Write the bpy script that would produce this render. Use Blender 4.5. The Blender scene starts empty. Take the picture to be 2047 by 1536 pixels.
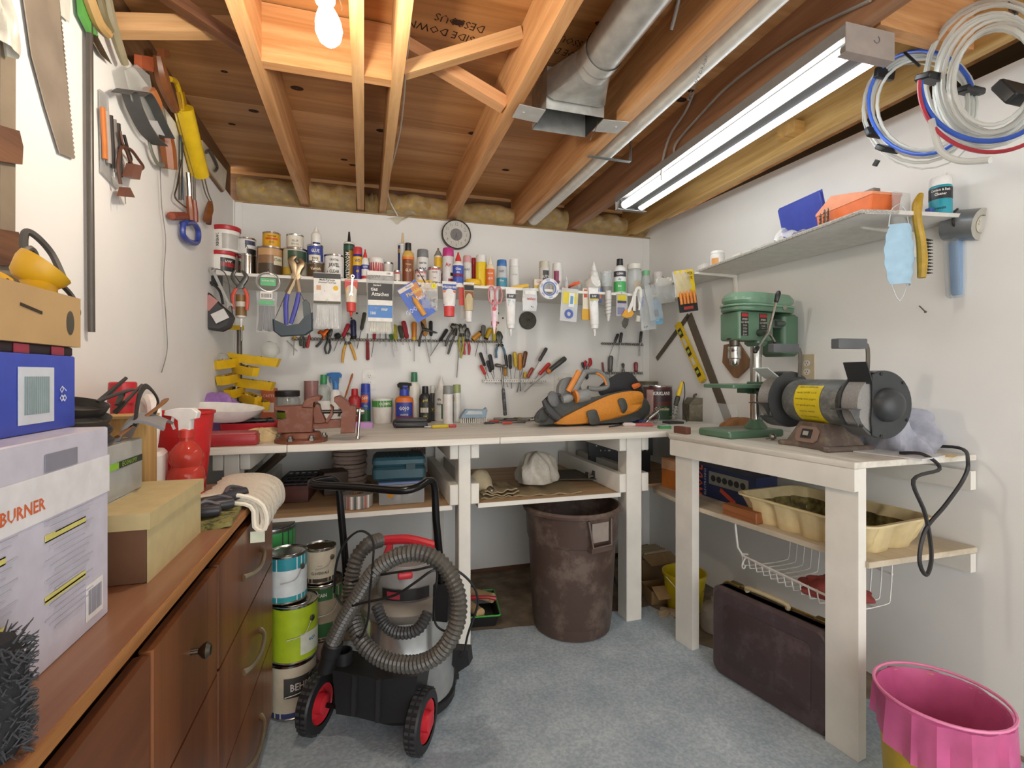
import bpy, bmesh, math, random
from mathutils import Vector, Matrix, Euler

# ------------------------------------------------------------------ camera, world, lights
sc = bpy.context.scene
col = sc.collection
F, TH, CX, HY, H = 990.0, math.radians(16.6), 1023.5, 750.0, 1.21     # focal length and horizon in pixels of a 2047x1536 frame
D = 2.96                                                               # back wall
CT, ST = math.cos(TH), math.sin(TH)
cam = bpy.data.cameras.new('camera'); camo = bpy.data.objects.new('camera', cam); col.objects.link(camo)
cam.sensor_fit = 'HORIZONTAL'; cam.sensor_width = 36.0; cam.lens = 36.0 * F / 2047.0
cam.shift_y = -(768.0 - HY) / 2047.0
cam.clip_start = 0.02
camo.location = (0, 0, H); camo.rotation_euler = (math.pi / 2, 0, -TH)
sc.camera = camo
w = bpy.data.worlds.new('world'); sc.world = w; w.use_nodes = True
bg = w.node_tree.nodes['Background']; bg.inputs[0].default_value = (1.0, 1.0, 0.99, 1); bg.inputs[1].default_value = 2.5
sc.view_settings.view_transform = 'Standard'; sc.view_settings.look = 'None'
sc.view_settings.exposure = 0.53; sc.view_settings.gamma = 1.0; sc.view_settings.use_curve_mapping = False
sc.cycles.use_adaptive_sampling = True; sc.cycles.adaptive_threshold = 0.025; sc.cycles.max_bounces = 8; sc.cycles.glossy_bounces = 3; sc.cycles.transparent_max_bounces = 10; sc.cycles.caustics_reflective = False; sc.cycles.caustics_refractive = False
BULB_W, TUBE_E = 8.5, 9.5

# ------------------------------------------------------------------ helpers
def ray(px, py):
 c = (px - CX) / F; v = (HY - py) / F
 return Vector((c * CT + ST, CT - c * ST, v))
def at(px, py, ax, val):
 r = ray(px, py); o = Vector((0, 0, H))
 return o + r * ((val - o[ax]) / r[ax])
def W(px, py, Y=2.94): return at(px, py, 1, Y)
def mpp(p): return (p[0] * ST + p[1] * CT) / F          # metres per pixel at a point
RW0, RK = 1.857, 0.075                                   # right wall: X = RW0 + RK*(D-Y)
def rwx(Y): return RW0 + RK * (D - Y)
def RWp(px, py, off=0.0):                                # point on the right wall plane, off metres proud of it
 r = ray(px, py); t = (RW0 + RK * D - off) / (r[0] + RK * r[1])
 return Vector((r[0] * t, r[1] * t, H + r[2] * t))
LX = -0.663
def LWp(px, py, off=0.0): return at(px, py, 0, LX + off)

def lin(h):
 if isinstance(h, (tuple, list)): return (h[0], h[1], h[2], 1)
 h = h.lstrip('#'); o = []
 for i in (0, 2, 4):
  c = int(h[i:i + 2], 16) / 255
  o.append(c / 12.92 if c <= .04045 else ((c + .055) / 1.055) ** 2.4)
 return (*o, 1)

MATS = {}
def M(c, r=.5, metal=0., kind='plain', var=.12, scale=30., alpha=1., emit=0., c2=None, bump=0., coat=0.):
 """procedural material from an sRGB hex colour"""
 key = (c, r, metal, kind, var, scale, alpha, emit, c2, bump, coat)
 if key in MATS: return MATS[key]
 m = bpy.data.materials.new('%s_%s' % (kind, str(c).strip('#'))); m.use_nodes = True
 nt = m.node_tree; N = nt.nodes; L = nt.links
 b = N['Principled BSDF']; out = N['Material Output']
 b.inputs['Roughness'].default_value = r; b.inputs['Metallic'].default_value = metal
 if coat: b.inputs['Coat Weight'].default_value = coat; b.inputs['Coat Roughness'].default_value = .08
 base = lin(c); sec = lin(c2) if c2 else tuple([x * (1 - var) for x in base[:3]] + [1])
 tc = N.new('ShaderNodeTexCoord'); mp = N.new('ShaderNodeMapping'); L.new(tc.outputs['Object'], mp.inputs[0])
 nz = N.new('ShaderNodeTexNoise'); nz.inputs['Scale'].default_value = scale; nz.inputs['Detail'].default_value = 4
 L.new(mp.outputs[0], nz.inputs['Vector'])
 rp = N.new('ShaderNodeValToRGB'); rp.color_ramp.elements[0].position = .35; rp.color_ramp.elements[1].position = .68
 rp.color_ramp.elements[0].color = sec; rp.color_ramp.elements[1].color = base
 fac = nz.outputs['Fac']
 if kind.startswith('wood'):
  ax = 'xyz'.index(kind[-1]); s = [1., 1., 1.]; s[ax] = .055
  mp.inputs['Scale'].default_value = s
  nz.inputs['Detail'].default_value = 8; nz.inputs['Roughness'].default_value = .65; nz.inputs['Distortion'].default_value = .6
  rp.color_ramp.elements[0].position = .36; rp.color_ramp.elements[1].position = .66
 if kind == 'brush': mp.inputs['Scale'].default_value = (1, 1, .03)
 if kind == 'scuff':
  nz.inputs['Roughness'].default_value = .72; nz.inputs['Detail'].default_value = 9
  rp.color_ramp.elements[0].position = .5; rp.color_ramp.elements[1].position = .62
  rp.color_ramp.elements[0].color = base; rp.color_ramp.elements[1].color = sec
 L.new(fac, rp.inputs[0]); L.new(rp.outputs[0], b.inputs['Base Color'])
 if bump:
  bp = N.new('ShaderNodeBump'); bp.inputs['Strength'].default_value = bump; bp.inputs['Distance'].default_value = .004
  L.new(fac, bp.inputs['Height']); L.new(bp.outputs[0], b.inputs['Normal'])
 if emit:
  b.inputs['Emission Color'].default_value = base; b.inputs['Emission Strength'].default_value = emit
 if alpha < 1:
  tr = N.new('ShaderNodeBsdfTransparent'); mx = N.new('ShaderNodeMixShader'); mx.inputs[0].default_value = alpha
  tr.inputs[0].default_value = tuple([.6 + .4 * x for x in base[:3]] + [1])
  L.new(tr.outputs[0], mx.inputs[1]); L.new(b.outputs[0], mx.inputs[2]); L.new(mx.outputs[0], out.inputs[0])
 MATS[key] = m
 return m
def wood(c, ax='y', c2=None, r=.6, scale=26., var=.38): return M(c, r, 0, 'wood' + ax, var, scale, c2=c2, bump=.12)
def metal(c='#b8b8b6', r=.3): return M(c, r, 1.0, var=.2, scale=40)
def clear(c='#f2f4f4', a=.28, r=.12): return M(c, r, 0, 'film', .1, 25, alpha=a)

def R(v): return math.radians(v)
def TR(loc=(0, 0, 0), rot=(0, 0, 0), s=1.0):
 return Matrix.LocRotScale(Vector(loc), Euler(rot), Vector((s, s, s)) if not isinstance(s, (tuple, list)) else Vector(s))
def axis_to(a, b):
 """matrix whose z runs from a to b, origin at a"""
 a = Vector(a); d = Vector(b) - a
 return Matrix.Translation(a) @ d.to_track_quat('Z', 'Y').to_matrix().to_4x4()
def spline(pts, k=6, closed=False):
 P = [Vector(p) for p in pts]; n = len(P); out = []
 rng = range(n) if closed else range(n - 1)
 for i in rng:
  g = (lambda j: P[j % n]) if closed else (lambda j: P[max(0, min(n - 1, j))])
  p0, p1, p2, p3 = g(i - 1), g(i), g(i + 1), g(i + 2)
  for q in range(k):
   t = q / k
   out.append(.5 * ((2 * p1) + (p2 - p0) * t + (2 * p0 - 5 * p1 + 4 * p2 - p3) * t * t + (3 * p1 - p0 - 3 * p2 + p3) * t ** 3))
 if not closed: out.append(P[-1].copy())
 return out
def rrect(w, h, r, n=4):
 """rounded rectangle outline, centred"""
 o = []; r = min(r, w / 2 - 1e-5, h / 2 - 1e-5)
 for cx, cy, a0 in ((w/2-r, h/2-r, 0), (-w/2+r, h/2-r, 90), (-w/2+r, -h/2+r, 180), (w/2-r, -h/2+r, 270)):
  for i in range(n + 1):
   a = R(a0 + 90 * i / n); o.append((cx + r * math.cos(a), cy + r * math.sin(a)))
 return o
GLYPH = {}
def glyphs(body, bold=False):
 k = (body, bold)
 if k in GLYPH: return GLYPH[k]
 cu = bpy.data.curves.new('t', 'FONT'); cu.body = body; cu.resolution_u = 1; cu.align_x = 'CENTER'; cu.align_y = 'CENTER'
 if bold: cu.offset = .02
 ob = bpy.data.objects.new('t', cu); me = ob.to_mesh()
 v = [tuple(x.co) for x in me.vertices]; f = [tuple(p.vertices) for p in me.polygons]
 ob.to_mesh_clear(); bpy.data.objects.remove(ob); bpy.data.curves.remove(cu)
 GLYPH[k] = (v, f)
 return v, f

class MB:
 def __init__(s): s.v = []; s.f = []; s.m = []
 def add(s, vs, fs, m=0, T=None):
  o = len(s.v)
  s.v += [tuple(T @ Vector(p)) for p in vs] if T is not None else [tuple(p) for p in vs]
  for f in fs: s.f.append(tuple(i + o for i in f)); s.m.append(m)
  return s
 def box(s, c, d, m=0, T=None, rot=None):
  x, y, z = d[0] / 2, d[1] / 2, d[2] / 2
  vs = [Vector((a, b, e)) for a in (-x, x) for b in (-y, y) for e in (-z, z)]
  if rot: q = Euler(rot).to_matrix(); vs = [q @ p for p in vs]
  c = Vector(c)
  return s.add([p + c for p in vs], [(0, 1, 3, 2), (4, 6, 7, 5), (0, 4, 5, 1), (2, 3, 7, 6), (0, 2, 6, 4), (1, 5, 7, 3)], m, T)
 def prism(s, poly, z0, z1, m=0, T=None, bev=0., mtop=None):
  """outline in xy raised from z0 to z1, edges eased by bev"""
  n = len(poly)
  if sum(poly[i][0] * poly[(i+1) % n][1] - poly[(i+1) % n][0] * poly[i][1] for i in range(n)) < 0: poly = poly[::-1]
  cx = sum(p[0] for p in poly) / n; cy = sum(p[1] for p in poly) / n
  ext = max(max(abs(p[0] - cx), abs(p[1] - cy)) for p in poly)
  sc_ = lambda q: [(cx + (p[0] - cx) * q, cy + (p[1] - cy) * q) for p in poly]
  if bev:
   k = 1 - bev / ext; b = min(bev, abs(z1 - z0) * .45); sg = 1 if z1 > z0 else -1
   rings = [(sc_(k), z0), (poly, z0 + b * sg), (poly, z1 - b * sg), (sc_(k), z1)]
  else: rings = [(poly, z0), (poly, z1)]
  vs = [(p[0], p[1], z) for r_, z in rings for p in r_]
  fs = []
  for k in range(len(rings) - 1):
   for i in range(n): j = (i + 1) % n; fs.append((k*n+i, k*n+j, (k+1)*n+j, (k+1)*n+i))
  s.add(vs, fs, m, T)
  o = len(s.v) - len(vs)
  s.f.append(tuple(o + i for i in range(n))[::-1]); s.m.append(m)
  s.f.append(tuple(o + (len(rings)-1)*n + i for i in range(n))); s.m.append(m if mtop is None else mtop)
  return s
 def rbox(s, c, d, r=.005, m=0, T=None, n=3, bev=None):
  """box with rounded upright edges and eased rims; c = centre"""
  Q = Matrix.Translation(Vector(c))
  return s.prism(rrect(d[0], d[1], r, n), -d[2] / 2, d[2] / 2, m, (T @ Q) if T is not None else Q, bev if bev is not None else min(r * .6, d[2] * .2))
 def lathe(s, prof, n=20, m=0, T=None, cap=True, sx=1., sy=1., a0=0., a1=360.):
  """prof = [(r, z[, mat])]; mat of a band is that of its upper point"""
  full = abs(a1 - a0) >= 359.9; c = n if full else n + 1
  vs = []
  for p in prof:
   for i in range(c):
    a = R(a0 + (a1 - a0) * i / n); vs.append((p[0] * math.cos(a) * sx, p[0] * math.sin(a) * sy, p[1]))
  o = len(s.v); s.add(vs, [], m, T)
  for k in range(len(prof) - 1):
   mm = prof[k + 1][2] if len(prof[k + 1]) > 2 else m
   for i in range(n):
    j = (i + 1) % c
    s.f.append((o + k*c+i, o + k*c+j, o + (k+1)*c+j, o + (k+1)*c+i)); s.m.append(mm)
  if cap and full:
   if prof[0][0] > 1e-4: s.f.append(tuple(o + i for i in range(c))[::-1]); s.m.append(prof[0][2] if len(prof[0]) > 2 else m)
   if prof[-1][0] > 1e-4: s.f.append(tuple(o + (len(prof)-1)*c + i for i in range(c))); s.m.append(prof[-1][2] if len(prof[-1]) > 2 else m)
  return s
 def cyl(s, a, b, r, r2=None, n=14, m=0):
  h = (Vector(b) - Vector(a)).length
  return s.lathe([(r, 0), (r if r2 is None else r2, h)], n, m, axis_to(a, b))
 def tube(s, pts, r, n=8, m=0, k=0, closed=False, flat=None):
  """tube along points (k>0: smoothed); r number or per-point list; flat = (normal, ratio) squashes"""
  P = spline(pts, k, closed) if k else [Vector(p) for p in pts]
  c = len(P)
  rr = r if isinstance(r, (list, tuple)) else [r]
  def rad(i):
   if len(rr) == 1: return rr[0]
   t = i / max(1, c - 1) * (len(rr) - 1); a = min(int(t), len(rr) - 2); return rr[a] + (rr[a + 1] - rr[a]) * (t - a)
  up = None; vs = []
  for i, p in enumerate(P):
   d = (P[(i + 1) % c] - P[i - 1]) if closed else (P[min(c - 1, i + 1)] - P[max(0, i - 1)])
   if d.length < 1e-9: d = Vector((0, 0, 1))
   d.normalize()
   if up is None: up = d.orthogonal().normalized() if flat is None else Vector(flat[0]).normalized()
   if flat is not None: up = Vector(flat[0])
   up = (up - d * up.dot(d))
   up = up.normalized() if up.length > 1e-6 else d.orthogonal().normalized()
   sd = d.cross(up)
   for j in range(n):
    a = 2 * math.pi * j / n
    vs.append(p + (up * math.cos(a) * (flat[1] if flat else 1) + sd * math.sin(a)) * rad(i))
  fs = []
  for i in range(c if closed else c - 1):
   q = (i + 1) % c
   for j in range(n): e = (j + 1) % n; fs.append((i*n+j, i*n+e, q*n+e, q*n+j))
  if not closed: fs += [tuple(range(n))[::-1], tuple((c-1)*n + j for j in range(n))]
  return s.add(vs, fs, m)
 def sph(s, c, r, m=0, n=14, k=9, T=None):
  if not isinstance(r, (tuple, list)): r = (r, r, r)
  pr = [(max(1e-5, math.sin(math.pi * i / k)), -math.cos(math.pi * i / k)) for i in range(k + 1)]
  Q = Matrix.Translation(Vector(c)) @ Matrix.Diagonal((r[0], r[1], r[2], 1))
  return s.lathe(pr, n, m, (T @ Q) if T is not None else Q)
 def sheet(s, fn, nu, nv, m=0, th=0., T=None, mfn=None):
  """fn(u,v) in 0..1 -> point; th>0 gives it thickness"""
  vs = [Vector(fn(i / nu, j / nv)) for j in range(nv + 1) for i in range(nu + 1)]
  q = lambda i, j: j * (nu + 1) + i
  fs = [(q(i, j), q(i+1, j), q(i+1, j+1), q(i, j+1)) for j in range(nv) for i in range(nu)]
  ms = [mfn((i + .5) / nu, (j + .5) / nv) if mfn else m for j in range(nv) for i in range(nu)]
  if th:
   nn = [Vector((0, 0, 0)) for _ in vs]
   for f in fs:
    nrm = (vs[f[1]] - vs[f[0]]).cross(vs[f[3]] - vs[f[0]])
    for i in f: nn[i] += nrm
   N0 = len(vs)
   vs = vs + [vs[i] - nn[i].normalized() * th if nn[i].length > 0 else vs[i] for i in range(N0)]
   back = [tuple(i + N0 for i in f[::-1]) for f in fs]
   rim = []
   edge = [q(i, 0) for i in range(nu)] + [q(nu, j) for j in range(nv)] + [q(i, nv) for i in range(nu, 0, -1)] + [q(0, j) for j in range(nv, 0, -1)]
   for i in range(len(edge)): a, b = edge[i], edge[(i + 1) % len(edge)]; rim.append((b, a, a + N0, b + N0))
   ms = ms + ms + [ms[0]] * len(rim)
   fs = fs + back + rim
  o = len(s.v); s.add(vs, [], 0, T)
  for f, mm in zip(fs, ms): s.f.append(tuple(i + o for i in f)); s.m.append(mm)
  return s
 def text(s, body, size, T, m=0, bold=False, wide=1.0, cyl=None, rot=False):
  """flat lettering in the xy plane of T; cyl=(radius) wraps it round the local z axis facing -y"""
  v, f = glyphs(body, bold)
  v = [(p[0] * wide, p[1], 0) for p in v]
  if rot: v = [(p[1], -p[0], 0) for p in v]
  if cyl:
   r_ = cyl; vv = []
   for p in v:
    a = p[0] * size / r_; vv.append((r_ * math.sin(a), -r_ * math.cos(a), p[1] * size))
  else: vv = [(p[0] * size, p[1] * size, 0) for p in v]
  return s.add(vv, f, m, T)
 def build(s, name, mats, parent=None, T=None, ang=35, kind=None, label=None):
  if not isinstance(mats, (list, tuple)): mats = [mats]
  me = bpy.data.meshes.new(name); me.from_pydata(s.v, [], s.f)
  for x in mats: me.materials.append(x)
  me.polygons.foreach_set('material_index', s.m)
  me.polygons.foreach_set('use_smooth', [True] * len(s.f))
  me.update(); me.set_sharp_from_angle(angle=R(ang))
  o = bpy.data.objects.new(name, me); col.objects.link(o)
  if T is not None: o.matrix_world = T
  if parent is not None: o.parent = parent
  if kind: o['kind'] = kind
  if label: o['label'] = label
  return o
def tag(o, label, cat, group=None):
 o['label'] = label; o['category'] = cat
 if group: o['group'] = group
 return o
def thing(name, label, cat, loc=(0, 0, 0), rot=(0, 0, 0), group=None):
 o = bpy.data.objects.new(name, None); col.objects.link(o); o.empty_display_size = .02
 o.location = loc; o.rotation_euler = rot
 return tag(o, label, cat, group)
def struct(name, mb, mats, parent=None):
 o = mb.build(name, mats, parent)
 if parent is None: o['kind'] = 'structure'
 return o
FRONT = Matrix(((1, 0, 0, 0), (0, 0, -1, 0), (0, 1, 0, 0), (0, 0, 0, 1)))   # xy plane -> upright, facing the camera (-y)
def wallT(p, roll=0., face='back'):
 """upright frame at p: local x right, local y up, local z out of the wall"""
 if face == 'back': q = FRONT
 elif face == 'left': q = Matrix.Rotation(R(90), 4, 'Z') @ FRONT
 else: q = Matrix.Rotation(R(-90) - math.atan(RK) * -1, 4, 'Z') @ FRONT
 return Matrix.Translation(Vector(p)) @ q @ Matrix.Rotation(roll, 4, 'Z')
random.seed(4)
WHITE = '#e9e6df'
# ------------------------------------------------------------------ the room
m_wall = M('#efeeea', .55, 0, 'wall', .05, 3., bump=.03)
m_paint = M('#ebe7dd', .5, 0, 'plain', .1, 9., bump=.05)          # white painted bench timber
m_joist = wood('#deaa76', 'y', '#b8804c')
m_joistx = wood('#deaa76', 'x', '#b8804c')
m_ply = wood('#d29c64', 'x', '#a06c3a', .55, 9.)
m_rim = wood('#7c5a3c', 'y', '#5d4129')
WT = 2.135                                                       # wall top
YB = -1.6                                                        # room goes on behind the camera
carpet = M('#cdd7dc', .95, 0, 'carpet', .2, 90., c2='#afbdc6', bump=.5)
def carpet_mat():
 m = carpet; nt = m.node_tree; N = nt.nodes; L = nt.links
 b = N['Principled BSDF']; tc = N['Texture Coordinate']
 base = b.inputs['Base Color'].links[0].from_socket
 n2 = N.new('ShaderNodeTexNoise'); n2.inputs['Scale'].default_value = 5.; n2.inputs['Detail'].default_value = 5
 L.new(tc.outputs['Object'], n2.inputs['Vector'])
 r2 = N.new('ShaderNodeValToRGB'); r2.color_ramp.elements[0].position = .35; r2.color_ramp.elements[1].position = .7
 r2.color_ramp.elements[0].color = lin('#b4c0c8'); r2.color_ramp.elements[1].color = lin('#f2f5f6')
 L.new(n2.outputs['Fac'], r2.inputs[0])
 mx = N.new('ShaderNodeMix'); mx.data_type = 'RGBA'; mx.blend_type = 'MULTIPLY'; mx.inputs['Factor'].default_value = .6
 L.new(base, mx.inputs['A']); L.new(r2.outputs[0], mx.inputs['B']); L.new(mx.outputs['Result'], b.inputs['Base Color'])
carpet_mat()
b = MB(); b.box((.7, .7, -.02), (3.2, 4.7, .04)); struct('floor', b, M('#8d7f6c', .85, 0, 'concrete', .3, 12., c2='#6c5f4e', bump=.2))
# carpet laid over the concrete, ragged towards the back
cp = []
edge = [(-.66, 2.42), (-.3, 2.36), (-.05, 2.36), at(905, 1268, 2, 0)[:2], at(985, 1262, 2, 0)[:2], at(1075, 1252, 2, 0)[:2], (.9, 2.27), (1.1, 2.25), at(1240, 1222, 2, 0)[:2],
  at(1300, 1215, 2, 0)[:2], at(1345, 1235, 2, 0)[:2], at(1395, 1290, 2, 0)[:2], (1.55, 1.7), (1.72, 1.45), (1.9, 1.3)]
for i in range(len(edge) - 1):
 for k in range(6):
  t = k / 6; a, c = edge[i], edge[i + 1]
  cp.append((a[0] + (c[0] - a[0]) * t, a[1] + (c[1] - a[1]) * t + random.uniform(-.006, .006)))
cp += [(1.96, 1.25), (1.96, YB), (LX + .002, YB)]
b = MB(); b.prism(cp, 0., .007)
tag(b.build('carpet', carpet), 'worn pale blue carpet covering the floor in front of the benches', 'carpet')
b = MB(); b.box(((LX + RW0) / 2, D + .06, WT / 2), (RW0 - LX + .24, .12, WT)); struct('wall_back', b, m_wall)
b = MB(); b.box((LX - .06, (YB + D) / 2, WT / 2 + .0), (.12, D - YB, WT)); struct('wall_left', b, m_wall)
def rwall(z0, z1, th=.12):
 b = MB(); a0, a1 = rwx(D + .12), rwx(YB)
 b.prism([(a0, D + .12), (a1, YB), (a1 + th, YB), (a0 + th, D + .12)], z0, z1); return b
struct('wall_right', rwall(0, 2.215), m_wall)
# corner strips and panel seam battens
b = MB(); b.box((LX + .018, D - .004, WT / 2), (.036, .003, WT)); b.box((LX + .0015, D - .02, WT / 2), (.003, .036, WT)); struct('trim_1', b, m_wall)
b = MB(); b.box((RW0 - .026, D - .0015, WT / 2), (.05, .003, WT)); struct('trim_2', b, m_wall)
b = MB(); b.box((.33, D - .0008, WT / 2 - .2), (.03, .0016, WT - .5)); struct('trim_3', b, m_wall)
b = MB(); b.box(((LX + RW0) / 2, D - .004, .012), (RW0 - LX - .02, .008, .024)); struct('baseboard_back', b, wood('#6a4a36', 'x'))
b = MB(); b.box(((LX + RW0) / 2, D + .05, WT + .003), (RW0 - LX + .2, .12, .006)); struct('trim_5', b, wood('#b08a58', 'x'))

# ceiling: plywood subfloor sheets
ZJ, ZC = 2.152, 2.338                                            # joist underside, subfloor underside
ceil = bpy.data.objects.new('ceiling', None); col.objects.link(ceil); ceil['kind'] = 'structure'
ply_rows = [(-1.7, .35), (.353, 1.01), (1.013, 1.667), (1.67, 2.285), (2.288, 3.2)]
for i, (y0, y1) in enumerate(ply_rows):
 xs = [(-.9, .62), (.623, 2.5)] if i % 2 else [(-.9, 1.1), (1.103, 2.5)]
 for x0, x1 in xs:
  b = MB(); b.box(((x0 + x1) / 2, (y0 + y1) / 2, ZC + .009), (x1 - x0, y1 - y0, .018))
  b.build('plywood_sheet', [m_ply, wood('#cc945c', 'x', '#966232', .55, 8.), wood('#d8a672', 'x', '#ac7844', .55, 10.)][(i * 2 + int(x0 > 0)) % 3], ceil)
b = MB()
rk = random.Random(3)
for i in range(26):
 p = (rk.uniform(-.6, 1.7), rk.uniform(.9, 2.8))
 b.lathe([(rk.uniform(.008, .018), ZC - .0008), (.001, ZC - .0009)], 10, 0, TR((p[0], p[1], 0)), sx=1.5, cap=False)
b.build('wood_knots', M('#3a1f10', .8), ceil)
b = MB()
for p, s_ in ((at(915, 58, 2, ZC - .001), .05), (at(1140, 95, 2, ZC - .001), .045)):
 T = Matrix.Translation(p) @ Matrix.Rotation(R(186), 4, 'Z') @ Matrix.Rotation(R(180), 4, 'X')
 b.text('THIS SIDE DOWN', s_, T @ TR((0, .03, 0)), wide=.8); b.text('DESSOUS', s_, T @ TR((0, -.03, 0)), wide=.8)
b.build('stencilled_lettering', M('#3a2413', .8), ceil)
def joist(x0, x1, y0=-1.7, y1=D + .1, z0=ZJ, label='', mat=None, z1=ZC - .001):
 b = MB(); b.box(((x0 + x1) / 2, (y0 + y1) / 2, (z0 + z1) / 2), (x1 - x0, y1 - y0, z1 - z0))
 o = b.build('ceiling_joist', mat or m_joist); tag(o, label, 'joist', 'floor joists overhead'); return o
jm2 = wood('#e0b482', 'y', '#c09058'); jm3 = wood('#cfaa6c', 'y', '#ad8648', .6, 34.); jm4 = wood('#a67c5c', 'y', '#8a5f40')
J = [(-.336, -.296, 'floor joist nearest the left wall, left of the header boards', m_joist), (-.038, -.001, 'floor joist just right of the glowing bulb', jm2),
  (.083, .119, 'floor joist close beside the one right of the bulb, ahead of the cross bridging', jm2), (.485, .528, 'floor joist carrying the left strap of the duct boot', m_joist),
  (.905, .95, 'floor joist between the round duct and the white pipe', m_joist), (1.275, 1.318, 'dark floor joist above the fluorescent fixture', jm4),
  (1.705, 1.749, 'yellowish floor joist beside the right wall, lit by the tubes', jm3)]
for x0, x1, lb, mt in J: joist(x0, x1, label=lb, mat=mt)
# rim boards on top of the walls
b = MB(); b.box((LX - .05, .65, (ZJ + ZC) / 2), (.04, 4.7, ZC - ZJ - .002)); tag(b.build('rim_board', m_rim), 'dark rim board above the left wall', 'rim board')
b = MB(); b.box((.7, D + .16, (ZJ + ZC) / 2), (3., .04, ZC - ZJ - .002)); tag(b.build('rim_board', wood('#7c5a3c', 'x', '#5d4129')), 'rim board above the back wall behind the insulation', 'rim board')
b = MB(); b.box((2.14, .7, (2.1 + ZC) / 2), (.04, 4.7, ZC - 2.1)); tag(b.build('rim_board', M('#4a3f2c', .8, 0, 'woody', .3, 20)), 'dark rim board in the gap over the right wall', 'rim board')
# header boards between joists, behind the bulb
YH = 1.64
for x0, x1, y, lb in ((-.296, -.038, YH, 'wide header board between joists behind the bulb'), (-.001, .083, YH - .01, 'short header board between the two close joists')):
 b = MB(); b.box(((x0 + x1) / 2, y + .02, (ZJ + ZC) / 2 - .002), (x1 - x0, .04, ZC - ZJ - .008)); tag(b.build('header_board', m_joistx), lb, 'board')
# cross bridging and blocks
def stick(a, c, w, h, mat, name, label, cat='brace', up=(0, 1, 0)):
 a, c = Vector(a), Vector(c); d = (c - a); L_ = d.length; z = d.normalized(); y = Vector(up); y = (y - z * y.dot(z)).normalized(); x = y.cross(z)
 T = Matrix((( x[0], y[0], z[0], a[0]), (x[1], y[1], z[1], a[1]), (x[2], y[2], z[2], a[2]), (0, 0, 0, 1)))
 b = MB(); b.box((0, 0, L_ / 2), (w, h, L_)); o = b.build(name, mat, None, T); return tag(o, label, cat)
mbr = wood('#dcae7c', 'z', '#c09260'); mbr2 = wood('#e0ac7c', 'z', '#cc9464')
stick((.12, 1.62, 2.185), (.487, 1.52, 2.305), .04, .038, mbr, 'bridging_brace', 'diagonal brace rising to the right between two joists', up=(0, 1, 0))
stick((.12, 1.68, 2.31), (.485, 1.72, 2.185), .04, .05, mbr2, 'bridging_brace', 'diagonal brace falling to the right behind the other brace')
stick((LX, 1.63, 2.178), (-.337, 1.74, 2.31), .05, .04, mbr, 'bridging_brace', 'brace running from left wall to the first joist')
stick((LX, 1.53, 2.31), (-.337, 1.665, 2.195), .03, .045, wood('#8a5a36', 'z', '#5a3520'), 'bridging_brace', 'rough bark-edged stick nailed against the leftmost joist')
p = at(1580, 262, 0, 1.68)
b = MB(); b.box((1.68, p[1], p[2]), (.05, .09, .045)); tag(b.build('wood_block', wood('#d0a25c', 'x')), 'small wood block nailed to the yellowish joist behind the tubes', 'wood block')
b = MB(); b.box((1.53, 1.02, 2.245), (.38, .04, .17)); tag(b.build('header_board', m_joistx), 'blocking board between joists past the near end of the fluorescent fixture', 'board')

# insulation in the bays over the back wall, with plastic film
bays = [(-.66, -.336), (-.296, -.04), (0., .083), (.12, .485), (.53, .905), (.95, 1.275), (1.32, 1.705), (1.75, 1.86)]
m_ins = M('#dcb860', .9, 0, 'wool', .35, 22., c2='#b08c44', bump=.5); m_film = clear('#f0e6c8', .28, .06)
for i, (x0, x1) in enumerate(bays):
 rr = random.Random(i + 7); wd = x1 - x0 - .008; hh = [.15, .15, .12, .14, .13, .15, .14, .12][i]
 places = ['in the leftmost bay by the corner', 'in the bay just right of the leftmost joist', 'in the narrow bay between the two close joists', 'in the bay above the wall left of the clock',
    'in the bay above the wall right of the clock', 'in the bay by the white pipe', 'in the bay above the green-labelled bottle', 'in the last slot at the right wall'][i]
 t = thing('insulation_batt', 'yellow fibreglass batt under clear film ' + places, 'insulation', ((x0 + x1) / 2, D + .01, ZJ - .0), group='insulation batts over the back wall')
 b = MB()
 off = [rr.uniform(0, 6) for _ in range(4)]
 def fn(u, v):
  a = math.pi * (v * .93 + .03)
  bump = .012 * math.sin(u * 9 + off[0]) + .01 * math.sin(u * 17 + v * 5 + off[1])
  return ((u - .5) * wd, .1 - (.115 + bump) * math.sin(a), .003 + hh * (1 - math.cos(a)) / 2 + bump * .3)
 b.sheet(fn, 16, 8); b.build('wool', m_ins, t)
 b = MB()
 def fn2(u, v):
  q = fn(u, min(1, max(0, v)))
  j = .006 + .005 * math.sin(u * 23 + v * 9 + off[2]) + .004 * math.sin(u * 41 - v * 13 + off[3])
  return (q[0] * .99, q[1] - j, q[2] - (.0 if v > .1 else .014))
 b.sheet(fn2, 34, 10); b.build('plastic_film', m_film, t)
b = MB()
def fn(u, v): return (.12 + .16 * u + .03 * math.sin(v * 5), D - .012 - .02 * math.sin(u * 9 + v * 4), 2.16 - .07 * v * math.sin(math.pi * u) - .01 * math.sin(u * 14))
b.sheet(fn, 16, 8); tag(b.build('plastic_film', clear('#e8e2cc', .25)), 'loose flap of clear film hanging over the wall left of the clock', 'film')
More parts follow.
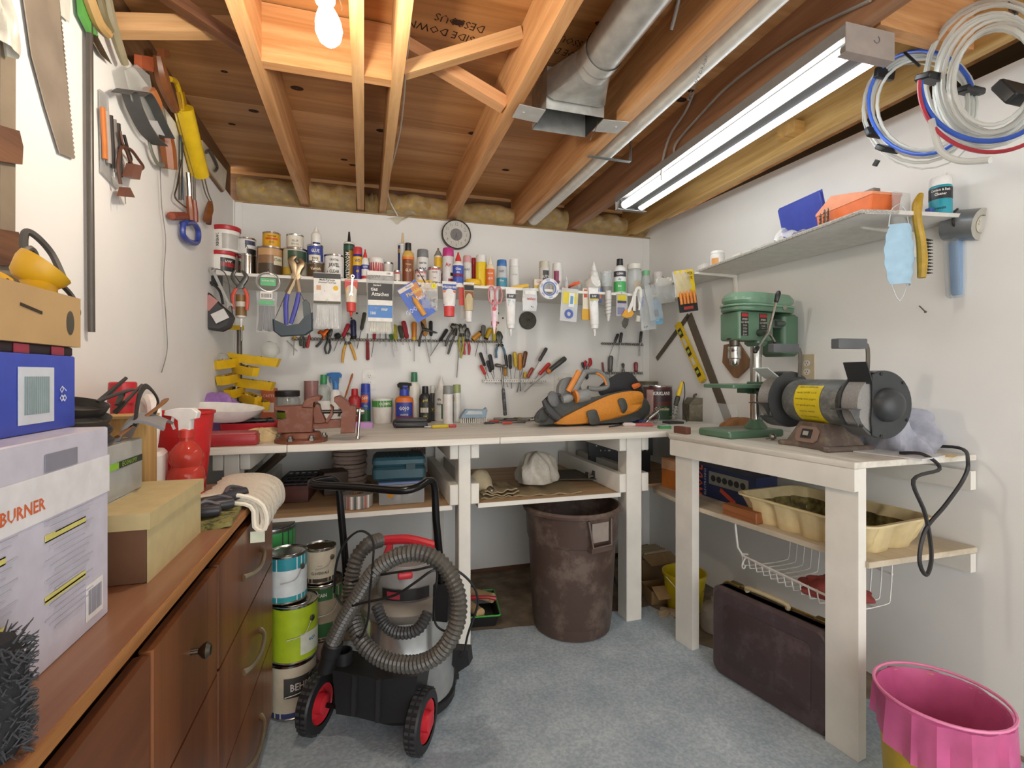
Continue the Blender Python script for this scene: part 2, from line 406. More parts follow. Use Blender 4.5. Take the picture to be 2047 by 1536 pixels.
# ------------------------------------------------------------------ lights of the room
# bare bulb in a porcelain holder
bp = Vector((-.08, 1.215, 2.02))
t = thing('ceiling_lamp', 'glowing bare bulb in a white porcelain lampholder', 'lamp', bp, (R(-6), R(-7), 0))
b = MB(); b.lathe([(.0005, -.052), (.014, -.049), (.024, -.038), (.03, -.018), (.0285, .002), (.023, .02), (.0155, .038), (.0135, .05)], 20)
b.build('glass_bulb', M('#fff6e6', .3, emit=60.), t)
b = MB(); b.lathe([(.0135, .046), (.0145, .05), (.0135, .054), (.0145, .058), (.0135, .062), (.0135, .07)], 16); b.build('screw_base', metal('#cfcabc'), t)
b = MB(); b.lathe([(.022, .055), (.026, .07), (.03, .085), (.052, .105), (.056, .125), (.056, .14)], 24); b.build('porcelain_holder', M('#f2efe8', .25), t)
b = MB(); b.box((-.168, 1.215, 2.185), (.25, .09, .05)); tag(b.build('mounting_board', m_joistx), 'board between joists that carries the bulb holder', 'board')
ld = bpy.data.lights.new('bulb_light', 'POINT'); ld.energy = BULB_W; ld.color = (1., .9, .76); ld.shadow_soft_size = .03
lo = bpy.data.objects.new('bulb_light', ld); col.objects.link(lo); lo.location = bp + Vector((0, 0, -.075))
b = MB(); b.tube([bp + Vector((.03, .01, .08)), bp + Vector((.033, .0, .06)), bp + Vector((.036, .0, .035))], .0012, 5); b.build('pull_chain', metal('#b0a890'), t).matrix_parent_inverse = Matrix.Translation(bp).inverted()

# two-tube fluorescent strip under the joists
fz0, fz1 = 2.072, 2.15
a0 = at(1691, 103, 2, fz0); e0 = at(1231, 421, 2, fz0); fw = .165
fa = math.atan2(a0[0] - e0[0], e0[1] - a0[1])
mid = (a0 + e0) / 2 + Vector((math.cos(fa), math.sin(fa), 0)) * fw / 2
t = thing('fluorescent_fixture', 'white two-tube fluorescent strip light under the joists', 'light fixture', mid, (0, 0, fa))
fx0, fx1, yn, yf = 0, fw, 0, (e0 - a0).length
hw, hl = (fx1 - fx0) / 2, (yf - yn) / 2; fh = fz1 - fz0
m_enam = M('#7e7974', .5)
b = MB(); b.box((0, 0, fh - .008), (hw * 2, hl * 2, .014))
b.prism([(-hw, fh - .006), (-hw + .004, fh - .034), (-hw + .002, fh - .034), (-hw - .003, fh - .006)], -hl, hl, 0, Matrix.Rotation(R(90), 4, 'X'))
b.box((hw - .003, 0, fh - .022), (.004, hl * 2, .03)); b.build('reflector_housing', m_enam, t)
b = MB(); b.prism([(-.03, fh - .014), (-.024, .012), (.024, .012), (.03, fh - .014)], -hl + .03, hl - .03, 0, Matrix.Rotation(R(90), 4, 'X')); b.build('ballast_cover', M('#5c5955', .55), t)  # darker than the housing: shading between the tubes put into its colour
for s in (-1, 1):
 b = MB(); b.box((0, s * (hl + .001), fh / 2), (hw * 2 + .004, .003, fh)); b.box((0, s * (hl - .012), .001), (hw * 2, .028, .003)); b.build('end_plate', M('#a39890', .45) if s < 0 else m_enam, t)
b = MB(); b.lathe([(.011, -.0005), (.011, .0012), (.009, .0012), (.009, -.0005)], 18, 0, TR((.02, -hl - .003, fh * .62), (R(90), 0, 0)), cap=False, a0=200, a1=420); b.build('knockout', m_enam, t)
for s in (-1, 1):
 b = MB(); b.cyl((s * .048, -hl + .03, .022), (s * .048, hl - .03, .022), .0185, n=20); b.build('fluorescent_tube', M('#f4fbff', .3, emit=TUBE_E), t)
 for e in (-1, 1):
  b = MB(); b.cyl((s * .048, e * (hl - .032), .022), (s * .048, e * (hl - .012), .022), .0192, n=18); b.box((s * .048, e * (hl - .006), .03), (.022, .01, .05)); b.build('tube_socket', m_enam, t)

# round duct, boot and straps
m_galv = M('#c9c8c2', .36, .55, 'plain', .25, 25.)
t = thing('air_duct', 'round galvanised air duct with rectangular boot between joists', 'duct', (.725, 1.46, 2.232))
b = MB(); b.lathe([(.062, 0), (.062, 1.15), (.0635, 1.152), (.0635, 2.8)], 28, 0, TR((0, .01, 0), (R(90), 0, 0))); b.build('round_pipe', m_galv, t)
b = MB(); b.lathe([(.0655, -.03), (.0655, .05)], 28, 0, TR((0, .0, 0), (R(90), 0, 0)), cap=False); b.lathe([(.067, 0), (.067, .006)], 28, 0, TR((0, 0, 0), (R(90), 0, 0)), cap=False); b.build('collar', M('#cfcec8', .34, .55), t)
n = 28; q = .112; ring0, ring1 = [], []
for i in range(n):
 a = 2 * math.pi * i / n; c_, s_ = math.cos(a), math.sin(a); k = 1 / max(abs(c_), abs(s_))
 ring0.append((.064 * c_, .02, .064 * s_)); ring1.append((q * c_ * k, .165, .055 * s_ * k + .0))
b = MB(); b.add(ring0 + ring1, [(i, (i + 1) % n, n + (i + 1) % n, n + i) for i in range(n)])
box = [(-q, .165, .06), (q, .165, .06), (q, .33, .06), (-q, .33, .06), (-q, .175, -.084), (q, .175, -.084), (q, .33, -.084), (-q, .33, -.084)]
b.add(box, [(0, 1, 2, 3), (0, 4, 5, 1), (1, 5, 6, 2), (2, 6, 7, 3), (3, 7, 4, 0)])
b.build('boot', M('#c4c3bd', .36, .55, 'plain', .25, 25.), t)
b = MB(); b.add([(x * .985, y * .998 + .001, z) for x, y, z in box], [(0, 1, 2, 3), (0, 4, 5, 1), (1, 5, 6, 2), (2, 6, 7, 3), (3, 7, 4, 0)]); b.build('boot_shade', M('#1d1c1a', .6), t)  # black inner skin: the shade inside the open boot, put into colour
for s in (-1, 1):
 b = MB(); b.prism([(s * q, .18), (s * (q + .1), .17), (s * (q + .1), .26), (s * q, .27)], -.088, -.086); b.lathe([(.004, -.091), (.004, -.088)], 8, 0, TR((s * (q + .07), .215, 0)))
 b.build('strap', M('#d2d1cc', .4, .4), t)
b = MB(); b.tube([(.1, .2, -.086), (.09, .2, -.12), (.07, .19, -.15), (.065, .19, -.165)], .0012, 5, k=4); b.build('loose_wire', metal(), t)

# white pipe beside the duct
t = thing('drain_pipe', 'white plastic drain pipe hung along the joist', 'pipe', (1.01, 1.5, 2.185))
b = MB(); b.cyl((0, -3, .015), (0, 1.42, -.005), .036, n=18); b.build('pipe', M('#d9d6cc', .35), t)
b = MB(); b.text('PVC DWV DRAIN WASTE VENT PIPE', .016, TR((-.0255, -.25, -.0265 + .01), (R(180), R(-43), R(-90)))); b.build('printed_lettering', M('#555b60', .6), t)
b = MB(); b.box((0, .42, -.047), (.2, .02, .002)); b.box((.1, .42, .02), (.002, .02, .13)); b.build('strap_hanger', metal('#9aa0a2', .4), t)
b = MB(); b.box((0, -.22, -.0255), (.045, .05, .022)); b.v = [v for v in b.v]; b = MB(); b.lathe([(.0366, -.03), (.0366, .03)], 18, 0, TR((0, -.2, .008), (R(90), 0, 0)), cap=False); b.build('sticker', M('#c9c4b8', .5), t)
# cables stapled to the dark joist
def cable(name, label, pts, r, c, k=6, rough=.5, group=None, cat='cable', parent=None):
 b = MB(); b.tube(pts, r, 6, k=k); o = b.build(name, M(c, rough))
 if parent is None: return tag(o, label, cat, group)
 bpy.context.view_layer.update(); o.parent = parent; o.matrix_parent_inverse = parent.matrix_world.inverted(); return o
cable('electric_cable', 'grey cable stapled along the dark joist above the fluorescent light', [at(x, y, 0, 1.262) for x, y in ((1740, 0), (1600, 70), (1470, 160), (1400, 230), (1350, 290), (1352, 320))], .005, '#9a938a')
cable('electric_cable', 'grey cable dropping in a curve behind the white pipe', [at(x, y, 0, 1.262) for x, y in ((1398, 155), (1372, 220), (1340, 270), (1325, 320), (1322, 360))], .005, '#a39c92')
cable('electric_cable', 'short cut cable end hanging beside the round duct', [at(x, y, 0, .90) for x, y in ((1358, -5), (1350, 30), (1342, 60))] , .006, '#b5aea4')
cable('electric_cable', 'white cable running down beside the close pair of joists', [W(x, y, Y) for x, y, Y in ((822, 10, 1.3), (812, 130, 1.7), (800, 260, 2.2), (775, 380, 2.8), (795, 432, 2.93))], .004, '#d8d2c4')
# ------------------------------------------------------------------ back bench
ZB, YF = .94, 2.0655
m_top = M('#ece8de', .5, 0, 'wood' + 'x', .16, 22., c2='#cdc6b8', bump=.1)
t = thing('workbench', 'long white painted workbench along the back wall with lower shelf', 'workbench', (0, 0, 0))
xs = [LX + .002, W(573, 890, YF)[0], W(1000, 870, YF)[0], RW0 - .003]
for i in range(3):
 b = MB(); b.rbox(((xs[i] + xs[i+1]) / 2, (YF + D) / 2, ZB - .014), (xs[i+1] - xs[i] - .002, D - YF - .002, .028), .003, n=1); b.build('top_board', m_top, t)
def upright(p0, p1, Y, dy, z0, z1, name='leg'):
 x0, x1 = W(p0, 900, Y)[0], W(p1, 900, Y)[0]
 b = MB(); b.rbox(((x0 + x1) / 2, Y + dy / 2, (z0 + z1) / 2), (x1 - x0, dy, z1 - z0), .003, n=1); return b.build(name, m_paint, t)
ZL = .637
for p0, p1 in ((917, 941), (1253, 1283), (447, 478)):
 Y = 2.15
 upright(p0, p1, Y, .09, .0075, ZB - .028)
 xc = (W(p0, 900, Y)[0] + W(p1, 900, Y)[0]) / 2; xw = W(p1, 900, Y)[0] - W(p0, 900, Y)[0]
 b = MB(); b.box((xc, D - .025, .446), (.05, .045, .875)); b.build('rear_leg', m_paint, t)
 for s in (-1, 1):
  for z0, z1, nm in ((.84, ZB - .029, 'top_rail'), (.638, .728, 'shelf_rail')):
   b = MB(); b.rbox((xc + s * (xw / 2 + .0205), (Y + D) / 2 - .01, (z0 + z1) / 2), (.038, D - Y - .02, z1 - z0), .006, n=2); b.build(nm, m_paint, t)
m_sh = wood('#c9a883', 'x', '#ab8b66', .7, 14.)
for x0, x1 in ((LX + .004, W(905, 1000, 2.15)[0] - .0), (W(957, 1000, 2.15)[0], W(1243, 1000, 2.15)[0])):
 b = MB(); b.box(((x0 + x1) / 2, (2.165 + D) / 2, ZL - .01), (x1 - x0, D - 2.17, .018)); b.build('lower_shelf', m_sh, t)
 b = MB(); b.box(((x0 + x1) / 2, 2.162, ZL - .01), (x1 - x0, .005, .02)); b.build('shelf_edge', m_paint, t)
x0, x1 = W(1288, 1000, 2.2)[0], RW0 - .02
b = MB(); b.box(((x0 + x1) / 2, 2.625, ZL - .01), (x1 - x0, .66, .018)); b.build('lower_shelf', m_sh, t)
# diagonal dark stay under the left end
b = MB(); b.tube([W(566, 905, 2.4), W(470, 990, 2.9)], .02, 4); b.build('diagonal_stay', M('#5a4a3c', .7), t)

# ------------------------------------------------------------------ right bench
ZR = .94
F0 = at(1348, 868, 2, ZR); F1 = at(1720, 924, 2, ZR)          # front line of its top
t = thing('workbench', 'short white painted workbench against the right wall carrying the grinder', 'workbench', (0, 0, 0))
def along(q, off=0.): d = (F1 - F0); d.z = 0; n = Vector((-d.y, d.x, 0)).normalized(); n = n if n.x > 0 else -n; v = F0 + d * q + n * off; return (v.x, v.y)
b = MB(); b.prism([along(0, -.03), (F0[0] + .03, YF - .002), (rwx(YF) - .004, YF - .002), (rwx(F1[1]) - .004, F1[1] - .004), along(1, -.03)], ZR - .02, ZR, bev=.002); b.build('top_board', M('#ece8de', .5, 0, 'woody', .16, 22., c2='#cdc6b8', bump=.1), t)
def slab(q0, q1, o0, o1, z0, z1, name, mat=None, bev=.002):
 b = MB(); b.prism([along(q0, o0), along(q1, o0), along(q1, o1), along(q0, o1)], z0, z1, bev=bev); return b.build(name, mat or m_paint, t)
slab(.005, 1., -.03, -.008, .848, ZR - .021, 'apron')
L_ = (F1 - F0).length
slab(.02, .02 + .1 / L_, -.0075, .032, .0075, ZR - .021, 'leg'); slab(1 - .105 / L_, 1 - .002, -.0075, .032, .0075, ZR - .021, 'leg')
m_shz = wood('#d8cdb8', 'y', '#bcae96', .7, 14.)
b = MB(); a = at(1299, 978, 2, .627); c = at(1690, 1114, 2, .627)
b.prism([(a[0] + .02, a[1]), along(.1, .035), along(.98, .035), (1.5, 1.155), (rwx(1.15) - .006, 1.155), (rwx(2.6) - .02, 2.28), (1.45, 2.28)], .608, .627, bev=.002); b.build('lower_shelf', m_shz, t)
for z in (.585, ZR - .075):
 b = MB(); y0 = 1.16; b.prism([(rwx(y0) - .005, y0), (rwx(y0) - .03, y0), (rwx(2.2) - .03, 2.2), (rwx(2.2) - .005, 2.2)], z - .045, z + .02, bev=.002); b.build('wall_cleat', m_paint, t)

# ------------------------------------------------------------------ shelves on the walls
ZS, YS = 1.682, 2.55
YSC = YS / 2.80
t = thing('wall_shelf', 'long narrow white shelf on the back wall crowded with cans', 'shelf', (0, 0, 0))
b = MB(); b.rbox(((LX + rwx(YS)) / 2 - .01, (YS + D) / 2, ZS - .007), (rwx(YS) - LX - .03, D - YS, .014), .002, n=1); b.build('board', M('#e6e2d9', .5, 0, 'woodx', .08, 14.), t)
for px_ in (708, 1000):
 p = W(px_, 600, D)
 b = MB(); b.box((p[0], D - .003, ZS - .12), (.055, .005, .2)); b.box((p[0], D - .17, ZS - .018), (.03, .32, .006))
 for k in range(3): b.lathe([(.006, 0), (.006, .003)], 8, 1, wallT((p[0] + (.015 if k % 2 else -.015), D - .006, ZS - .09 - .03 * k)))
 b.build('bracket', [m_paint, M('#4a4640', .6)], t)
ZQ = 1.76
S0, S1 = at(1393, 541, 2, ZQ), at(1723, 419, 2, ZQ)
t = thing('wall_shelf', 'deep white shelf on the right wall above the drill press', 'shelf', (0, 0, 0))
b = MB(); b.prism([(S0[0], S0[1]), (S1[0], S1[1]), (S1[0] + .12, S1[1] - .03), (rwx(1.17) - .004, 1.17), (rwx(2.55) - .004, 2.55), (1.72, 2.55)], ZQ - .014, ZQ, bev=.001); b.build('board', M('#dcd8d0', .55), t)
b = MB(); b.tube([S0 + Vector((0, 0, -.007)), S1 + Vector((0, 0, -.007)), S1 + Vector((.12, -.03, -.007))], .0075, 6); b.build('chipboard_edge', M('#c9c4ba', .8, 0, 'chip', .5, 220., bump=.6), t)
for y in (1.35, 2.2):
 x = rwx(y); b = MB(); b.tube([(x - .004, y, ZQ - .11), (x - .012, y, ZQ - .035), (x - .03, y, ZQ - .02), (x - .26, y, ZQ - .018)], [.012, .012, .012, .006], 6, k=4); b.build('bracket', m_paint, t)

# ------------------------------------------------------------------ dresser
ZD, XD = .85, -.305
m_drs = wood('#7c4c30', 'y', '#52301c', .38, 8.); m_drz = wood('#86522f', 'z', '#5a341c', .35, 8.); m_drd = wood('#4a2a18', 'y', '#331c0e', .4, 10.)
t = thing('dresser', 'low brown wooden dresser with drawers along the left wall', 'dresser', (LX + .004, .85, .0075))
b = MB()
wd = XD - LX - .004
b.box((wd / 2 - .012, 0, ZD / 2 - .016), (wd - .024, 1.98, ZD - .034)); b.build('carcass', m_drd, t)
b = MB(); b.rbox((wd / 2, 0, ZD - .0185), (wd, 2., .022), .004, n=2); b.build('top', M('#7e4a2c', .32, 0, 'woody', .4, 8., c2='#9a745a', bump=.06), t)
b = MB(); b.box((wd - .0, 0, ZD - .0185), (.004, 2., .02)); b.build('top_edge', wood('#b98450', 'y', '#94602f'), t)
rows = [(.572, .795), (.316, .566), (.06, .31)]
cols = [(1.195, 1.845), (.852, 1.185), (.2, .842), (-.14, .19)]
for ci, (y0, y1) in enumerate(cols):
 for z0, z1 in rows:
  b = MB(); b.rbox((wd - .004, (y0 + y1) / 2 - .85, (z0 + z1) / 2), (.02, y1 - y0, z1 - z0), .003, n=1); d = b.build('drawer', m_drz if ci < 2 else m_drs, t)
  yc, zc = (y0 + y1) / 2 - .85, (z0 + z1) / 2
  if ci == 1:
   b = MB(); b.lathe([(.005, 0), (.005, .012), (.013, .02), (.015, .026), (.009, .032), (.001, .033)], 14, 0, TR((wd + .006, yc + .0, zc + .02), (0, R(90), 0))); b.build('knob', metal('#6c6458', .35), d)
  elif ci == 0:
   b = MB(); b.tube([(wd + .008, yc + .11, zc + .0), (wd + .024, yc + .08, zc - .002), (wd + .03, yc, zc - .01), (wd + .024, yc - .08, zc - .002), (wd + .008, yc - .11, zc)], [.009, .005, .006, .005, .009], 8, k=5); b.build('pull', M('#c8bfa4', .3, .8), d)
# ------------------------------------------------------------------ cans, tubs, sprays and bottles
GS = 'cans and bottles on the back shelf'
CHROME = ('#c6c5c0', .22, 1.)
def mm(c):
 if isinstance(c, tuple): return M(*c)
 return M(c, .38)
def pcan(r, h):
 return [(r * .95, 0), (r, .0015), (r, .005), (r * .965, .007), (r * .965, h - .008), (r, h - .006), (r, h - .001), (r * .95, h), (r * .93, h - .005), (r * .72, h - .005), (r * .7, h - .003), (.0005, h - .003)]
def prod(name, label, cat, px, w, ptop, kind, c, c2='#d8d4c8', Y=2.88, zb=None, bands=(), text=(), group=GS, T=None, turn=0., h=None, pbot=None, r=None, flat=1., parent=None, loc=None):
 """a thing standing upright: px centre, w width and ptop top in pixels; or explicit loc, r, h"""
 if loc is None:
  if zb is None or zb > ZS: Y *= YSC
  p = W(px, ptop, Y); k = mpp(p)
  z0 = ZS if zb is None else (zb if zb < ZS else ZS + (zb - ZS) * YSC)
  if pbot is not None: z0 = W(px, pbot, Y)[2]
  r = r or w / 2 * k * .97; h = h or p[2] - z0; loc = (p[0], p[1], z0 + .0005)
 t = thing(name, label, cat, loc, (0, 0, 0), group)
 if T is not None: t.matrix_world = T
 t.rotation_euler[2] += TH * .0 + math.atan2(loc[0], loc[1]) * -1 + turn if T is None else 0
 br, b0, b1 = r, 0., h            # label radius, body extent
 B = MB()
 if kind == 'can':
  B.lathe(pcan(r, h), 24, 0, cap=True); B.build('body', mm(CHROME), t); b0, b1, br = .008, h - .009, r * .968
  q = MB(); q.lathe([(br, b0), (br, b1)], 24, cap=False); q.build('paper_label', mm(c), t)
 elif kind == 'pail':
  hl = min(.02, h * .16); B.lathe([(r * .84, 0), (r * .86, .003), (r * .95, h - hl), (.001, h - hl)], 24); B.build('body', mm(c), t)
  q = MB(); q.lathe([(r * .97, h - hl * 1.15), (r, h - hl), (r, h - .002), (r * .97, h), (r * .9, h - .003), (.001, h - .003)], 24, cap=False); q.build('lid', mm(c2), t); br = r * .9; b1 = h - hl
 elif kind == 'spray':
  hc = h * .2; hb = h - hc
  B.lathe([(r * .93, 0), (r, .002), (r, .005), (r * .97, .006), (r * .97, hb - r * .35), (r * .93, hb - r * .2), (r * .8, hb - .001), (r * .001, hb)], 22); B.build('body', mm(c), t)
  q = MB(); q.lathe([(r * .93, hb - r * .18), (r * .94, hb), (r * .9, h - .006), (r * .84, h - .001), (.001, h)], 22); q.build('cap', mm(c2), t); br = r * .975; b1 = hb - r * .3; b0 = .007
 elif kind == 'aero':      # spray can with dome and nozzle, no cap
  hb = h * .78
  B.lathe([(r * .93, 0), (r, .002), (r, .005), (r * .97, .006), (r * .97, hb), (r, hb + .002, 1), (r * .9, hb + .006, 1), (r * .5, h * .9, 1), (r * .42, h * .92, 1), (.001, h * .92, 1)], 22); B.build('body', [mm(c), mm('#8f8c88')], t)
  q = MB(); q.lathe([(r * .2, h * .92), (r * .2, h - .003), (.001, h)], 10); q.build('nozzle', mm(c2), t); br = r * .975; b1 = hb; b0 = .007
 elif kind == 'caulk':
  hb = h * .74
  B.lathe([(r, 0), (r, hb), (r * 1.03, hb + .001, 1), (r * 1.03, hb + .007, 1), (r * .8, hb + .012, 1), (.001, hb + .014, 1)], 20); B.build('body', [mm(c), mm('#e4e2dc')], t)
  q = MB(); q.lathe([(r * .34, hb + .008), (r * .15, h), (.001, h)], 12); q.build('nozzle', mm(c2), t); br = r * 1.006; b1 = hb
 elif kind == 'glue':      # bottle with cone cap
  B.lathe([(r * .92, 0), (r, .004), (r, h * .5), (r * .96, h * .62), (r * .7, h * .7), (r * .5, h * .73), (.001, h * .73)], 20, sy=flat); B.build('body', mm(c), t)
  q = MB(); q.lathe([(r * .56, h * .72), (r * .52, h * .8), (r * .2, h * .93), (r * .14, h), (.001, h)], 14); q.build('cap', mm(c2), t); br = r * 1.006; b1 = h * .6; b0 = .006
 elif kind == 'jar':
  B.lathe([(r * .9, 0), (r, .004), (r, h * .74), (r * .86, h * .82), (r * .86, h * .85), (.001, h * .851)], 22); B.build('body', mm(c), t)
  q = MB(); q.lathe([(r * .93, h * .83), (r * .95, h * .845), (r * .95, h - .003), (r * .9, h), (.001, h)], 22); q.build('lid', mm(c2), t); br = r * 1.006; b1 = h * .72
 elif kind == 'flip':      # tall bottle with straight cap
  B.lathe([(r * .94, 0), (r, .004), (r, h * .66), (r * .9, h * .74), (r * .5, h * .8), (r * .46, h * .82), (.001, h * .82)], 20, sy=flat); B.build('body', mm(c), t)
  q = MB(); q.lathe([(r * .52, h * .8), (r * .54, h * .82), (r * .5, h - .002), (.001, h)], 16); q.build('cap', mm(c2), t); br = r * 1.006; b1 = h * .64; b0 = .006
 elif kind == 'cup':
  B.lathe([(r * .85, 0), (r * .88, .003), (r, h), (r * .95, h), (r * .83, .006), (.001, .006)], 22, cap=True); B.build('body', mm(c), t); br = r * .96; b1 = h
 hb = b1 - b0
 for bd in bands:
  z0, z1, cc = bd[:3]; a0, a1 = (bd[3], bd[4]) if len(bd) > 3 else (0, 360)
  q = MB(); rr = br * (1.008 if len(bd) < 4 else 1.014)
  if kind == 'pail': f = lambda z: r * (.868 + .085 * z)
  elif kind == 'cup': f = lambda z: r * (.885 + .125 * z)
  else: f = lambda z: rr
  q.lathe([(f(z0), b0 + hb * z0), (f(z1), b0 + hb * z1)], 20 if a1 - a0 > 300 else 10, 0, None, False, 1., flat, a0 - 90 if len(bd) > 3 else 0, a1 - 90 if len(bd) > 3 else 360); q.build('label_band', mm(cc), t)
 for tx in text:
  body, zf, sz, cc = tx[:4]; vert = len(tx) > 4 and tx[4]; dx = tx[5] if len(tx) > 5 else 0.
  q = MB(); q.text(body, hb * sz, TR((0, 0, b0 + hb * zf), (0, 0, dx)), 0, True, .8, br * 1.03, bool(vert))
  if flat != 1.: q.v = [(v[0], v[1] * flat, v[2]) for v in q.v]
  q.build('lettering', M(cc, .5), t)
 return t
K = '#1c1b1a'; RD = '#b8262c'; BL = '#2b46a8'; YL = '#e8b820'; WH = '#eeebe4'
prod('plastic_pail', 'small white pail with red lid, lower of the two stacked on the back shelf', 'pail', 445, 50, 505.5, 'pail', WH, RD, bands=[(.12, .82, K, -10, 75), (.35, .6, RD, -5, 70)], text=[('DAP', .66, .24, WH, 0, .5)])
prod('plastic_pail', 'larger white pail with red lid, stacked on the other pail', 'pail', 453, 53, 456, 'pail', WH, RD, zb=ZS + .114, bands=[(.1, .8, '#b9b6b0', -20, 60)], text=[('DRYDEX', .5, .2, K, 1, -.75)])
prod('metal_tin', 'shiny unlabelled tin under the black and white tin beside the pails', 'can', 494, 36, 512.5, 'can', ('#b5b3ac', .15, 1.), Y=2.9)
prod('metal_tin', 'white tin with a dark streak, stacked on the shiny bare tin', 'can', 493, 36, 478, 'can', '#dcdad6', Y=2.9, zb=ZS + .104, bands=[(.0, .35, K, 0, 80), (.6, .9, '#39415e', -10, 60)], text=[('K', .5, .4, K)])
prod('paint_can', 'large brown pictured stain can under the yellow tin', 'paint can', 540, 51, 497, 'can', '#8d6a49', bands=[(.0, .4, '#4a3c2c', -60, 60), (.35, .7, '#e0d4b8', 15, 60), (.72, .98, '#c79a6a', -60, 60)], text=[('STAIN', .55, .15, '#3f5a34', 0, .6)])
prod('metal_tin', 'bright yellow tin standing on the brown stain can', 'can', 543, 35, 467, 'can', '#e0a51e', zb=ZS + .147, bands=[(.5, .66, '#c65a1e', -40, 40)], text=[('VARATHANE', .78, .14, K), ('OO', .3, .3, '#6a4a10')])
prod('paint_can', 'large can with dark green foliage picture beside the brown stain can', 'paint can', 590, 49, 500, 'can', '#b9b49f', bands=[(.55, .95, '#34503a', -35, 60), (.0, .3, '#c8a23c', -80, -20)], text=[('CEDAR', .42, .14, '#2f4a34')])
prod('metal_tin', 'small white and copper tin standing on the foliage can', 'can', 590, 34, 471, 'can', '#e2dccb', zb=ZS + .14, bands=[(0, .18, '#b88a70')], text=[('FILLER', .6, .2, '#8a8478'), ('WOOD', .35, .2, '#8a8478')])
prod('metal_tin', 'small dark brown varnish tin under the blue tin', 'can', 631, 33, 525, 'can', '#5d4630', Y=2.86, text=[('Varnish', .55, .32, '#e6d9b0')])
prod('metal_tin', 'blue tin with cream lettering stacked on the dark brown varnish tin', 'can', 630, 32, 491.5, 'can', '#3a4a98', Y=2.86, zb=ZS + .072, bands=[(.1, .45, '#e8dfc0', -50, 40)], text=[('GLUE', .7, .26, WH), ('you', .27, .3, '#2b3a78')])
prod('squeeze_bottle', 'white bottle with long thin nozzle standing on the blue tin', 'bottle', 632, 20, 453, 'glue', WH, '#e9e7e0', Y=2.87, zb=ZS + .168, bands=[(.0, .3, '#33386a', -40, 50)])
prod('paint_can', 'white tin with bold black lettering in front of the green caulking cartridge', 'paint can', 668, 40, 512, 'can', '#e6e4df', Y=2.865, text=[('CRYSTAL', .8, .13, K), ('JAVEL', .55, .25, K), ('CLEAR', .25, .2, K)])
prod('caulk_cartridge', 'green and gold caulking cartridge with black hooked nozzle', 'caulk tube', 698, 22, 464, 'caulk', '#2c3a2c', K, Y=2.9, bands=[(.05, .82, '#b8862c', 0, 80), (.82, .95, '#2f5a44')], text=[('MONO', .58, .16, WH, 1, -.35), ('ULTRA', .22, .13, WH, 1, -.35)])
prod('spray_can', 'blue and yellow oil spray can with red cap', 'spray can', 715, 20, 495, 'spray', '#33307e', '#c43c44', Y=2.85, bands=[(.55, .92, YL)], text=[('WD', .74, .18, BL), ('40', .3, .16, YL)])
prod('squeeze_bottle', 'slim white bottle with red cone cap beside the oil spray', 'bottle', 730, 15, 499, 'glue', WH, '#d23a30', Y=2.83, bands=[(.55, .8, '#3a4aa0'), (0, .16, RD)], text=[('GLUE', .67, .14, WH)])
prod('plastic_tub', 'white tub with red band and white lid behind the cable tie bag', 'tub', 752, 32, 518, 'pail', '#e9e4dc', WH, Y=2.9, bands=[(.5, .95, RD)], text=[('DAP', .3, .3, K)])
prod('metal_tin', 'silver and white tin partly hidden behind the cable tie bag', 'can', 776, 21, 526, 'can', '#d6d3cc', Y=2.92, text=[('CLI', .4, .3, K)])
prod('metal_tin', 'tiny pale tin with red rim at the foot of the grey caulking cartridge', 'can', 794, 13, 541.5, 'can', '#e2d8cc', '#b04a50', Y=2.83, bands=[(.75, 1., '#b8444c')])
prod('caulk_cartridge', 'white caulking cartridge with blue lettering and wooden stick in its nozzle', 'caulk tube', 805, 20, 466, 'caulk', '#cfd0d0', '#d6bd94', Y=2.9, bands=[(0, 1, '#30386a', -75, -30)], text=[('SILICONE', .5, .12, '#2c3a78', 1, .2), ('II', .85, .15, YL, 0, -.8)])
prod('squeeze_bottle', 'orange polish bottle with black spout top', 'bottle', 816, 24, 486, 'flip', '#d8b060', K, Y=2.85, flat=.7, bands=[(.0, .9, '#7a3c1c', -70, 60), (.9, 1., '#e07a28')], text=[('Orange', .7, .1, '#f0c060'), ('GLO', .45, .16, '#e8d8b0')])
prod('spray_can', 'spray paint can with grey cap and 2X lettering', 'spray can', 845, 25, 500, 'spray', '#e6e6e4', '#7c7e80', Y=2.89, text=[('2X', .5, .28, '#2c3a78'), ('PAINTER', .78, .1, K)])
prod('metal_tin', 'small squat pink-lidded tin in front of the grey-capped spray', 'can', 841, 24, 541, 'can', '#e2d2cc', Y=2.835, bands=[(.8, 1, '#c26a70')], text=[('Minwax', .5, .3, '#6a4a4a')])
prod('spray_can', 'yellow and pink spray can with bare grey dome', 'spray can', 876, 18, 496, 'aero', '#e4d7c8', '#6a4a4e', Y=2.92, bands=[(.55, .95, YL, -50, 50), (0, .4, '#c25a68')])
prod('metal_tin', 'small white paste tin with red rim left of the magenta-capped spray', 'can', 869, 27, 535.5, 'can', '#ded9d2', Y=2.84, bands=[(.88, 1, '#b8545c')], text=[('PASTE', .7, .18, '#8a5058'), ('oo', .3, .25, '#6c6a68')])
prod('spray_can', 'white spray can with magenta cap and cherry pictures', 'spray can', 896, 25, 497, 'spray', '#e2e0e0', '#c23a82', Y=2.88, bands=[(.02, .2, '#8a2438', 0, 60), (.3, .42, K, 20, 55)], text=[('Air', .7, .2, RD)])
prod('squeeze_bottle', 'white glue bottle with blue label and red cap', 'bottle', 916, 22, 505, 'glue', WH, '#d63a34', Y=2.83, flat=.75, bands=[(.02, .98, '#3452b0', -75, 75), (.36, .52, '#cc3a36', -75, 75)], text=[('Glue', .78, .2, WH), ('ALL', .6, .14, WH)])
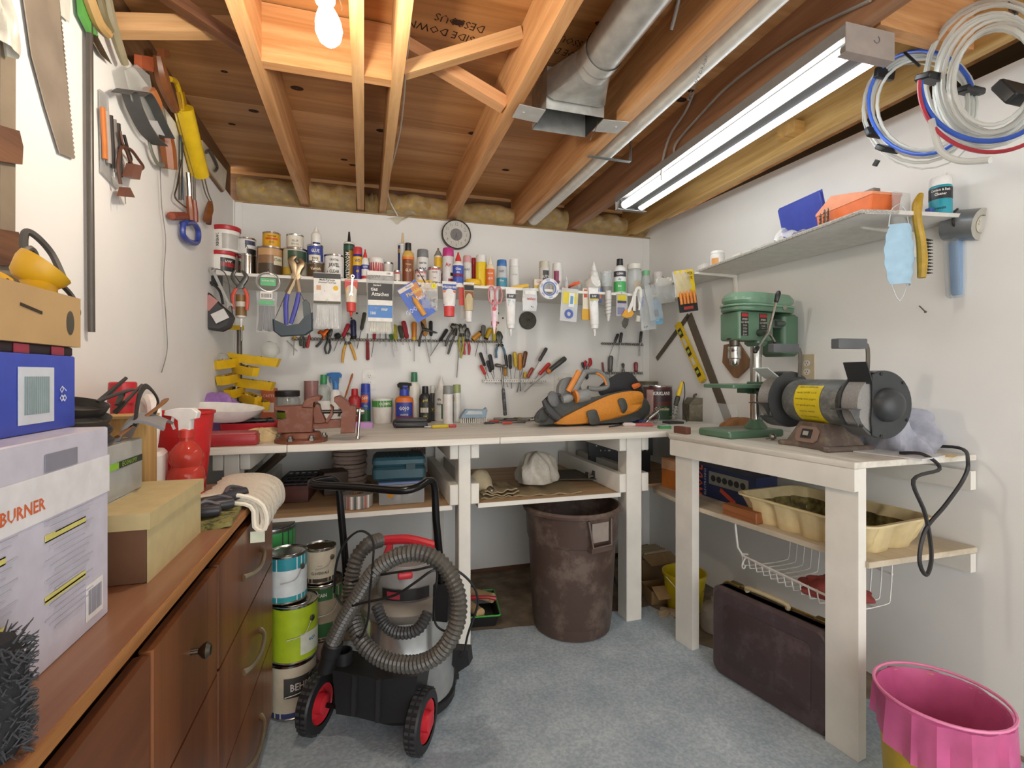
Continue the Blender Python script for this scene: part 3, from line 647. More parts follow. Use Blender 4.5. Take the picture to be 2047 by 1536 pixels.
prod('spray_can', 'white spray can with dusty pink cap', 'spray can', 934, 19, 512, 'spray', '#dcdcd8', '#d8a2a4', Y=2.9, text=[('PAINT', .7, .12, '#5a5a5a')])
prod('spray_can', 'dark red spray can mostly hidden beside the yellow spray', 'spray can', 947, 10, 516, 'spray', '#a32a30', '#b02c34', Y=2.93)
prod('spray_can', 'bright yellow spray can with white cap', 'spray can', 962, 24, 511, 'spray', '#ecc81e', '#e6e4de', Y=2.88, bands=[(0, 1, '#f0d84a', -30, -10)])
prod('squeeze_bottle', 'cream wood glue bottle with orange label and tan tip', 'bottle', 980, 18, 512, 'glue', '#ead9b8', '#e9e2d0', Y=2.84, flat=.75, bands=[(.02, .95, '#dc6f2a', -75, 75)], text=[('wood', .7, .16, WH, 0), ('GLUE', .4, .16, WH)])
prod('spray_can', 'silver and teal spray can with blue cap', 'spray can', 1003, 22, 520.5, 'spray', '#c3c6c8', '#3f76b8', Y=2.87, bands=[(0, .45, '#3f8ea6')], text=[('FAST', .75, .14, '#5a5a60'), ('Blue', .3, .15, '#dfe8ee')])
prod('spray_can', 'plain white spray can with white cap', 'spray can', 1028, 22, 519, 'spray', '#dfded8', '#f0eeea', Y=2.88, text=[('COLOR', .6, .1, '#a8a8a4')])
prod('spray_can', 'spray can with beige cap and black lettering behind the hanging tape ring', 'spray can', 1088, 23, 523, 'spray', '#d6d4cc', '#cfcbb8', Y=2.9, bands=[(.35, .9, '#3c3a38', -15, 55)], text=[('AUTO', .6, .2, WH, 0, .3)])
prod('spray_can', 'white spray can with plum label behind the orange knife', 'spray can', 1114, 22, 527, 'spray', '#e0dcd8', '#e6e4de', Y=2.89, bands=[(.3, .95, '#8c3a5e', -40, 20)], text=[('TUCK', .4, .14, K)])
prod('squeeze_bottle', 'white bottle with tapered spout beside the green-labelled cleaner', 'bottle', 1187, 22, 524, 'glue', '#e8e6e0', '#efede8', Y=2.9)
prod('glass_jar', 'open clear glass jar holding screws beside the white spouted bottle', 'jar', 1212, 25, 544, 'cup', ('#e6eaea', .08, 0., 'film', .1, 25., .3), Y=2.85, bands=[(.06, .3, '#8c8a86')])
prod('squeeze_bottle', 'white cleaner bottle with black cap and green label', 'bottle', 1239, 25, 518, 'flip', '#e9e8e4', K, Y=2.84, bands=[(.02, .5, '#4fae62', -75, 75), (.72, .98, '#3f4248', -75, 75)], text=[('CLEAN', .85, .13, WH), ('sky', .6, .14, '#3a70b8'), ('bio', .28, .16, WH)])
prod('glass_jar', 'wide clear jar with cream lid', 'jar', 1268, 31, 529, 'jar', ('#e4e8e6', .08, 0., 'film', .1, 25., .4), '#e3dfd2', Y=2.87, bands=[(.05, .6, '#b8a890', 0, 60)])
prod('glass_jar', 'small clear jar with green lid', 'jar', 1291, 17, 542, 'jar', ('#e4e8e6', .08, 0., 'film', .1, 25., .4), '#7fc08a', Y=2.89)
prod('plastic_tub', 'small translucent tub by the corner end of the back shelf', 'tub', 1315, 21, 545, 'pail', '#d9d6d0', '#e0d8d4', Y=2.89, text=[('mix', .5, .3, '#8a6a6a')])
# small loose things lying on the shelf front
def lump(name, label, cat, px, py, mats, fn, Y=2.82, rot=(0, 0, 0), zb=ZS, group='small things along the front of the back shelf'):
 Y *= YSC; p = W(px, py, Y); t = thing(name, label, cat, (p[0], Y, zb), rot, group); fn(t); return t
def f(t):
 b = MB(); b.lathe([(.02, 0), (.042, .004), (.044, .012), (.044, .028), (.04, .034), (.001, .035)], 22, sy=.8); b.build('case', M(YL, .35), t)
 b = MB(); b.box((-.046, 0, .008), (.016, .02, .012)); b.build('hook', metal('#4a4a4a'), t)
lump('tape_measure', 'yellow rounded tape measure in front of the yellow spray can', 'tape measure', 946, 560, None, f, 2.835)
def f(t):
 b = MB(); b.prism([(-.05, -.004), (-.02, -.009), (.03, -.009), (.05, -.003), (.045, .008), (.0, .011), (-.03, .008)], 0, .016, bev=.003); b.build('handle', M('#e6b51c', .4), t)
 b = MB(); b.box((-.066, 0, .008), (.04, .006, .006)); b.build('tip', M('#c23a2a', .4), t)
lump('utility_knife', 'yellow snap-blade knife lying on the shelf below the white spray can', 'knife', 1040, 566, None, f, 2.815, (0, R(-10), 0))
def f(t):
 b = MB(); b.prism([(-.05, -.012), (.045, -.009), (.055, .004), (.02, .012), (-.05, .006)], -.008, .008, bev=.003, T=FRONT); b.build('handle', M('#d95a22', .4), t)
 b = MB(); b.prism([(-.06, -.005), (-.02, -.008), (.03, -.002), (-.02, .0)], -.0085, .0085, bev=.001, T=FRONT); b.build('grip', M(K, .5), t)
lump('utility_knife', 'orange and black folding knife propped on the shelf front', 'knife', 1143, 558, None, f, 2.815, (0, R(-24), 0), ZS + .03)
def f(t):
 b = MB(); b.lathe([(.036, 0), (.038, .003), (.038, .05), (.034, .054), (.03, .05), (.001, .05)], 22, 0, TR((0, 0, 0), (R(68), 0, R(25)))); b.build('cup', M(WH, .35), t)
lump('plastic_cup', 'white plastic cup lying on its side right of the orange knife', 'cup', 1178, 560, None, f, 2.84, zb=ZS + .04)
def f(t):
 b = MB(); b.box((0, 0, .026), (.05, .03, .052)); b.build('carton', M('#e3d9c6', .6), t)
 b = MB(); b.text('GB', .022, FRONT @ TR((0, .038, .0155))); b.box((0, -.0155, .012), (.05, .001, .014), 1); b.build('lettering', [M('#b8443a'), M('#d8b84a')], t)
lump('small_carton', 'little cream carton lettered GB on the shelf front', 'carton', 1075, 570, None, f, 2.825)
def f(t):
 b = MB(); b.box((0, 0, .006), (.1, .02, .012)); b.build('case', M('#d9b02a', .4), t)
 b = MB(); b.tube([(-.03, 0, .07), (.0, -.01, .02), (.02, -.015, -.02)], .003, 5); b.build('stick', M(K), t)
lump('marking_tool', 'yellow tool with black stick in front of the pink-lidded tin', 'tool', 845, 556, None, f, 2.812)
def f(t):
 b = MB(); b.lathe([(.012, 0), (.012, .05), (.009, .055), (.001, .056)], 12); b.box((0, 0, .066), (.01, .01, .02)); b.build('vial', clear('#e8eaea', .5), t)
lump('glass_vial', 'small clear vial standing on the shelf front by the orange knife', 'vial', 1132, 560, None, f, 2.815)
for px_, lb in ((1196, 'short clear vial left of the jar of screws'), (1158, 'short clear vial behind the white plastic cup')): lump('glass_vial', lb, 'vial', px_, 560, None, f, 2.815 if px_ > 1170 else 2.9)
# ------------------------------------------------------------------ things hanging from the front of the back shelf
GH = 'tools and packets hung from the back shelf edge'
YH_ = YS - .009
def hangT(px, py, Y=YH_, roll=0.): return wallT(W(px, py, Y), roll)
def hung(name, label, cat, px, py, Y=YH_, roll=0., group=GH):
 """empty at a point of the hanging plane; local x right, y up, z towards the camera; returns thing and metres per pixel"""
 T = hangT(px, py, Y, roll); t = thing(name, label, cat, (0, 0, 0), (0, 0, 0), group); t.matrix_world = T
 return t, mpp(T.translation)
def hook(t, x, y, k, m=None):
 b = MB(); b.tube([(x, y - 4 * k, 0), (x, y + 3 * k, .001), (x, y + 6 * k, -.006), (x, y + 5 * k, -.014)], .0011, 5, k=3); b.build('hook_nail', m or metal('#8a8880'), t)
def card(t, w, h, th, c, name='card', m=None, x=0, y=0, r=.003):
 b = MB(); b.rbox((x, y, 0), (w, h, th), r, n=2, bev=0); return b.build(name, m or M(c, .45), t)
def patch(t, x, y, w, h, z, c, name='print', parent=None):
 b = MB(); b.box((x, y, z), (w, h, .0006)); return b.build(name, M(c, .45), parent or t)
def words(t, s_, x, y, size, z, c, bold=True, wide=.85, rot=False, name='lettering'):
 b = MB(); b.text(s_, size, TR((x, y, z)), 0, bold, wide, None, rot); return b.build(name, M(c, .5), t)
def puff(t, w, h, d, m, name='bag', x=0, y=0, seed=0, nu=10, nv=12):
 """clear bag: two bulging wrinkled sheets"""
 rr = random.Random(seed); o = [rr.uniform(0, 6) for _ in range(4)]
 b = MB()
 for s in (-1, 1):
  def fn(u, v):
   e = math.sin(math.pi * u) ** .5 * math.sin(math.pi * min(1, v * 1.02 + .0)) ** .5
   return (x + (u - .5) * w * (1 + .04 * math.sin(v * 7 + o[0])), y + (v - .5) * h, s * d / 2 * e + .002 * math.sin(u * 19 + v * 11 + o[1]) + .0015 * math.sin(v * 29 + o[2]))
  b.sheet(fn, nu, nv)
 return b.build(name, m, t)
def squeeze_tube(t, w, h, c, ccap, capw, caph, cone=0., crimp=None):
 """hanging tube, crimp at top (y=0), cap below (y=-h)"""
 b = MB(); hb = h - caph - cone
 def fn(u, v):
  a = 2 * math.pi * u; k = v; e = w / 2 * (1 - .14 * k)
  return (e * math.cos(a), -hb * v, (.0015 + (w * .36) * min(1, v * 1.25)) * math.sin(a))
 b.sheet(fn, 18, 8); b.lathe([(w * .42, 0), (w * .3, .004)], 16, 0, TR((0, -hb, 0), (R(90), 0, 0))); b.build('tube_body', M(c, .32), t)
 b = MB(); b.box((0, .002, 0), (w * 1.02, .012, .003)); b.build('crimp', M(crimp or c, .35), t)
 b = MB()
 if cone: b.lathe([(w * .38, 0), (w * .36, caph), (w * .14, caph + .004), (w * .07, caph + cone)], 16, 0, TR((0, -hb, 0), (R(90), 0, 0)))
 else: b.lathe([(capw / 2, 0), (capw / 2 * .94, caph), (.001, caph)], 18, 0, TR((0, -hb, 0), (R(90), 0, 0)))
 b.build('cap', M(ccap, .35), t); return hb
# dark pouch at the left end
t, k = hung('tool_pouch', 'dark grey pouch with papers hanging at the left end of the shelf', 'pouch', 430, 560, 2.76 * YSC)
b = MB(); poly = [(-34, -18), (-30, -50), (-22, -82), (-12, -100), (12, -103), (27, -95), (34, -75), (30, -66), (12, -50), (-8, -28), (-22, -12)]
b.prism([(x * k, y * k) for x, y in poly], -.035, .035, bev=.012); b.build('shell', M('#3d3d3f', .6), t)
b = MB(); b.tube([(x * k, y * k, -.01) for x, y in ((-28, -10), (-24, 10), (-8, 22), (12, 20), (22, 2), (26, -30), (30, -66))], .0025, 6, k=5); b.build('cord', M('#55534f', .6), t)
b = MB(); b.tube([(x * k, y * k, .0) for x, y in ((-30, -20), (-22, -8), (-8, -6), (8, -22), (14, -48))], .006, 6, k=5); b.build('strap', M('#2b2b2c', .6), t)
for i, (x, y, rz, c) in enumerate(((4, -62, .7, '#c9c7c4'), (-6, -48, .9, '#b8837e'), (14, -74, .5, '#d2d0cc'))):
 b = MB(); b.box((x * k, y * k, .025 + .012 * i), (26 * k, 20 * k, .004), 0, None, (0, 0, rz)); b.build('paper', M(c, .7), t)
b = MB(); b.box((-6 * k, 0, -.02), (34 * k, 20 * k, .006)); b.build('black_card', M('#2a2a2c', .5), t)
# combination wrench
def wrench(name, label, a, c, Y, w, group=GH):
 A, C = W(*a, Y), W(*c, Y); L_ = (C - A).length; T = Matrix.Translation(A) @ FRONT @ Matrix.Rotation(math.atan2(C.z - A.z, C.x - A.x), 4, 'Z')
 t = thing(name, label, 'wrench', group=group); t.matrix_world = T
 b = MB(); n = 14; ring = lambda r: [(r * math.cos(2 * math.pi * i / n), r * math.sin(2 * math.pi * i / n)) for i in range(n)]
 o, q = ring(w), ring(w * .55)
 b.add([(x, y, z) for z in (-.004, .004) for x, y in o + q], [f for i in range(n) for j in [(i + 1) % n] for f in ((i, i + n, j + n, j), (i + 2*n, j + 2*n, j + 3*n, i + 3*n), (i, j, j + 2*n, i + 2*n), (i + n, i + 3*n, j + 3*n, j + n))]); b.build('ring_end', metal('#a9a9a6', .3), t)
 b = MB(); b.prism([(w * .9, -w * .5), (L_ - w, -w * .4), (L_ - w, w * .4), (w * .9, w * .5)], -.003, .003, bev=.001); b.build('shank', metal('#b0b0ac', .3), t)
 b = MB(); b.prism([(L_ - w * 1.2, -w * .5), (L_ - w * .3, -w), (L_ + w * .7, -w * .8), (L_ - .0, -w * .35), (L_ + .0, w * .35), (L_ + w * .7, w * .8), (L_ - w * .3, w), (L_ - w * 1.2, w * .5)], -.0035, .0035); b.build('open_end', metal('#a9a9a6', .3), t)
 return t
wrench('combination_wrench', 'silver combination wrench hanging over the dark pouch', (425, 540), (460, 612), 2.735 * YSC, .013)
wrench('combination_wrench', 'small wrench hanging in front of the red and yellow glue tube', (705, 553), (702, 590), 2.77 * YSC, .009)
# pliers: local frame at pivot, x right, y up; shapes in pixels
def pliers(name, label, piv, jaws, handles, cj, ch, wj=5, wh=5, Y=2.92, cat='pliers', group='hand tools on the wall racks', hw=None, thick=.012):
 T = wallT(W(*piv, Y)); t = thing(name, label, cat, group=group); t.matrix_world = T; k = mpp(T.translation)
 b = MB()
 for j, jw in enumerate(jaws):
  pts = [((x - piv[0]) * k, (piv[1] - y) * k, .0) for x, y in jw]
  b.tube([(0, 0, 0)] + pts, [wj * k * .55, wj * k * .62, wj * k * .2][:3], 8, k=3, flat=((0, 0, 1), .55))
 b.lathe([(wj * k * .62, -thick / 2), (wj * k * .62, thick / 2), (wj * k * .3, thick / 2 + .001), (.0005, thick / 2 + .001)], 14); b.build('jaws', metal(cj, .38), t)
 for hd in handles:
  pts = [((x - piv[0]) * k, (piv[1] - y) * k, .0) for x, y in hd]
  b = MB(); b.tube([(0, 0, 0)] + pts[:1], wj * k * .4, 6, flat=((0, 0, 1), .7)); b.build('shank', metal(cj, .4), t)
  b = MB(); b.tube(pts, [wh * k * .4, wh * k * .5, wh * k * .52, wh * k * .5, wh * k * .42], 8, k=4, flat=((0, 0, 1), .75)); b.build('handle', M(ch, .45), t)
 return t
pliers('diagonal_cutters', 'diagonal cutters with red handles hanging at the left of the shelf', (481, 572), [[(474, 565), (467, 552), (472, 540)], [(486, 564), (491, 552), (483, 541)]], [[(474, 577), (467, 592), (468, 618)], [(487, 577), (493, 592), (492, 620)]], '#6c6c6a', '#d6503a', 9, 7, YH_, group=GH)
t, k = hung('caulk_cartridge', 'brown and white caulking cartridge hanging nozzle down behind red cutters', 'caulk tube', 482, 590, 2.83 * YSC)
b = MB(); b.cyl((0, 0, 0), (0, -42 * k, 0), 10 * k, n=18); b.build('body', M('#8a6a3c', .4), t)
b = MB(); b.cyl((0, -14 * k, 0), (0, -24 * k, 0), 10.2 * k, n=18); b.build('label_band', M('#d9d2c2', .4), t)
b = MB(); b.lathe([(10 * k, 0), (9 * k, 3 * k), (3 * k, 6 * k), (1.6 * k, 22 * k)], 14, 0, TR((0, -42 * k, 0), (R(90), 0, 0))); b.build('nozzle', M(WH), t)
b = MB(); b.cyl((0, -62 * k, 0), (0, -90 * k, 0), .0035, n=8); b.lathe([(.006, 0), (.006, .004)], 8, 0, TR((0, -90 * k, 0), (R(90), 0, 0))); b.build('screw', metal('#77746e'), t)
# wire coil with green card, and grey cable ties
t, k = hung('wire_coil', 'ring of coiled clear wire with green card hanging from shelf', 'wire coil', 536, 564)
b = MB()
for i in range(4): b.lathe([(0, 0)], 3) if False else b.tube([((22 - i) * k * math.cos(a), (20 - i * .8) * k * math.sin(a), .004 * math.sin(a * 3 + i)) for a in [2 * math.pi * j / 28 for j in range(28)]], .0013, 5, closed=True)
b.build('coil', M('#b9b8b4', .3, .6), t); card(t, 28 * k, 15 * k, .002, '#6cbf86', x=0, y=0); words(t, 'PICTURE WIRE', 0, 2 * k, 4 * k, .002, WH); hook(t, 0, 20 * k, k)
def tie_bag(name, label, px0, px1, pt, pb, top, ctie, seed, Y=YH_ , fan=1.0):
 t, k = hung(name, label, 'packet', (px0 + px1) / 2, pt, Y); w, h = (px1 - px0) * k, (pb - pt) * k
 puff(t, w, h, .02, clear('#eef0f0', .22), 'plastic_bag', 0, -h / 2, seed); hook(t, 0, -2 * k, k)
 rr = random.Random(seed); b = MB(); y0 = -top * h; y1 = -h * .985
 for i in range(26):
  u = (i + .5) / 26 - .5
  b.tube([(u * w * .75, y0, rr.uniform(-.004, .004)), (u * w * .8 * fan + rr.uniform(-.003, .003), (y0 + y1) / 2, rr.uniform(-.005, .005)), (u * w * .86 * fan + rr.uniform(-.004, .004), y1 + rr.uniform(0, .012), rr.uniform(-.004, .004))], .0026, 4, flat=((0, 0, 1), .5))
 b.build('cable_ties', M(ctie, .4), t, kind='stuff'); return t, k, w, h
t, k, w, h = tie_bag('cable_tie_packet', 'clear bag of grey cable ties with green strip label', 515, 552, 583, 665, .35, '#77767a', 1)
patch(t, 0, -h * .1, w * .6, h * .18, .012, WH); patch(t, 0, -h * .28, w * .72, h * .1, .012, '#6cbf86')
for i in range(9): patch(t, (-.22 + .055 * i) * w, -h * .11, w * (.02 if i % 2 else .03), h * .1, .0126, K, 'barcode')
t, k, w, h = tie_bag('cable_tie_packet', 'clear bag of white cable ties with black and white printed header', 628, 681, 545, 658, .58, '#eceae6', 2)
patch(t, 0, -h * .27, w * .95, h * .5, .011, WH, 'header_card'); patch(t, 0, -h * .07, w * .95, h * .09, .0118, K); patch(t, 0, -h * .535, w * .95, h * .045, .0118, '#4a4426')
words(t, 'Multi-Purpose', 0, -h * .14, 6 * k, .0125, K); words(t, 'Assorted Tool Ties', 0, -h * .185, 5 * k, .0125, K); patch(t, -w * .3, -h * .28, w * .16, h * .08, .0122, '#d8a27e'); b = MB(); b.lathe([(5 * k, 0), (5 * k, .0006)], 16, 0, TR((w * .3, -h * .28, .012))); b.build('price_dot', M(YL), t)
t, k, w, h = tie_bag('cable_tie_packet', 'bag of cream cable ties lettered ties Attaches with blue band', 734, 786, 545, 668, .62, '#e6e2d2', 3)
patch(t, 0, -h * .32, w * .9, h * .27, .011, K, 'header_card'); patch(t, 0, -h * .5, w * .9, h * .09, .011, WH); patch(t, 0, -h * .64, w * .9, h * .2, .011, '#4a86cc'); patch(t, 0, -h * .77, w * .9, h * .06, .011, WH); patch(t, 0, -h * .02, w * .95, h * .07, .011, WH)
words(t, 'Standard', -w * .12, -h * .215, 5 * k, .0122, WH); words(t, 'ties', -w * .22, -h * .28, 11 * k, .0122, WH); words(t, 'Attaches', 0, -h * .36, 11 * k, .0122, WH); words(t, 'mur', w * .16, -h * .6, 9 * k, .0122, WH); words(t, '100', -w * .27, -h * .67, 9 * k, .0122, WH); words(t, '100', w * .3, -h * .02, 6 * k, .0122, K)
# pump pliers with blue handles
pliers('pump_pliers', 'water pump pliers with tan jaws and blue handles', (592, 552), [[(589, 536), (584, 520), (592, 512)], [(597, 536), (603, 526), (598, 516)]], [[(576, 588), (573, 610), (574, 650)], [(597, 585), (592, 612), (582, 648)]], '#a89478', '#4648a6', 14, 9, YH_, group=GH, thick=.016)
t, k = hung('curved_holder', 'dark green curved plastic holder hanging on a black cord', 'holder', 590, 650)
b = MB(); b.prism([(x * k, y * k) for x, y in ((-40, 10), (-38, -14), (-26, -24), (20, -20), (33, -10), (33, 26), (20, 18), (8, 2), (-14, -2))], -.02, .022, bev=.006); b.build('shell', M('#33424a', .4), t)
b = MB(); b.tube([(-39 * k, 6 * k, .0), (-4 * k, 95 * k, 0), (34 * k, 10 * k, .0)], .0017, 5); b.build('cord', M(K), t)
b = MB(); b.prism([(x * k, y * k) for x, y in ((16, 14), (14, 46), (20, 52), (27, 44), (31, 10))], -.012, .012, bev=.004); b.build('clip', M('#4a5456', .35), t)
# glue tubes
t, k = hung('glue_tube', 'red and yellow glue tube hanging beside the cable tie bags', 'glue tube', 702, 563)
squeeze_tube(t, 24 * k, 70 * k, '#e6ddca', '#d8453c', 8 * k, 18 * k, 10 * k, '#d4392f'); patch(t, 0, -8 * k, 24 * k, 14 * k, .006, '#d4392f'); patch(t, -4 * k, -24 * k, 12 * k, 22 * k, .0085, '#e6a03a')
t, k = hung('glue_tube', 'white and blue glue tube with red cap, lettered Weldbond', 'glue tube', 898, 566)
squeeze_tube(t, 28 * k, 67 * k, '#f0eeea', '#dc4a48', 22 * k, 20 * k, 0, WH); b = MB(); patch(t, 0, -9 * k, 27 * k, 12 * k, .0095, '#3a5ca8'); patch(t, 0, -18 * k, 26 * k, 4 * k, .011, '#d8663c'); patch(t, 0, -45 * k, 24 * k, 3 * k, .012, '#3a5ca8'); words(t, 'WELDBOND', 0, -9 * k, 6.5 * k, .0105, WH)
t, k = hung('glue_tube', 'black and gold glue tube with white cap', 'glue tube', 937, 568)
squeeze_tube(t, 21 * k, 76 * k, '#c9b890', '#ebe9e4', 14 * k, 23 * k, 0, WH); patch(t, 0, -8 * k, 19 * k, 10 * k, .0085, K); patch(t, 0, -22 * k, 17 * k, 14 * k, .01, '#8a4a2e'); patch(t, 0, -42 * k, 15 * k, 10 * k, .01, '#a8842c')
t, k = hung('scraper_packet', 'red and silver blade packet hidden behind black and gold tube', 'packet', 924, 575, 2.81 * YSC); card(t, 13 * k, 40 * k, .002, '#d4483e', x=0, y=-16 * k); card(t, 8 * k, 26 * k, .002, '#a8a49c', x=1 * k, y=-50 * k, name='blade')
for px_, py_, dx, lb in ((1021, 578, 0, 'white caulk tube lettered Alex Plus, left of the masking tape ring'), (1186, 578, 2, 'white caulk tube with yellow band lettered Alex Plus, below the white cup')):
 t, k = hung('caulk_tube', lb, 'caulk tube', px_, py_, roll=R(0 if dx == 0 else 2)); squeeze_tube(t, 21 * k, 94 * k, '#f0efec', '#f2f1ee', 8 * k, 8 * k, 15 * k, WH)
 patch(t, 0, -15 * k, 19 * k, 9 * k, .0095, '#4a4c50'); words(t, 'DAP', 0, -15 * k, 6 * k, .0102, WH); words(t, 'ALEX PLUS', -4 * k, -36 * k, 7 * k, .0105, '#5aa0b8', rot=False).data.transform(TR((-4*k, -36*k, 0)) @ Matrix.Rotation(R(90), 4, 'Z') @ TR((4*k, 36*k, 0)))
 patch(t, 4 * k, -36 * k, 5 * k, 26 * k, .0102, '#c9d6dc'); patch(t, 0, -62 * k, 15 * k, 5 * k, .0098, '#7fb0c8')
 if dx: patch(t, 0, -22 * k, 19 * k, 4 * k, .0098, '#e0c63a')
# tilted seed-like card, small bags
t, k = hung('sealant_card', 'tilted blue and orange carded tube hanging from the shelf', 'carded packet', 812, 574, roll=R(33))
card(t, 44 * k, 76 * k, .004, '#4d6fc8', x=2 * k, y=-34 * k); patch(t, 14 * k, -18 * k, 17 * k, 34 * k, .0026, '#d08a4a'); patch(t, -2 * k, -2 * k, 34 * k, 8 * k, .0027, '#e6d9c4'); words(t, 'Plastic', 4 * k, -2 * k, 6 * k, .0032, '#5a78b8')
words(t, 'Plumbing', 8 * k, -16 * k, 11 * k, .0034, '#e8c86a'); words(t, 'Seal', 12 * k, -31 * k, 12 * k, .0034, '#d9e0f0'); words(t, 'GOOP', -14 * k, -46 * k, 13 * k, .0034, '#c9d2ee')
b = MB(); b.lathe([(5.5 * k, 0), (5.5 * k, 34 * k), (2 * k, 40 * k), (1.5 * k, 44 * k)], 14, 0, TR((0, -66 * k, .008), (R(-90), 0, 0))); b.build('carded_tube', M('#e0a04a', .35), t)
def small_bag(name, label, px, pt, wpx, hpx, c, seed, Y=YH_, a=.3, header=None, roll=0., fill=None):
 t, k = hung(name, label, 'packet', px, pt, Y, roll); w, h = wpx * k, hpx * k
 puff(t, w, h, .018, clear('#eef0f0', a), 'plastic_bag', 0, -h / 2, seed, 8, 8); hook(t, 0, -2 * k, k)
 if header: card(t, w * .92, h * .3, .003, header, 'header_card', y=-h * .15)
 if fill:
  rr = random.Random(seed); b = MB()
  for i in range(9): b.lathe([(.003, -.006), (.0035, 0), (.003, .006)], 7, 0, TR((rr.uniform(-.34, .34) * w, -h * rr.uniform(.58, .92), rr.uniform(-.003, .003)), (rr.uniform(0, 3), rr.uniform(0, 3), 0)))
  b.build('contents', M(fill, .4, .3), t, kind='stuff')
 return t, k, w, h
t, k, w, h = small_bag('hardware_packet', 'packet of dark screws with a yellow price dot', 858, 566, 34, 54, WH, 5, header='#e9d9c8', fill=K); b = MB(); b.lathe([(5.5 * k, 0), (5.5 * k, .001)], 16, 0, TR((9 * k, -6 * k, .006))); b.build('price_dot', M('#e6dc2a'), t); words(t, '1', 9 * k, -6 * k, 7 * k, .0076, K); words(t, 'HILLMAN', -5 * k, -12 * k, 4 * k, .003, '#d07a4a')
t, k, w, h = small_bag('hardware_packet', 'white packet with red script and round studs inside', 1059, 576, 30, 46, WH, 6, a=.75, fill='#55565a'); words(t, 'wafers', 2 * k, -22 * k, 8 * k, .0105, '#d4574a'); patch(t, 0, -10 * k, 22 * k, 8 * k, .0104, WH)
# scissors
t, k = hung('scissors', 'pink handled scissors hanging blades down from the shelf', 'scissors', 988, 618, 2.785 * YSC)
for s, x in ((-1, -5), (1, 9)):
 b = MB(); b.tube([((x + 7 * math.cos(a)) * k, (28 + 17 * math.sin(a)) * k, s * .002) for a in [2 * math.pi * j / 20 for j in range(20)]], .0042, 7, closed=True); b.tube([(x * k * .6, 12 * k, s * .002), (0, 0, s * .002)], .0052, 7); b.build('handle', M('#d98a94', .4), t)
 b = MB(); b.prism([(-3.5 * k, 6 * k), (3.5 * k, 6 * k), (2.5 * k + s * k, -30 * k), (s * .5 * k, -52 * k), (-2.5 * k + s * k, -30 * k)], s * .001 - .0008, s * .001 + .0008); b.build('blade', metal('#b59aa0', .3), t)
b = MB(); b.lathe([(4 * k, 0), (4 * k, .004), (.001, .005)], 14, 0, TR((0, 0, .002))); b.build('pivot_screw', M('#d4444c', .3), t)
t, k = hung('sealant_tube', 'white sealant tube with red print behind the pink scissors', 'glue tube', 988, 580, 2.815 * YSC); squeeze_tube(t, 18 * k, 86 * k, '#ece6e4', '#d9858a', 7 * k, 8 * k, 15 * k); patch(t, -2 * k, -40 * k, 8 * k, 40 * k, .0085, '#cc6a72')
# tape ring and dark disc
t, k = hung('tape_roll', 'white and blue ring of masking tape hanging from the shelf', 'tape', 1097, 578, roll=R(12))
b = MB(); b.lathe([(11 * k, -.011), (20 * k, -.012), (21 * k, -.01), (21 * k, .01), (20 * k, .012), (11 * k, .011), (11 * k, -.011)], 30, 0, cap=False); b.build('roll', M('#e9e8e4', .4), t)
b = MB(); b.lathe([(11.5 * k, .0118), (14 * k, .0124), (14.5 * k, .012)], 30, cap=False); b.build('blue_ring', M('#5e74b4', .4), t)
for i in range(6): words(t, 'TAPE', 0, 17 * k, 4.5 * k, .0128, '#5a72b8').data.transform(Matrix.Rotation(R(60 * i), 4, 'Z'))
t, k = hung('faceplate', 'round dark metal disc with a notch on the wall', 'disc', 1055, 641, 2.945)
b = MB(); b.lathe([(17 * k, -.008), (18 * k, .0), (17 * k, .012), (3 * k, .012), (3 * k, .004)], 26, cap=True); b.lathe([(2 * k, .0125), (2 * k, .016), (.001, .017)], 10); b.build('disc', M('#57544a', .6, .4, 'plain', .3, 60.), t)
# right hand half
t, k = hung('washer_card', 'clear packet with yellow header and blue rubber ring', 'packet', 1140, 576, roll=R(-4)); card(t, 36 * k, 66 * k, .003, '#dedcd6', y=-34 * k, m=clear('#eceeee', .55)); patch(t, -6 * k, -20 * k, 17 * k, 24 * k, .002, '#e8d23a'); patch(t, 11 * k, -20 * k, 9 * k, 22 * k, .002, '#e8d23a'); patch(t, 4 * k, -24 * k, 12 * k, 28 * k, .004, '#e6ebee'); patch(t, 4 * k, -24 * k, 6 * k, 16 * k, .0045, '#6a9cc0')
b = MB(); b.lathe([(4.5 * k, -.003), (9 * k, -.003), (9 * k, .004), (4.5 * k, .004), (4.5 * k, -.003)], 22, 0, TR((0, -52 * k, .004)), cap=False); b.build('rubber_ring', M('#4f68b4', .4), t); hook(t, 0, 0, k)
t, k = hung('seal_packet', 'cream packet with red and green print behind the right caulk tube', 'packet', 1172, 577, 2.81 * YSC); card(t, 16 * k, 44 * k, .003, '#e6dcc8', y=-22 * k); patch(t, -2 * k, -10 * k, 7 * k, 16 * k, .002, '#cf5a44'); card(t, 20 * k, 22 * k, .006, '#d8a83a', 'sponge', y=-52 * k)
t, k = hung('blue_packet', 'narrow navy packet just right of the right caulk tube', 'packet', 1199, 577, 2.812 * YSC); card(t, 9 * k, 28 * k, .003, '#4a5f9c', y=-14 * k); patch(t, 1 * k, -16 * k, 4 * k, 9 * k, .002, '#d87a3a')
t, k = hung('wire_bundle', 'bundle of white wire wound with dark thread hanging from shelf', 'wire', 1216, 582)
b = MB(); b.lathe([(6 * k, 0), (6.5 * k, 10 * k), (6 * k, 40 * k), (3 * k, 56 * k), (2 * k, 60 * k)], 12, 0, TR((0, 0, 0), (R(90), 0, 0))); b.build('bundle', M('#d9d7d2', .45), t)
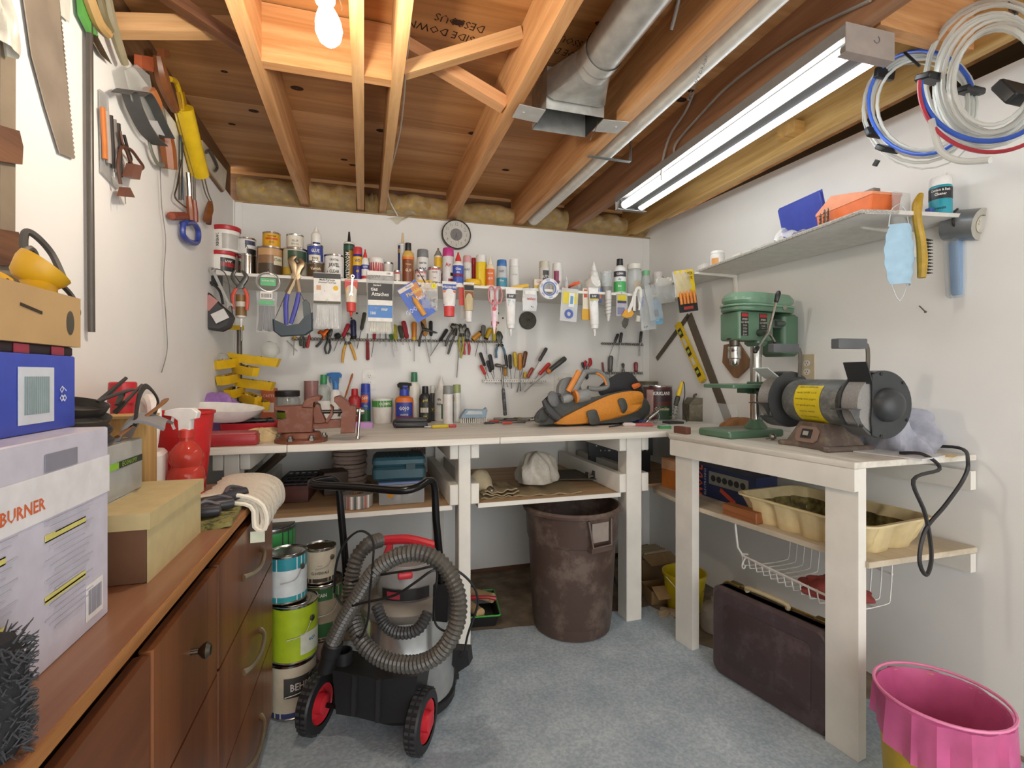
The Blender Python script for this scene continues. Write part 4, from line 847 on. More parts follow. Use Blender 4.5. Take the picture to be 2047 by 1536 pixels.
b = MB(); b.tube([(7 * k * math.cos(i * .9), (-16 - i * 1.0) * k, 7 * k * math.sin(i * .9)) for i in range(36)], .0008, 4); b.tube([(-3 * k, 2 * k, .008), (0, -10 * k, .009), (5 * k, 0, .008)], .001, 4, k=3); b.build('thread', M('#4a4a4a'), t)
t, k = hung('hardware_card', 'grey card with yellow print hanging under the green-labelled bottle', 'packet', 1243, 588); card(t, 25 * k, 44 * k, .003, '#b9b6bc', y=-22 * k); patch(t, 0, -8 * k, 20 * k, 12 * k, .002, '#d8c83a'); patch(t, 0, -16 * k, 20 * k, 5 * k, .002, '#4a4870'); patch(t, -2 * k, -34 * k, 16 * k, 14 * k, .002, '#8a88a8'); hook(t, 0, -2 * k, k)
t, k = hung('tagged_strap', 'orange paper tag on a white strap with silver clip', 'strap', 1262, 590, 2.775 * YSC)
b = MB(); b.tube([(8 * k, 6 * k, 0), (4 * k, -10 * k, .002), (-4 * k, -28 * k, .002), (-8 * k, -36 * k, 0)], 4 * k, 6, k=4, flat=((0, 0, 1), .25)); b.build('strap', M(WH), t)
b = MB(); b.prism([(x * k, y * k) for x, y in ((-22, -42), (-14, -30), (-2, -28), (6, -36), (0, -44), (-14, -46))], 0, .003); b.build('tag', M('#e6a83a', .6), t)
b = MB(); b.prism([(x * k, y * k) for x, y in ((-22, -56), (-16, -46), (-6, -48), (-8, -60), (-14, -68), (-20, -64))], 0, .004, bev=.001); b.build('clip', metal('#9c9a96'), t)
t, k = hung('white_strap', 'looped white strap hanging beside a blue clip', 'strap', 1275, 580, 2.77 * YSC)
b = MB(); b.tube([(-8 * k, -42 * k, 0), (-7 * k, -10 * k, .003), (-2 * k, 3 * k, .003), (5 * k, 2 * k, .003), (6 * k, -14 * k, .003), (4 * k, -40 * k, 0)], 3.2 * k, 6, k=5, flat=((0, 0, 1), .3)); b.build('strap', M('#eeeae2'), t)
b = MB(); b.rbox((9 * k, -22 * k, 0), (5 * k, 24 * k, .008), .002); b.build('blue_clip', M('#4f74bc'), t); b = MB(); b.cyl((2 * k, -52 * k, 0), (0, -64 * k, 0), 5 * k, n=12); b.build('weight', M('#d6d2c6'), t)
small_bag('hardware_packet', 'crumpled clear bag of small screws near the corner', 1288, 578, 34, 82, WH, 11, 2.77 * YSC, .3, fill='#8d8b88', roll=R(8))
t, k = hung('blue_card', 'pale blue card with dark picture in a clear packet', 'packet', 1309, 596, 2.785 * YSC, R(6)); card(t, 26 * k, 50 * k, .003, '#86bfe0', y=-28 * k); patch(t, 0, -30 * k, 10 * k, 14 * k, .002, '#3a4a66'); words(t, 'nail', 0, -44 * k, 7 * k, .0025, '#d9ecf6')
small_bag('hardware_packet', 'puffy clear bag of white plugs hanging at the corner', 1326, 556, 40, 50, WH, 12, 2.75 * YSC, .35, header='#efe9dc', fill='#eceae4', roll=R(10))
small_bag('hardware_packet', 'thin clear bag hanging in front of the pale blue card', 1300, 570, 30, 70, WH, 14, 2.74 * YSC, .22, roll=R(14))
t, k = hung('super_glue_card', 'yellow and black card of small glue tubes hanging in the corner', 'carded packet', 1366, 540, 2.25, R(9)); t['label'] = 'yellow and black card of small glue tubes hanging in the corner'
card(t, 44 * k, 84 * k, .003, '#e6c62a', y=-42 * k); card(t, 44 * k, 32 * k, .0034, '#2e2d30', 'black_print', y=-68 * k); words(t, 'SUPER', 10 * k, -8 * k, 8 * k, .003, '#7a5a10'); words(t, 'GLUE', 10 * k, -17 * k, 8 * k, .003, '#7a5a10'); patch(t, 0, -76 * k, 22 * k, 6 * k, .0026, '#b8443a')
for i in range(5):
 b = MB(); b.lathe([(3 * k, 0), (3 * k, 20 * k), (1 * k, 26 * k)], 10, 0, TR(((-16 + 8 * i) * k, -68 * k, .006), (R(-90), 0, 0))); b.build('glue_vial', M('#d9823a' if i % 2 else '#e08a3c', .35), t)
puff(t, 40 * k, 50 * k, .016, clear('#f0f2f2', .35), 'blister', -6 * k, -26 * k, 21)
# ------------------------------------------------------------------ tool racks on the back wall
GT = 'hand tools on the wall racks'
YW = D - .022
def c5(x, y): return (660 + x / 5.1175, 640 + y / 5.1175)
def c4(x, y): return (400 + x / 5.686, 660 + y / 5.686)
def c1(x, y): return (400 + x / 5.686, 430 + y / 5.686)
def c6(x, y): return (940 + x / 4.652, 660 + y / 4.652)
def rack(label, a, c, mat, style):
 A, C = W(*a, D - .012), W(*c, D - .012); t = thing('tool_rack', label, 'tool rack', A)
 d = C - A; L_ = d.length; u = d.normalized()
 if style == 'loop':
  b = MB(); b.tube([(0, 0, 0), d], .002, 6); b.build('rail', mat, t)
  n = int(L_ / .016); b = MB()
  for i in range(n):
   o = u * (L_ * (i + .5) / n)
   b.tube([o + Vector((.008 * math.cos(q), -.004 - .006 * (1 - math.cos(q * .5)), .009 * math.sin(q))) for q in [2 * math.pi * j / 8 for j in range(8)]], .002, 4, closed=True)
  b.build('spring_loops', mat, t, kind='stuff')
 else:
  b = MB(); b.box(d / 2 + Vector((0, -.018, 0)), (L_, .036, .003)); b.box(d / 2 + Vector((0, -.037, -.006)), (L_, .003, .018)); b.build('rail', mat, t)
  b = MB(); n = int(L_ / .014)
  for i in range(n): b.box(u * (L_ * (i + .5) / n) + Vector((0, -.0388, -.006)), (.006, .001, .005))
  b.build('slots', M('#5a564e', .7), t)
 return t
rack('wire loop tool rack spanning the wall under the cable tie bags', c5(-390, 195), c5(1760, 230), metal('#9a958c', .4), 'loop')
rack('short wire loop rack high in the right corner of the back wall', c6(1215, 128), c6(1602, 138), metal('#8a857c', .4), 'loop')
rack('wire loop rack behind the tool bag near the right corner', c6(1000, 402), c6(1600, 402), metal('#8a857c', .4), 'loop')
rack('white slotted metal rack holding chisels and files', c6(110, 462), c6(690, 466), M('#e6e3da', .4), 'bar')
def driver(name, label, h0, h1, tip, c, w=5, sw=1.4, Y=None, cat='screwdriver', c2=None, blade=False, cs='#9a9894'):
 """handle from h0 to h1 and shaft on to tip, all in pixels on the wall"""
 Y = Y or YW; A, B_, C = W(*h0, Y), W(*h1, Y), W(*tip, Y)
 t = thing(name, label, cat, group=GT); t.matrix_world = axis_to(A, B_); k = mpp(A); L_ = (B_ - A).length; r = w * k / 2
 b = MB(); b.lathe([(r * .3, 0), (r * .8, r * .25), (r, r * .9), (r * .98, L_ * .45), (r * .86, L_ * .72), (r * .98, L_ * .86), (r * .6, L_), (.0005, L_)], 8 if c2 is None else 12)
 b.build('handle', M(c, .35), t)
 if c2:
  b = MB(); b.lathe([(r * 1.02, L_ * .86), (r * .7, L_ * 1.005)], 12, cap=False); b.lathe([(r * .5, -.0005), (r * .84, r * .2)], 12, cap=False); b.build('handle_end', M(c2, .4), t)
 q = t.matrix_world.inverted() @ C; b = MB()
 if blade: b.tube([(0, 0, L_), q], [sw * k * .6, sw * k, sw * k], 6, flat=((0, 1, 0), .3))
 else: b.tube([(0, 0, L_ * .97), q], [sw * k / 2, sw * k / 2 * .9], 7)
 b.build('blade' if blade else 'shaft', metal(cs, .35), t); return t
dv = driver
dv('nail_set', 'slim chrome rod crossing the rack below the curved holder', c4(985, 115), c4(1030, 160), c4(1107, 242), '#c9c7c2', 2.5, 1.6)
dv('screwdriver', 'thin screwdriver with yellow handle under the curved holder', c4(1080, 55), c4(1070, 105), c4(1063, 287), '#d8a83a', 6, 1.2)
dv('screwdriver', 'red handle pointing down right of the curved holder', c4(1215, 205), c4(1245, 60), c4(1250, 10), '#c2363a', 6.5, 2)
pliers('slip_joint_pliers', 'pliers with two short dark green handles beside the red handle', c4(1163, 50), [[c4(1150, 20), c4(1155, -10)], [c4(1176, 20), c4(1170, -10)]], [[c4(1145, 100), c4(1143, 140), c4(1146, 182)], [c4(1180, 100), c4(1182, 150), c4(1180, 208)]], '#6a6a66', '#3f4a3a', 5, 5, YW)
pliers('linesman_pliers', 'pliers with orange and black jaws at the left of the rack', c4(1405, 40), [[c4(1370, 25), c4(1345, 45)], [c4(1440, 5), c4(1450, -20)]], [[c4(1400, 100), c4(1365, 150), c4(1325, 195)], [c4(1440, 70), c4(1450, 90), c4(1455, 110)]], '#c4602e', '#2e3a34', 7, 5, YW)
pliers('needle_pliers', 'black pliers with bowed handles at the left of the rack', c4(1468, 80), [[c4(1478, 40), c4(1490, 0), c4(1485, -25)], [c4(1465, 40), c4(1475, 0)]], [[c4(1440, 150), c4(1422, 210), c4(1440, 275)], [c4(1475, 150), c4(1480, 210), c4(1455, 272)]], '#4a4944', '#33322f', 6, 4, YW - .008)
dv('screwdriver', 'black stubby ball-handled screwdriver on the rack', c4(1545, 35), c4(1580, 95), c4(1520, 242), '#2c2b2a', 13, 1.6)
dv('screwdriver', 'leaning red screwdriver left of the black and blue one', c1(1690, 1235), c1(1625, 1385), c1(1590, 1470), '#b02436', 9, 1.6, YW - .012)
dv('screwdriver', 'black and blue bulky screwdriver above the yellow pliers', c1(1738, 1190), c1(1748, 1410), c1(1765, 1500), '#2d3158', 12, 1.8, None, c2=K)
dv('awl', 'dark olive handled awl standing above the rack', c1(1873, 1105), c1(1832, 1310), c4(1783, 212), '#45433a', 8, 1.4)
pliers('pliers', 'pliers with long yellow handles hanging from the rack', c4(1672, 105), [[c4(1655, 80), c4(1660, 50), c4(1668, 35)], [c4(1690, 80), c4(1686, 50), c4(1676, 35)]], [[c4(1655, 170), c4(1632, 250), c4(1620, 372)], [c4(1705, 160), c4(1740, 250), c4(1765, 342)]], '#77746c', '#dca63a', 8, 5.5, YW)
dv('scraper', 'long red handled tool hanging handle down', c4(1906, 345), c4(1903, 120), c4(1905, 35), '#8d2a2c', 7.5, 3)
dv('screwdriver', 'red screwdriver just right of the red handled hanging tool', c4(1985, 25), c4(1978, 110), c4(1948, 307), '#a82a30', 7, 1.3)
dv('hex_key', 'thin grey rod left of the green screwdriver', c5(512, 130), c5(512, 150), c5(510, 240), '#8d8a84', 2.5, 1.4)
dv('punch', 'small dark punch left of the green screwdriver', c5(570, 130), c5(571, 200), c5(572, 270), '#6a6660', 2.6, 1.6)
dv('screwdriver', 'green handled screwdriver behind the cream cable tie bag', c5(618, 140), c5(632, 205), c5(655, 380), '#3f7a3c', 7, 1.4)
dv('screwdriver', 'translucent yellow-green screwdriver right of the cream tie bag', c5(655, 45), c5(670, 200), c5(685, 318), '#b8b02c', 9.5, 1.4, YW - .012)
dv('screwdriver', 'dark olive screwdriver left of the ribbed red one', c5(708, 55), c5(740, 190), c5(750, 255), '#454a3a', 9, 1.6)
dv('screwdriver', 'ribbed dark red screwdriver in the middle of the rack', c5(748, 8), c5(788, 190), c5(822, 318), '#9c2634', 10, 1.6, YW - .014)
dv('screwdriver', 'orange and yellow striped screwdriver hanging upright', c5(860, 18), c5(860, 205), c5(860, 422), '#d8842a', 10.5, 1.6, None, c2='#e0b83a')
dv('file', 'wooden handled rasp with long tapering shaft', c5(940, -75), c5(975, 165), c5(1022, 438), '#c98d4a', 11, 1.9, YW - .008, 'file')
pliers('tin_snips', 'black snips crossing in front of the wooden rasp handle', c5(955, 95), [[c5(990, 100), c5(1030, 112), c5(1098, 130)], [c5(950, 60), c5(930, 20)]], [[c5(940, 130), c5(920, 190), c5(910, 272)], [c5(985, 92), c5(1030, 112), c5(1085, 128)]], '#3b3935', '#2c2b29', 5, 4.5, YW - .03)
dv('screwdriver', 'straight black screwdriver right of the wooden rasp', c5(1030, 8), c5(1032, 165), c5(1035, 318), '#2a2927', 7.5, 1.4)
dv('screwdriver', 'slanted black screwdriver pointing down to the left', c5(1200, 92), c5(1122, 215), c5(1022, 372), '#2c2a28', 7.5, 1.6)
pliers('adjustable_pliers', 'big dark adjustable pliers with curved grips', c5(1285, 75), [[c5(1262, 60), c5(1275, 45)], [c5(1305, 60), c5(1312, 48)]], [[c5(1250, 120), c5(1205, 190), c5(1180, 272)], [c5(1275, 160), c5(1240, 240), c5(1205, 352)]], '#55524c', '#46443f', 12, 5, YW - .01)
pliers('locking_pliers', 'pliers with one yellow and one dark grip, jaws open upward', c5(1350, 115), [[c5(1335, 80), c5(1332, 40)], [c5(1375, 80), c5(1382, 40)]], [[c5(1325, 170), c5(1318, 240), c5(1330, 320)], [c5(1360, 170), c5(1362, 270), c5(1335, 388)]], '#6a675f', '#a8a032', 8, 5, YW)
dv('file', 'long thin needle file hanging below the yellow gripped pliers', c5(1320, 235), c5(1316, 290), c5(1295, 590), '#8a857a', 3, 2.0, None, 'file')
pliers('side_cutters', 'small pliers with red handles in the middle of the rack', c5(1405, 175), [[c5(1398, 140), c5(1406, 100), c5(1410, 82)], [c5(1416, 140), c5(1414, 100)]], [[c5(1385, 220), c5(1368, 280), c5(1376, 355)], [c5(1415, 220), c5(1425, 280), c5(1420, 355)]], '#5a5852', '#b82c34', 7, 5, YW)
dv('screwdriver', 'orange and black chunky screwdriver lying across the rack', c5(1455, 205), c5(1545, 125), c5(1482, 372), '#d89422', 11, 1.6, YW - .01, c2=K)
dv('flashlight', 'grey penlight standing in the rack among yellow tools', c5(1572, 50), c5(1560, 165), c5(1562, 270), '#77746c', 10, 1.6, YW - .02, 'flashlight')
dv('screwdriver', 'yellow and black screwdriver beside the grey penlight', c5(1640, 85), c5(1590, 200), c5(1603, 348), '#d8b022', 10, 1.6, YW - .004, c2=K)
dv('screwdriver', 'clear yellow screwdriver with taped handle left of the blue pliers', c5(1680, 60), c5(1678, 215), c5(1688, 392), '#b8a42c', 9, 1.5, YW - .006)
pliers('combination_pliers', 'pliers with blue handles at the right end of the rack', c5(1730, 215), [[c5(1715, 170), c5(1725, 112)], [c5(1745, 170), c5(1735, 118)]], [[c5(1712, 270), c5(1695, 330), c5(1702, 388)], [c5(1765, 270), c5(1785, 320), c5(1790, 362)]], '#4f4e4a', '#3a6482', 8, 4.5, YW)
YK = D - .036
dv('clamp', 'red clamp at the left end of the white rack', c6(95, 325), c6(140, 415), c6(155, 495), '#cc3c34', 7, 2.6, YK, 'clamp')
dv('screwdriver', 'tall black screwdriver at the left of the white rack', c6(92, 208), c6(135, 335), c6(172, 450), '#2c2b2b', 7, 1.5, YK)
dv('screwdriver', 'short black screwdriver, lower of the left cluster in the white rack', c6(160, 282), c6(190, 392), c6(240, 505), '#26262a', 7, 1.5, YK - .012)
dv('screwdriver', 'black screwdriver leaning right in the left cluster of the white rack', c6(180, 225), c6(212, 370), c6(225, 440), '#2d2c2e', 8, 1.5, YK)
dv('chisel', 'small tan handled chisel behind the hammer head', c6(322, 340), c6(328, 430), c6(350, 530), '#b8842e', 7, 2.6, YK, 'chisel', blade=True)
dv('screwdriver', 'black screwdriver just right of the hammer', c6(325, 228), c6(342, 350), c6(352, 440), '#25242a', 6.5, 1.5, YK - .01)
dv('screwdriver', 'upright black screwdriver in the middle of the white rack', c6(368, 226), c6(374, 362), c6(386, 545), '#232226', 7, 1.6, YK)
dv('chisel', 'yellow handled chisel in the middle of the white rack', c6(412, 203), c6(425, 345), c6(412, 450), '#d6b52c', 8.5, 3, YK, 'chisel', blade=True)
dv('chisel', 'amber wooden chisel with long flat blade', c6(466, 212), c6(462, 375), c6(466, 570), '#c4812e', 9.5, 3.4, YK - .012, 'chisel', blade=True)
dv('chisel', 'dark brown chisel leaning left with long flat blade', c6(518, 196), c6(490, 350), c6(436, 580), '#6e4026', 9, 4, YK, 'chisel', blade=True)
dv('screwdriver', 'short yellow handle standing in the white rack', c6(512, 385), c6(505, 445), c6(500, 470), '#c9a82c', 7, 1.5, YK - .008)
dv('chisel', 'short rusty red handle leaning right in the white rack', c6(582, 350), c6(532, 445), c6(505, 500), '#a8483a', 8, 2, YK, 'chisel')
dv('screwdriver', 'long chrome screwdriver with black grip leaning far right', c6(712, 165), c6(640, 290), c6(490, 560), '#3a3a3a', 7.5, 2, YK - .014)
dv('screwdriver', 'bright red screwdriver leaning right in the white rack', c6(742, 308), c6(640, 415), c6(560, 500), '#c8342e', 8, 1.8, YK)
dv('screwdriver', 'big grey and orange screwdriver at the right end of the white rack', c6(888, 258), c6(715, 395), c6(502, 576), '#4a4c46', 11, 2, YK - .02, c2='#e0802a')
# ball-peen hammer leaning against the wall
T = axis_to(W(*c6(325, 795), 2.86), W(*c6(290, 335), 2.9)); t = thing('ball_peen_hammer', 'steel hammer with dark grip leaning against the wall under the white rack', 'hammer', group=GT); t.matrix_world = T; L_ = (W(*c6(325, 795), 2.86) - W(*c6(290, 335), 2.9)).length
b = MB(); b.lathe([(.007, 0), (.011, .004), (.0115, .05), (.0105, L_ * .5), (.008, L_ * .54), (.0005, L_ * .545)], 12); b.build('grip', M('#4a4c50', .6, 0, 'scuff', .1, 40., c2='#a8a8a4'), t)
b = MB(); b.cyl((0, 0, L_ * .5), (0, 0, L_ * .97), .0065, n=10); b.build('shaft', metal('#8d8d8a'), t)
b = MB(); b.lathe([(.011, -.035), (.012, -.03), (.012, -.015), (.008, -.005), (.011, .01), (.012, .03), (.009, .04), (.001, .045)], 14, 0, TR((0, 0, L_), (R(75), 0, R(40)))); b.build('head', metal('#a5a4a0', .3), t)
# right-hand racks
dv('screwdriver', 'slim black screwdriver leaning left on the high corner rack', c6(1375, 35), c6(1345, 115), c6(1290, 248), '#2a2a2a', 6, 1.3)
dv('screwdriver', 'slim black screwdriver with long shaft on the high corner rack', c6(1408, 22), c6(1395, 118), c6(1370, 342), '#242424', 6.5, 1.3, YW - .01)
dv('gauge', 'black and silver tapered tool hanging alone in the corner', c6(1592, 12), c6(1580, 120), c6(1575, 242), '#33302e', 6, 3, None, 'gauge')
pliers('snips', 'red looped snips standing behind the circular saw', c6(1085, 400), [[c6(1060, 430), c6(1055, 450)], [c6(1085, 440), c6(1080, 460)]], [[c6(1070, 340), c6(1065, 310), c6(1080, 290)], [c6(1100, 340), c6(1122, 310), c6(1115, 262)]], '#6a6864', '#b4242c', 6, 7, YW)
dv('screwdriver', 'black screwdriver left of the red snips', c6(1042, 300), c6(1050, 350), c6(1060, 440), '#26262a', 5, 1.3)
dv('file', 'dark red thin file behind the tool bag', c6(1230, 300), c6(1240, 390), c6(1248, 470), '#8a2c2e', 4, 2, None, 'file')
dv('screwdriver', 'big grey handled screwdriver behind the tool bag', c6(1308, 238), c6(1300, 392), c6(1300, 500), '#5d5c56', 10.5, 2.2)
pliers('tweezers', 'small steel pincers on the rack behind the tool bag', c6(1422, 345), [[c6(1412, 325), c6(1420, 308)], [c6(1430, 325), c6(1424, 308)]], [[c6(1415, 365), c6(1410, 390)], [c6(1430, 365), c6(1434, 390)]], '#77756e', '#66645e', 3.5, 3, YW, 'tweezers')
dv('screwdriver', 'dark red handled screwdriver nearest the right corner', c6(1541, 298), c6(1540, 392), c6(1540, 485), '#8e2630', 8.5, 1.5)
# wall outlets
def outlet(label, T, w, h, n, c=WH):
 t = thing('wall_outlet', label, 'outlet'); t.matrix_world = T
 b = MB(); b.rbox((0, 0, .002), (w, h, .005), .005, n=3); b.build('cover_plate', M(c, .35), t)
 for i in range(n):
  for s in (-1, 1):
   x = (i - (n - 1) / 2) * .046; b = MB(); b.lathe([(.0165, .004), (.0165, .0062), (.001, .0064)], 18, 0, TR((x, s * .0195, 0)), sy=.85); o = b.build('socket', M('#dedad0' if n == 1 and c != WH else '#e9e6de', .35), t)
   b = MB(); b.box((x - .006, s * .0195 + .003, .0066), (.002, .008, .001)); b.box((x + .006, s * .0195 + .003, .0066), (.002, .007, .001)); b.lathe([(.0024, .0062), (.0024, .0072)], 8, 0, TR((x, s * .0195 - .007, 0))); b.build('slots', M('#3a3632', .7), o)
outlet('white wall outlet behind the blue insect spray', wallT(W(738, 759, D)), .075, .12, 1)
outlet('white double wall outlet behind the tool bag', wallT(W(1124, 765, D)), .118, .118, 2)
outlet('beige wall outlet on the right wall behind the grinder', wallT(RWp(1614, 735, .0), 0, 'right'), .075, .12, 1, '#c9bb9c')
# ------------------------------------------------------------------ clock
T = wallT(W(911, 471, D - .002)); k = mpp(T.translation)
t = thing('wall_clock', 'round pale wall clock with grey centre above the spray cans', 'clock'); t.matrix_world = T
b = MB(); b.lathe([(29 * k, 0), (29.5 * k, .012), (29 * k, .03), (27.5 * k, .033), (27 * k, .026)], 40, cap=False); b.build('rim', M('#4a443c', .35, .4), t)
b = MB(); b.lathe([(27.5 * k, .02), (12 * k, .0201), (12 * k, .0205, 1), (.001, .0206, 1)], 40, cap=False); b.build('dial', [M('#d6d2c6', .4), M('#6f6c68', .4)], t)
b = MB()
for i in range(1, 13):
 a = R(90 - 30 * i); b.text(str(i), 9.5 * k, TR((20.5 * k * math.cos(a), 20.5 * k * math.sin(a), .0212)) @ Matrix.Rotation(R(-30 * i if i not in (4, 5, 6, 7, 8) else -30 * i + 0), 4, 'Z') if False else TR((20.5 * k * math.cos(a), 20.5 * k * math.sin(a), .0212)), wide=.8)
b.build('numerals', M('#8a867c', .5), t)
b = MB(); b.prism([(-.0012, -.01), (.0012, -.01), (.0007, 20 * k), (-.0007, 20 * k)], .0225, .0232, 0, Matrix.Rotation(R(194), 4, 'Z')); b.prism([(-.0016, -.008), (.0016, -.008), (.001, 11 * k), (-.001, 11 * k)], .0225, .0232, 0, Matrix.Rotation(R(160), 4, 'Z')); b.build('hands', M(K, .4), t)
b = MB(); b.lathe([(27.4 * k, .0285), (.001, .029)], 40, cap=False); b.build('glass', clear('#ffffff', .1, .02), t)

# ------------------------------------------------------------------ things on the back bench
GB_ = 'bottles and tools along the back of the bench'
def Bp(px, py): return at(px, py, 2, ZB)
def bprod(name, label, cat, px, w, ptop, pbase, kind, c, c2='#d8d4c8', **kw):
 p = Bp(px, pbase); Y = min(p[1] + w / 2 * mpp(p), D - .01 - w / 2 * mpp(p)); kw.setdefault('group', GB_)
 return prod(name, label, cat, px, w, ptop, kind, c, c2, Y=Y, zb=ZB, **kw)
CLR = ('#e4e9e8', .07, 0., 'film', .1, 25., .3)
bprod('plastic_jar', 'wide clear jar with black lid behind the vise', 'jar', 574, 51, 781, 836, 'jar', CLR, '#2a2a2c', bands=[(.3, .8, K, -45, 45), (.32, .55, '#b5cf3a', -45, 45)], text=[('KIRKLAND', .67, .13, WH)])
t = bprod('glass_jar', 'brownish pink open jar holding a yellow pencil', 'jar', 622, 28, 762, 840, 'cup', ('#b88a86', .2, 0., 'film', .2, 25., .75))
b = MB(); b.cyl((.006, .004, .01), (.014, .002, .2), .0035, n=6); b.lathe([(.0035, 0), (.0005, .014)], 6, 0, TR((.014, .002, .2))); b.build('pencil', M('#d9a52c', .4), t)
bprod('squeeze_bottle', 'clear dish soap bottle with green cap behind the vise', 'bottle', 647, 25, 749, 845, 'flip', ('#dfe6e2', .08, 0., 'film', .1, 25., .38), '#3f9a5e', flat=.7, bands=[(.05, .72, WH, -75, 75), (.1, .25, '#cfd84a', -75, -30)])
def trigger(t, z, c, k, c2=None, turn=0):
 T = TR((0, 0, z), (0, 0, turn))
 b = MB(); b.prism([(-.014, 0), (.014, 0), (.016, .03), (.03, .034), (.034, .05), (.02, .062), (-.022, .062), (-.05, .056), (-.052, .044), (-.03, .04), (-.016, .028)], -.012, .012, 0, T @ FRONT, .003); b.build('spray_head', M(c, .4), t)
 b = MB(); b.tube([T @ Vector(p) for p in ((-.032, 0, .042), (-.036, 0, .022), (-.03, 0, .004))], .004, 6, k=3); b.build('trigger', M(c2 or c, .4), t)
t = bprod('spray_bottle', 'white spray bottle with blue trigger head behind the vise', 'spray bottle', 671, 22, 762, 845, 'flip', '#efede8', '#4a86cc', flat=.8); trigger(t, .222, '#4a86cc', 1, turn=R(-30))
bprod('squeeze_bottle', 'red bottle with red cap left of the blue insect spray', 'bottle', 709, 25, 777, 846, 'flip', '#b3262c', '#c02c32', flat=.7, bands=[(.1, .6, '#7a1c24', -60, 60)], text=[('OIL', .5, .16, '#e6d6d0'), ('TREAT', .3, .1, '#e6d6d0')])
bprod('spray_can', 'blue and green insect repellent spray lettered OFF', 'spray can', 731, 20, 767, 846, 'spray', '#3a56b4', '#3748ae', bands=[(0, .42, '#2f6a42', -60, 60), (.66, .92, '#e0632c', -60, 30)], text=[('OFF!', .8, .16, WH, 0, -.2), ('deep', .55, .1, '#b8d04a')])
p = Bp(722, 856); t = thing('plastic_tray', 'small lilac plastic tray under the red bottle and insect spray', 'tray', (p[0], p[1] + .03, ZB), (0, 0, R(8)))
b = MB(); b.prism(rrect(.11, .07, .012), 0, .004); b.build('base', M('#b98ac6', .4), t)
b = MB(); n_ = rrect(.112, .072, .012); m_ = rrect(.106, .066, .01); q = len(n_); b.add([(x, y, z) for z in (0, .026) for x, y in n_ + m_], [f for i in range(q) for j in [(i + 1) % q] for f in ((i, j, j + 2*q, i + 2*q), (i + q, i + 3*q, j + 3*q, j + q), (i + 2*q, j + 2*q, j + 3*q, i + 3*q))]); b.build('wall', M('#c396ce', .4), t)
bprod('plastic_tub', 'white paint tub with green band lettered Olympic', 'tub', 764, 41, 797, 848, 'cup', '#ece9e2', bands=[(.66, .92, '#4c9c48')], text=[('OLYMPIC', .79, .16, WH, 0, .35)])
t = bprod('soap_bottle', 'orange hand cleaner bottle with blue pump lettered GOJO', 'bottle', 808, 37, 778, 848, 'flip', '#e0752a', '#3b4cae', flat=.6, bands=[(.05, .95, '#2f3f9c', -62, 62), (.05, .28, '#d8502a', -62, 62)], text=[('GOJO', .66, .24, WH), ('ORANGE', .36, .12, WH)])
b = MB(); b.cyl((0, 0, .17), (0, 0, .205), .008, n=10); b.rbox((.006, -.008, .205), (.03, .018, .012), .004); b.build('pump', M('#3b4cae', .4), t)
t = bprod('spray_bottle', 'dark spray bottle with black trigger behind the orange cleaner', 'spray bottle', 806, 24, 790, 840, 'flip', '#d6d2ca', K, flat=.7); trigger(t, .165, '#2b2b2a', 1, turn=R(160))
bprod('jug', 'tall white jug with dark green cap', 'jug', 828, 25, 744, 842, 'flip', '#ebe7da', '#3f7f5c', flat=.8)
bprod('squeeze_bottle', 'black bottle with yellow and white label', 'bottle', 850, 25, 772, 846, 'flip', '#222224', '#1d1d1e', flat=.7, bands=[(.1, .9, '#35342f', -55, 55), (.4, .62, '#d8d4c4', -50, 30)], text=[('gold', .95, .16, '#d8c23a'), ('max', .25, .12, '#d8c23a')])
bprod('spray_can', 'thin dark and white can between the black bottle and pump bottle', 'spray can', 865, 11, 771, 842, 'spray', '#3a3a38', '#d8d6d0', text=[('x', .4, .3, '#d8c23a')])
t = bprod('squeeze_bottle', 'white bottle with narrow spout and dark green picture', 'bottle', 882, 28, 752, 842, 'glue', '#eae8e2', '#efece6', bands=[(.06, .62, '#2f6a44', 0, 50)], text=[('tile', .8, .14, K, 0, -.3), ('Aqua', .62, .12, K, 0, -.3)])
bprod('spray_can', 'white spray paint can with speckled grey cap', 'spray can', 896, 23, 771, 849, 'spray', '#e4e2de', '#8c8e8c', bands=[(0, 1, '#3a3a3a', 55, 75)])
bprod('spray_can', 'white spray paint can with olive green cap', 'spray can', 913, 18, 769, 845, 'spray', '#e6e4dd', '#9aa46a', bands=[(.72, .86, YL, -60, -30)])
p = Bp(824, 856); t = thing('wallet', 'black leather folding case lying in front of the orange cleaner', 'case', (p[0], p[1] + .045, ZB), (0, 0, R(-6)))
for z in (0, .026):
 b = MB(); b.rbox((0, 0, z + .011), (.165, .085, .02), .006); b.build('cover', M('#26262a', .35), t)
b = MB(); b.tube([(-.08, -.04, .004), (-.088, -.04, .024), (-.08, -.04, .044)], .006, 6, k=4); b.box((0, 0, .023), (.155, .078, .008)); b.build('fold', M('#3a3a3e', .3), t)
p = Bp(888, 856); t = thing('utility_knife', 'yellow cutter with red tip lying on the bench', 'knife', (p[0], p[1] + .01, ZB + .009), (0, 0, R(6)))
b = MB(); b.rbox((-.02, 0, 0), (.09, .02, .016), .006); b.build('handle', M('#d8c02c', .4), t); b = MB(); b.rbox((.045, 0, 0), (.04, .018, .014), .005); b.build('tip', M('#c8444a', .4), t); b = MB(); b.box((-.075, .004, 0), (.05, .004, .004)); b.build('blade', metal(), t)
p = Bp(948, 846); t = thing('scrub_brush', 'pale blue scrubbing brush with white bristles', 'brush', (p[0], p[1] + .03, ZB), (0, 0, R(-4))); kk = mpp(p)
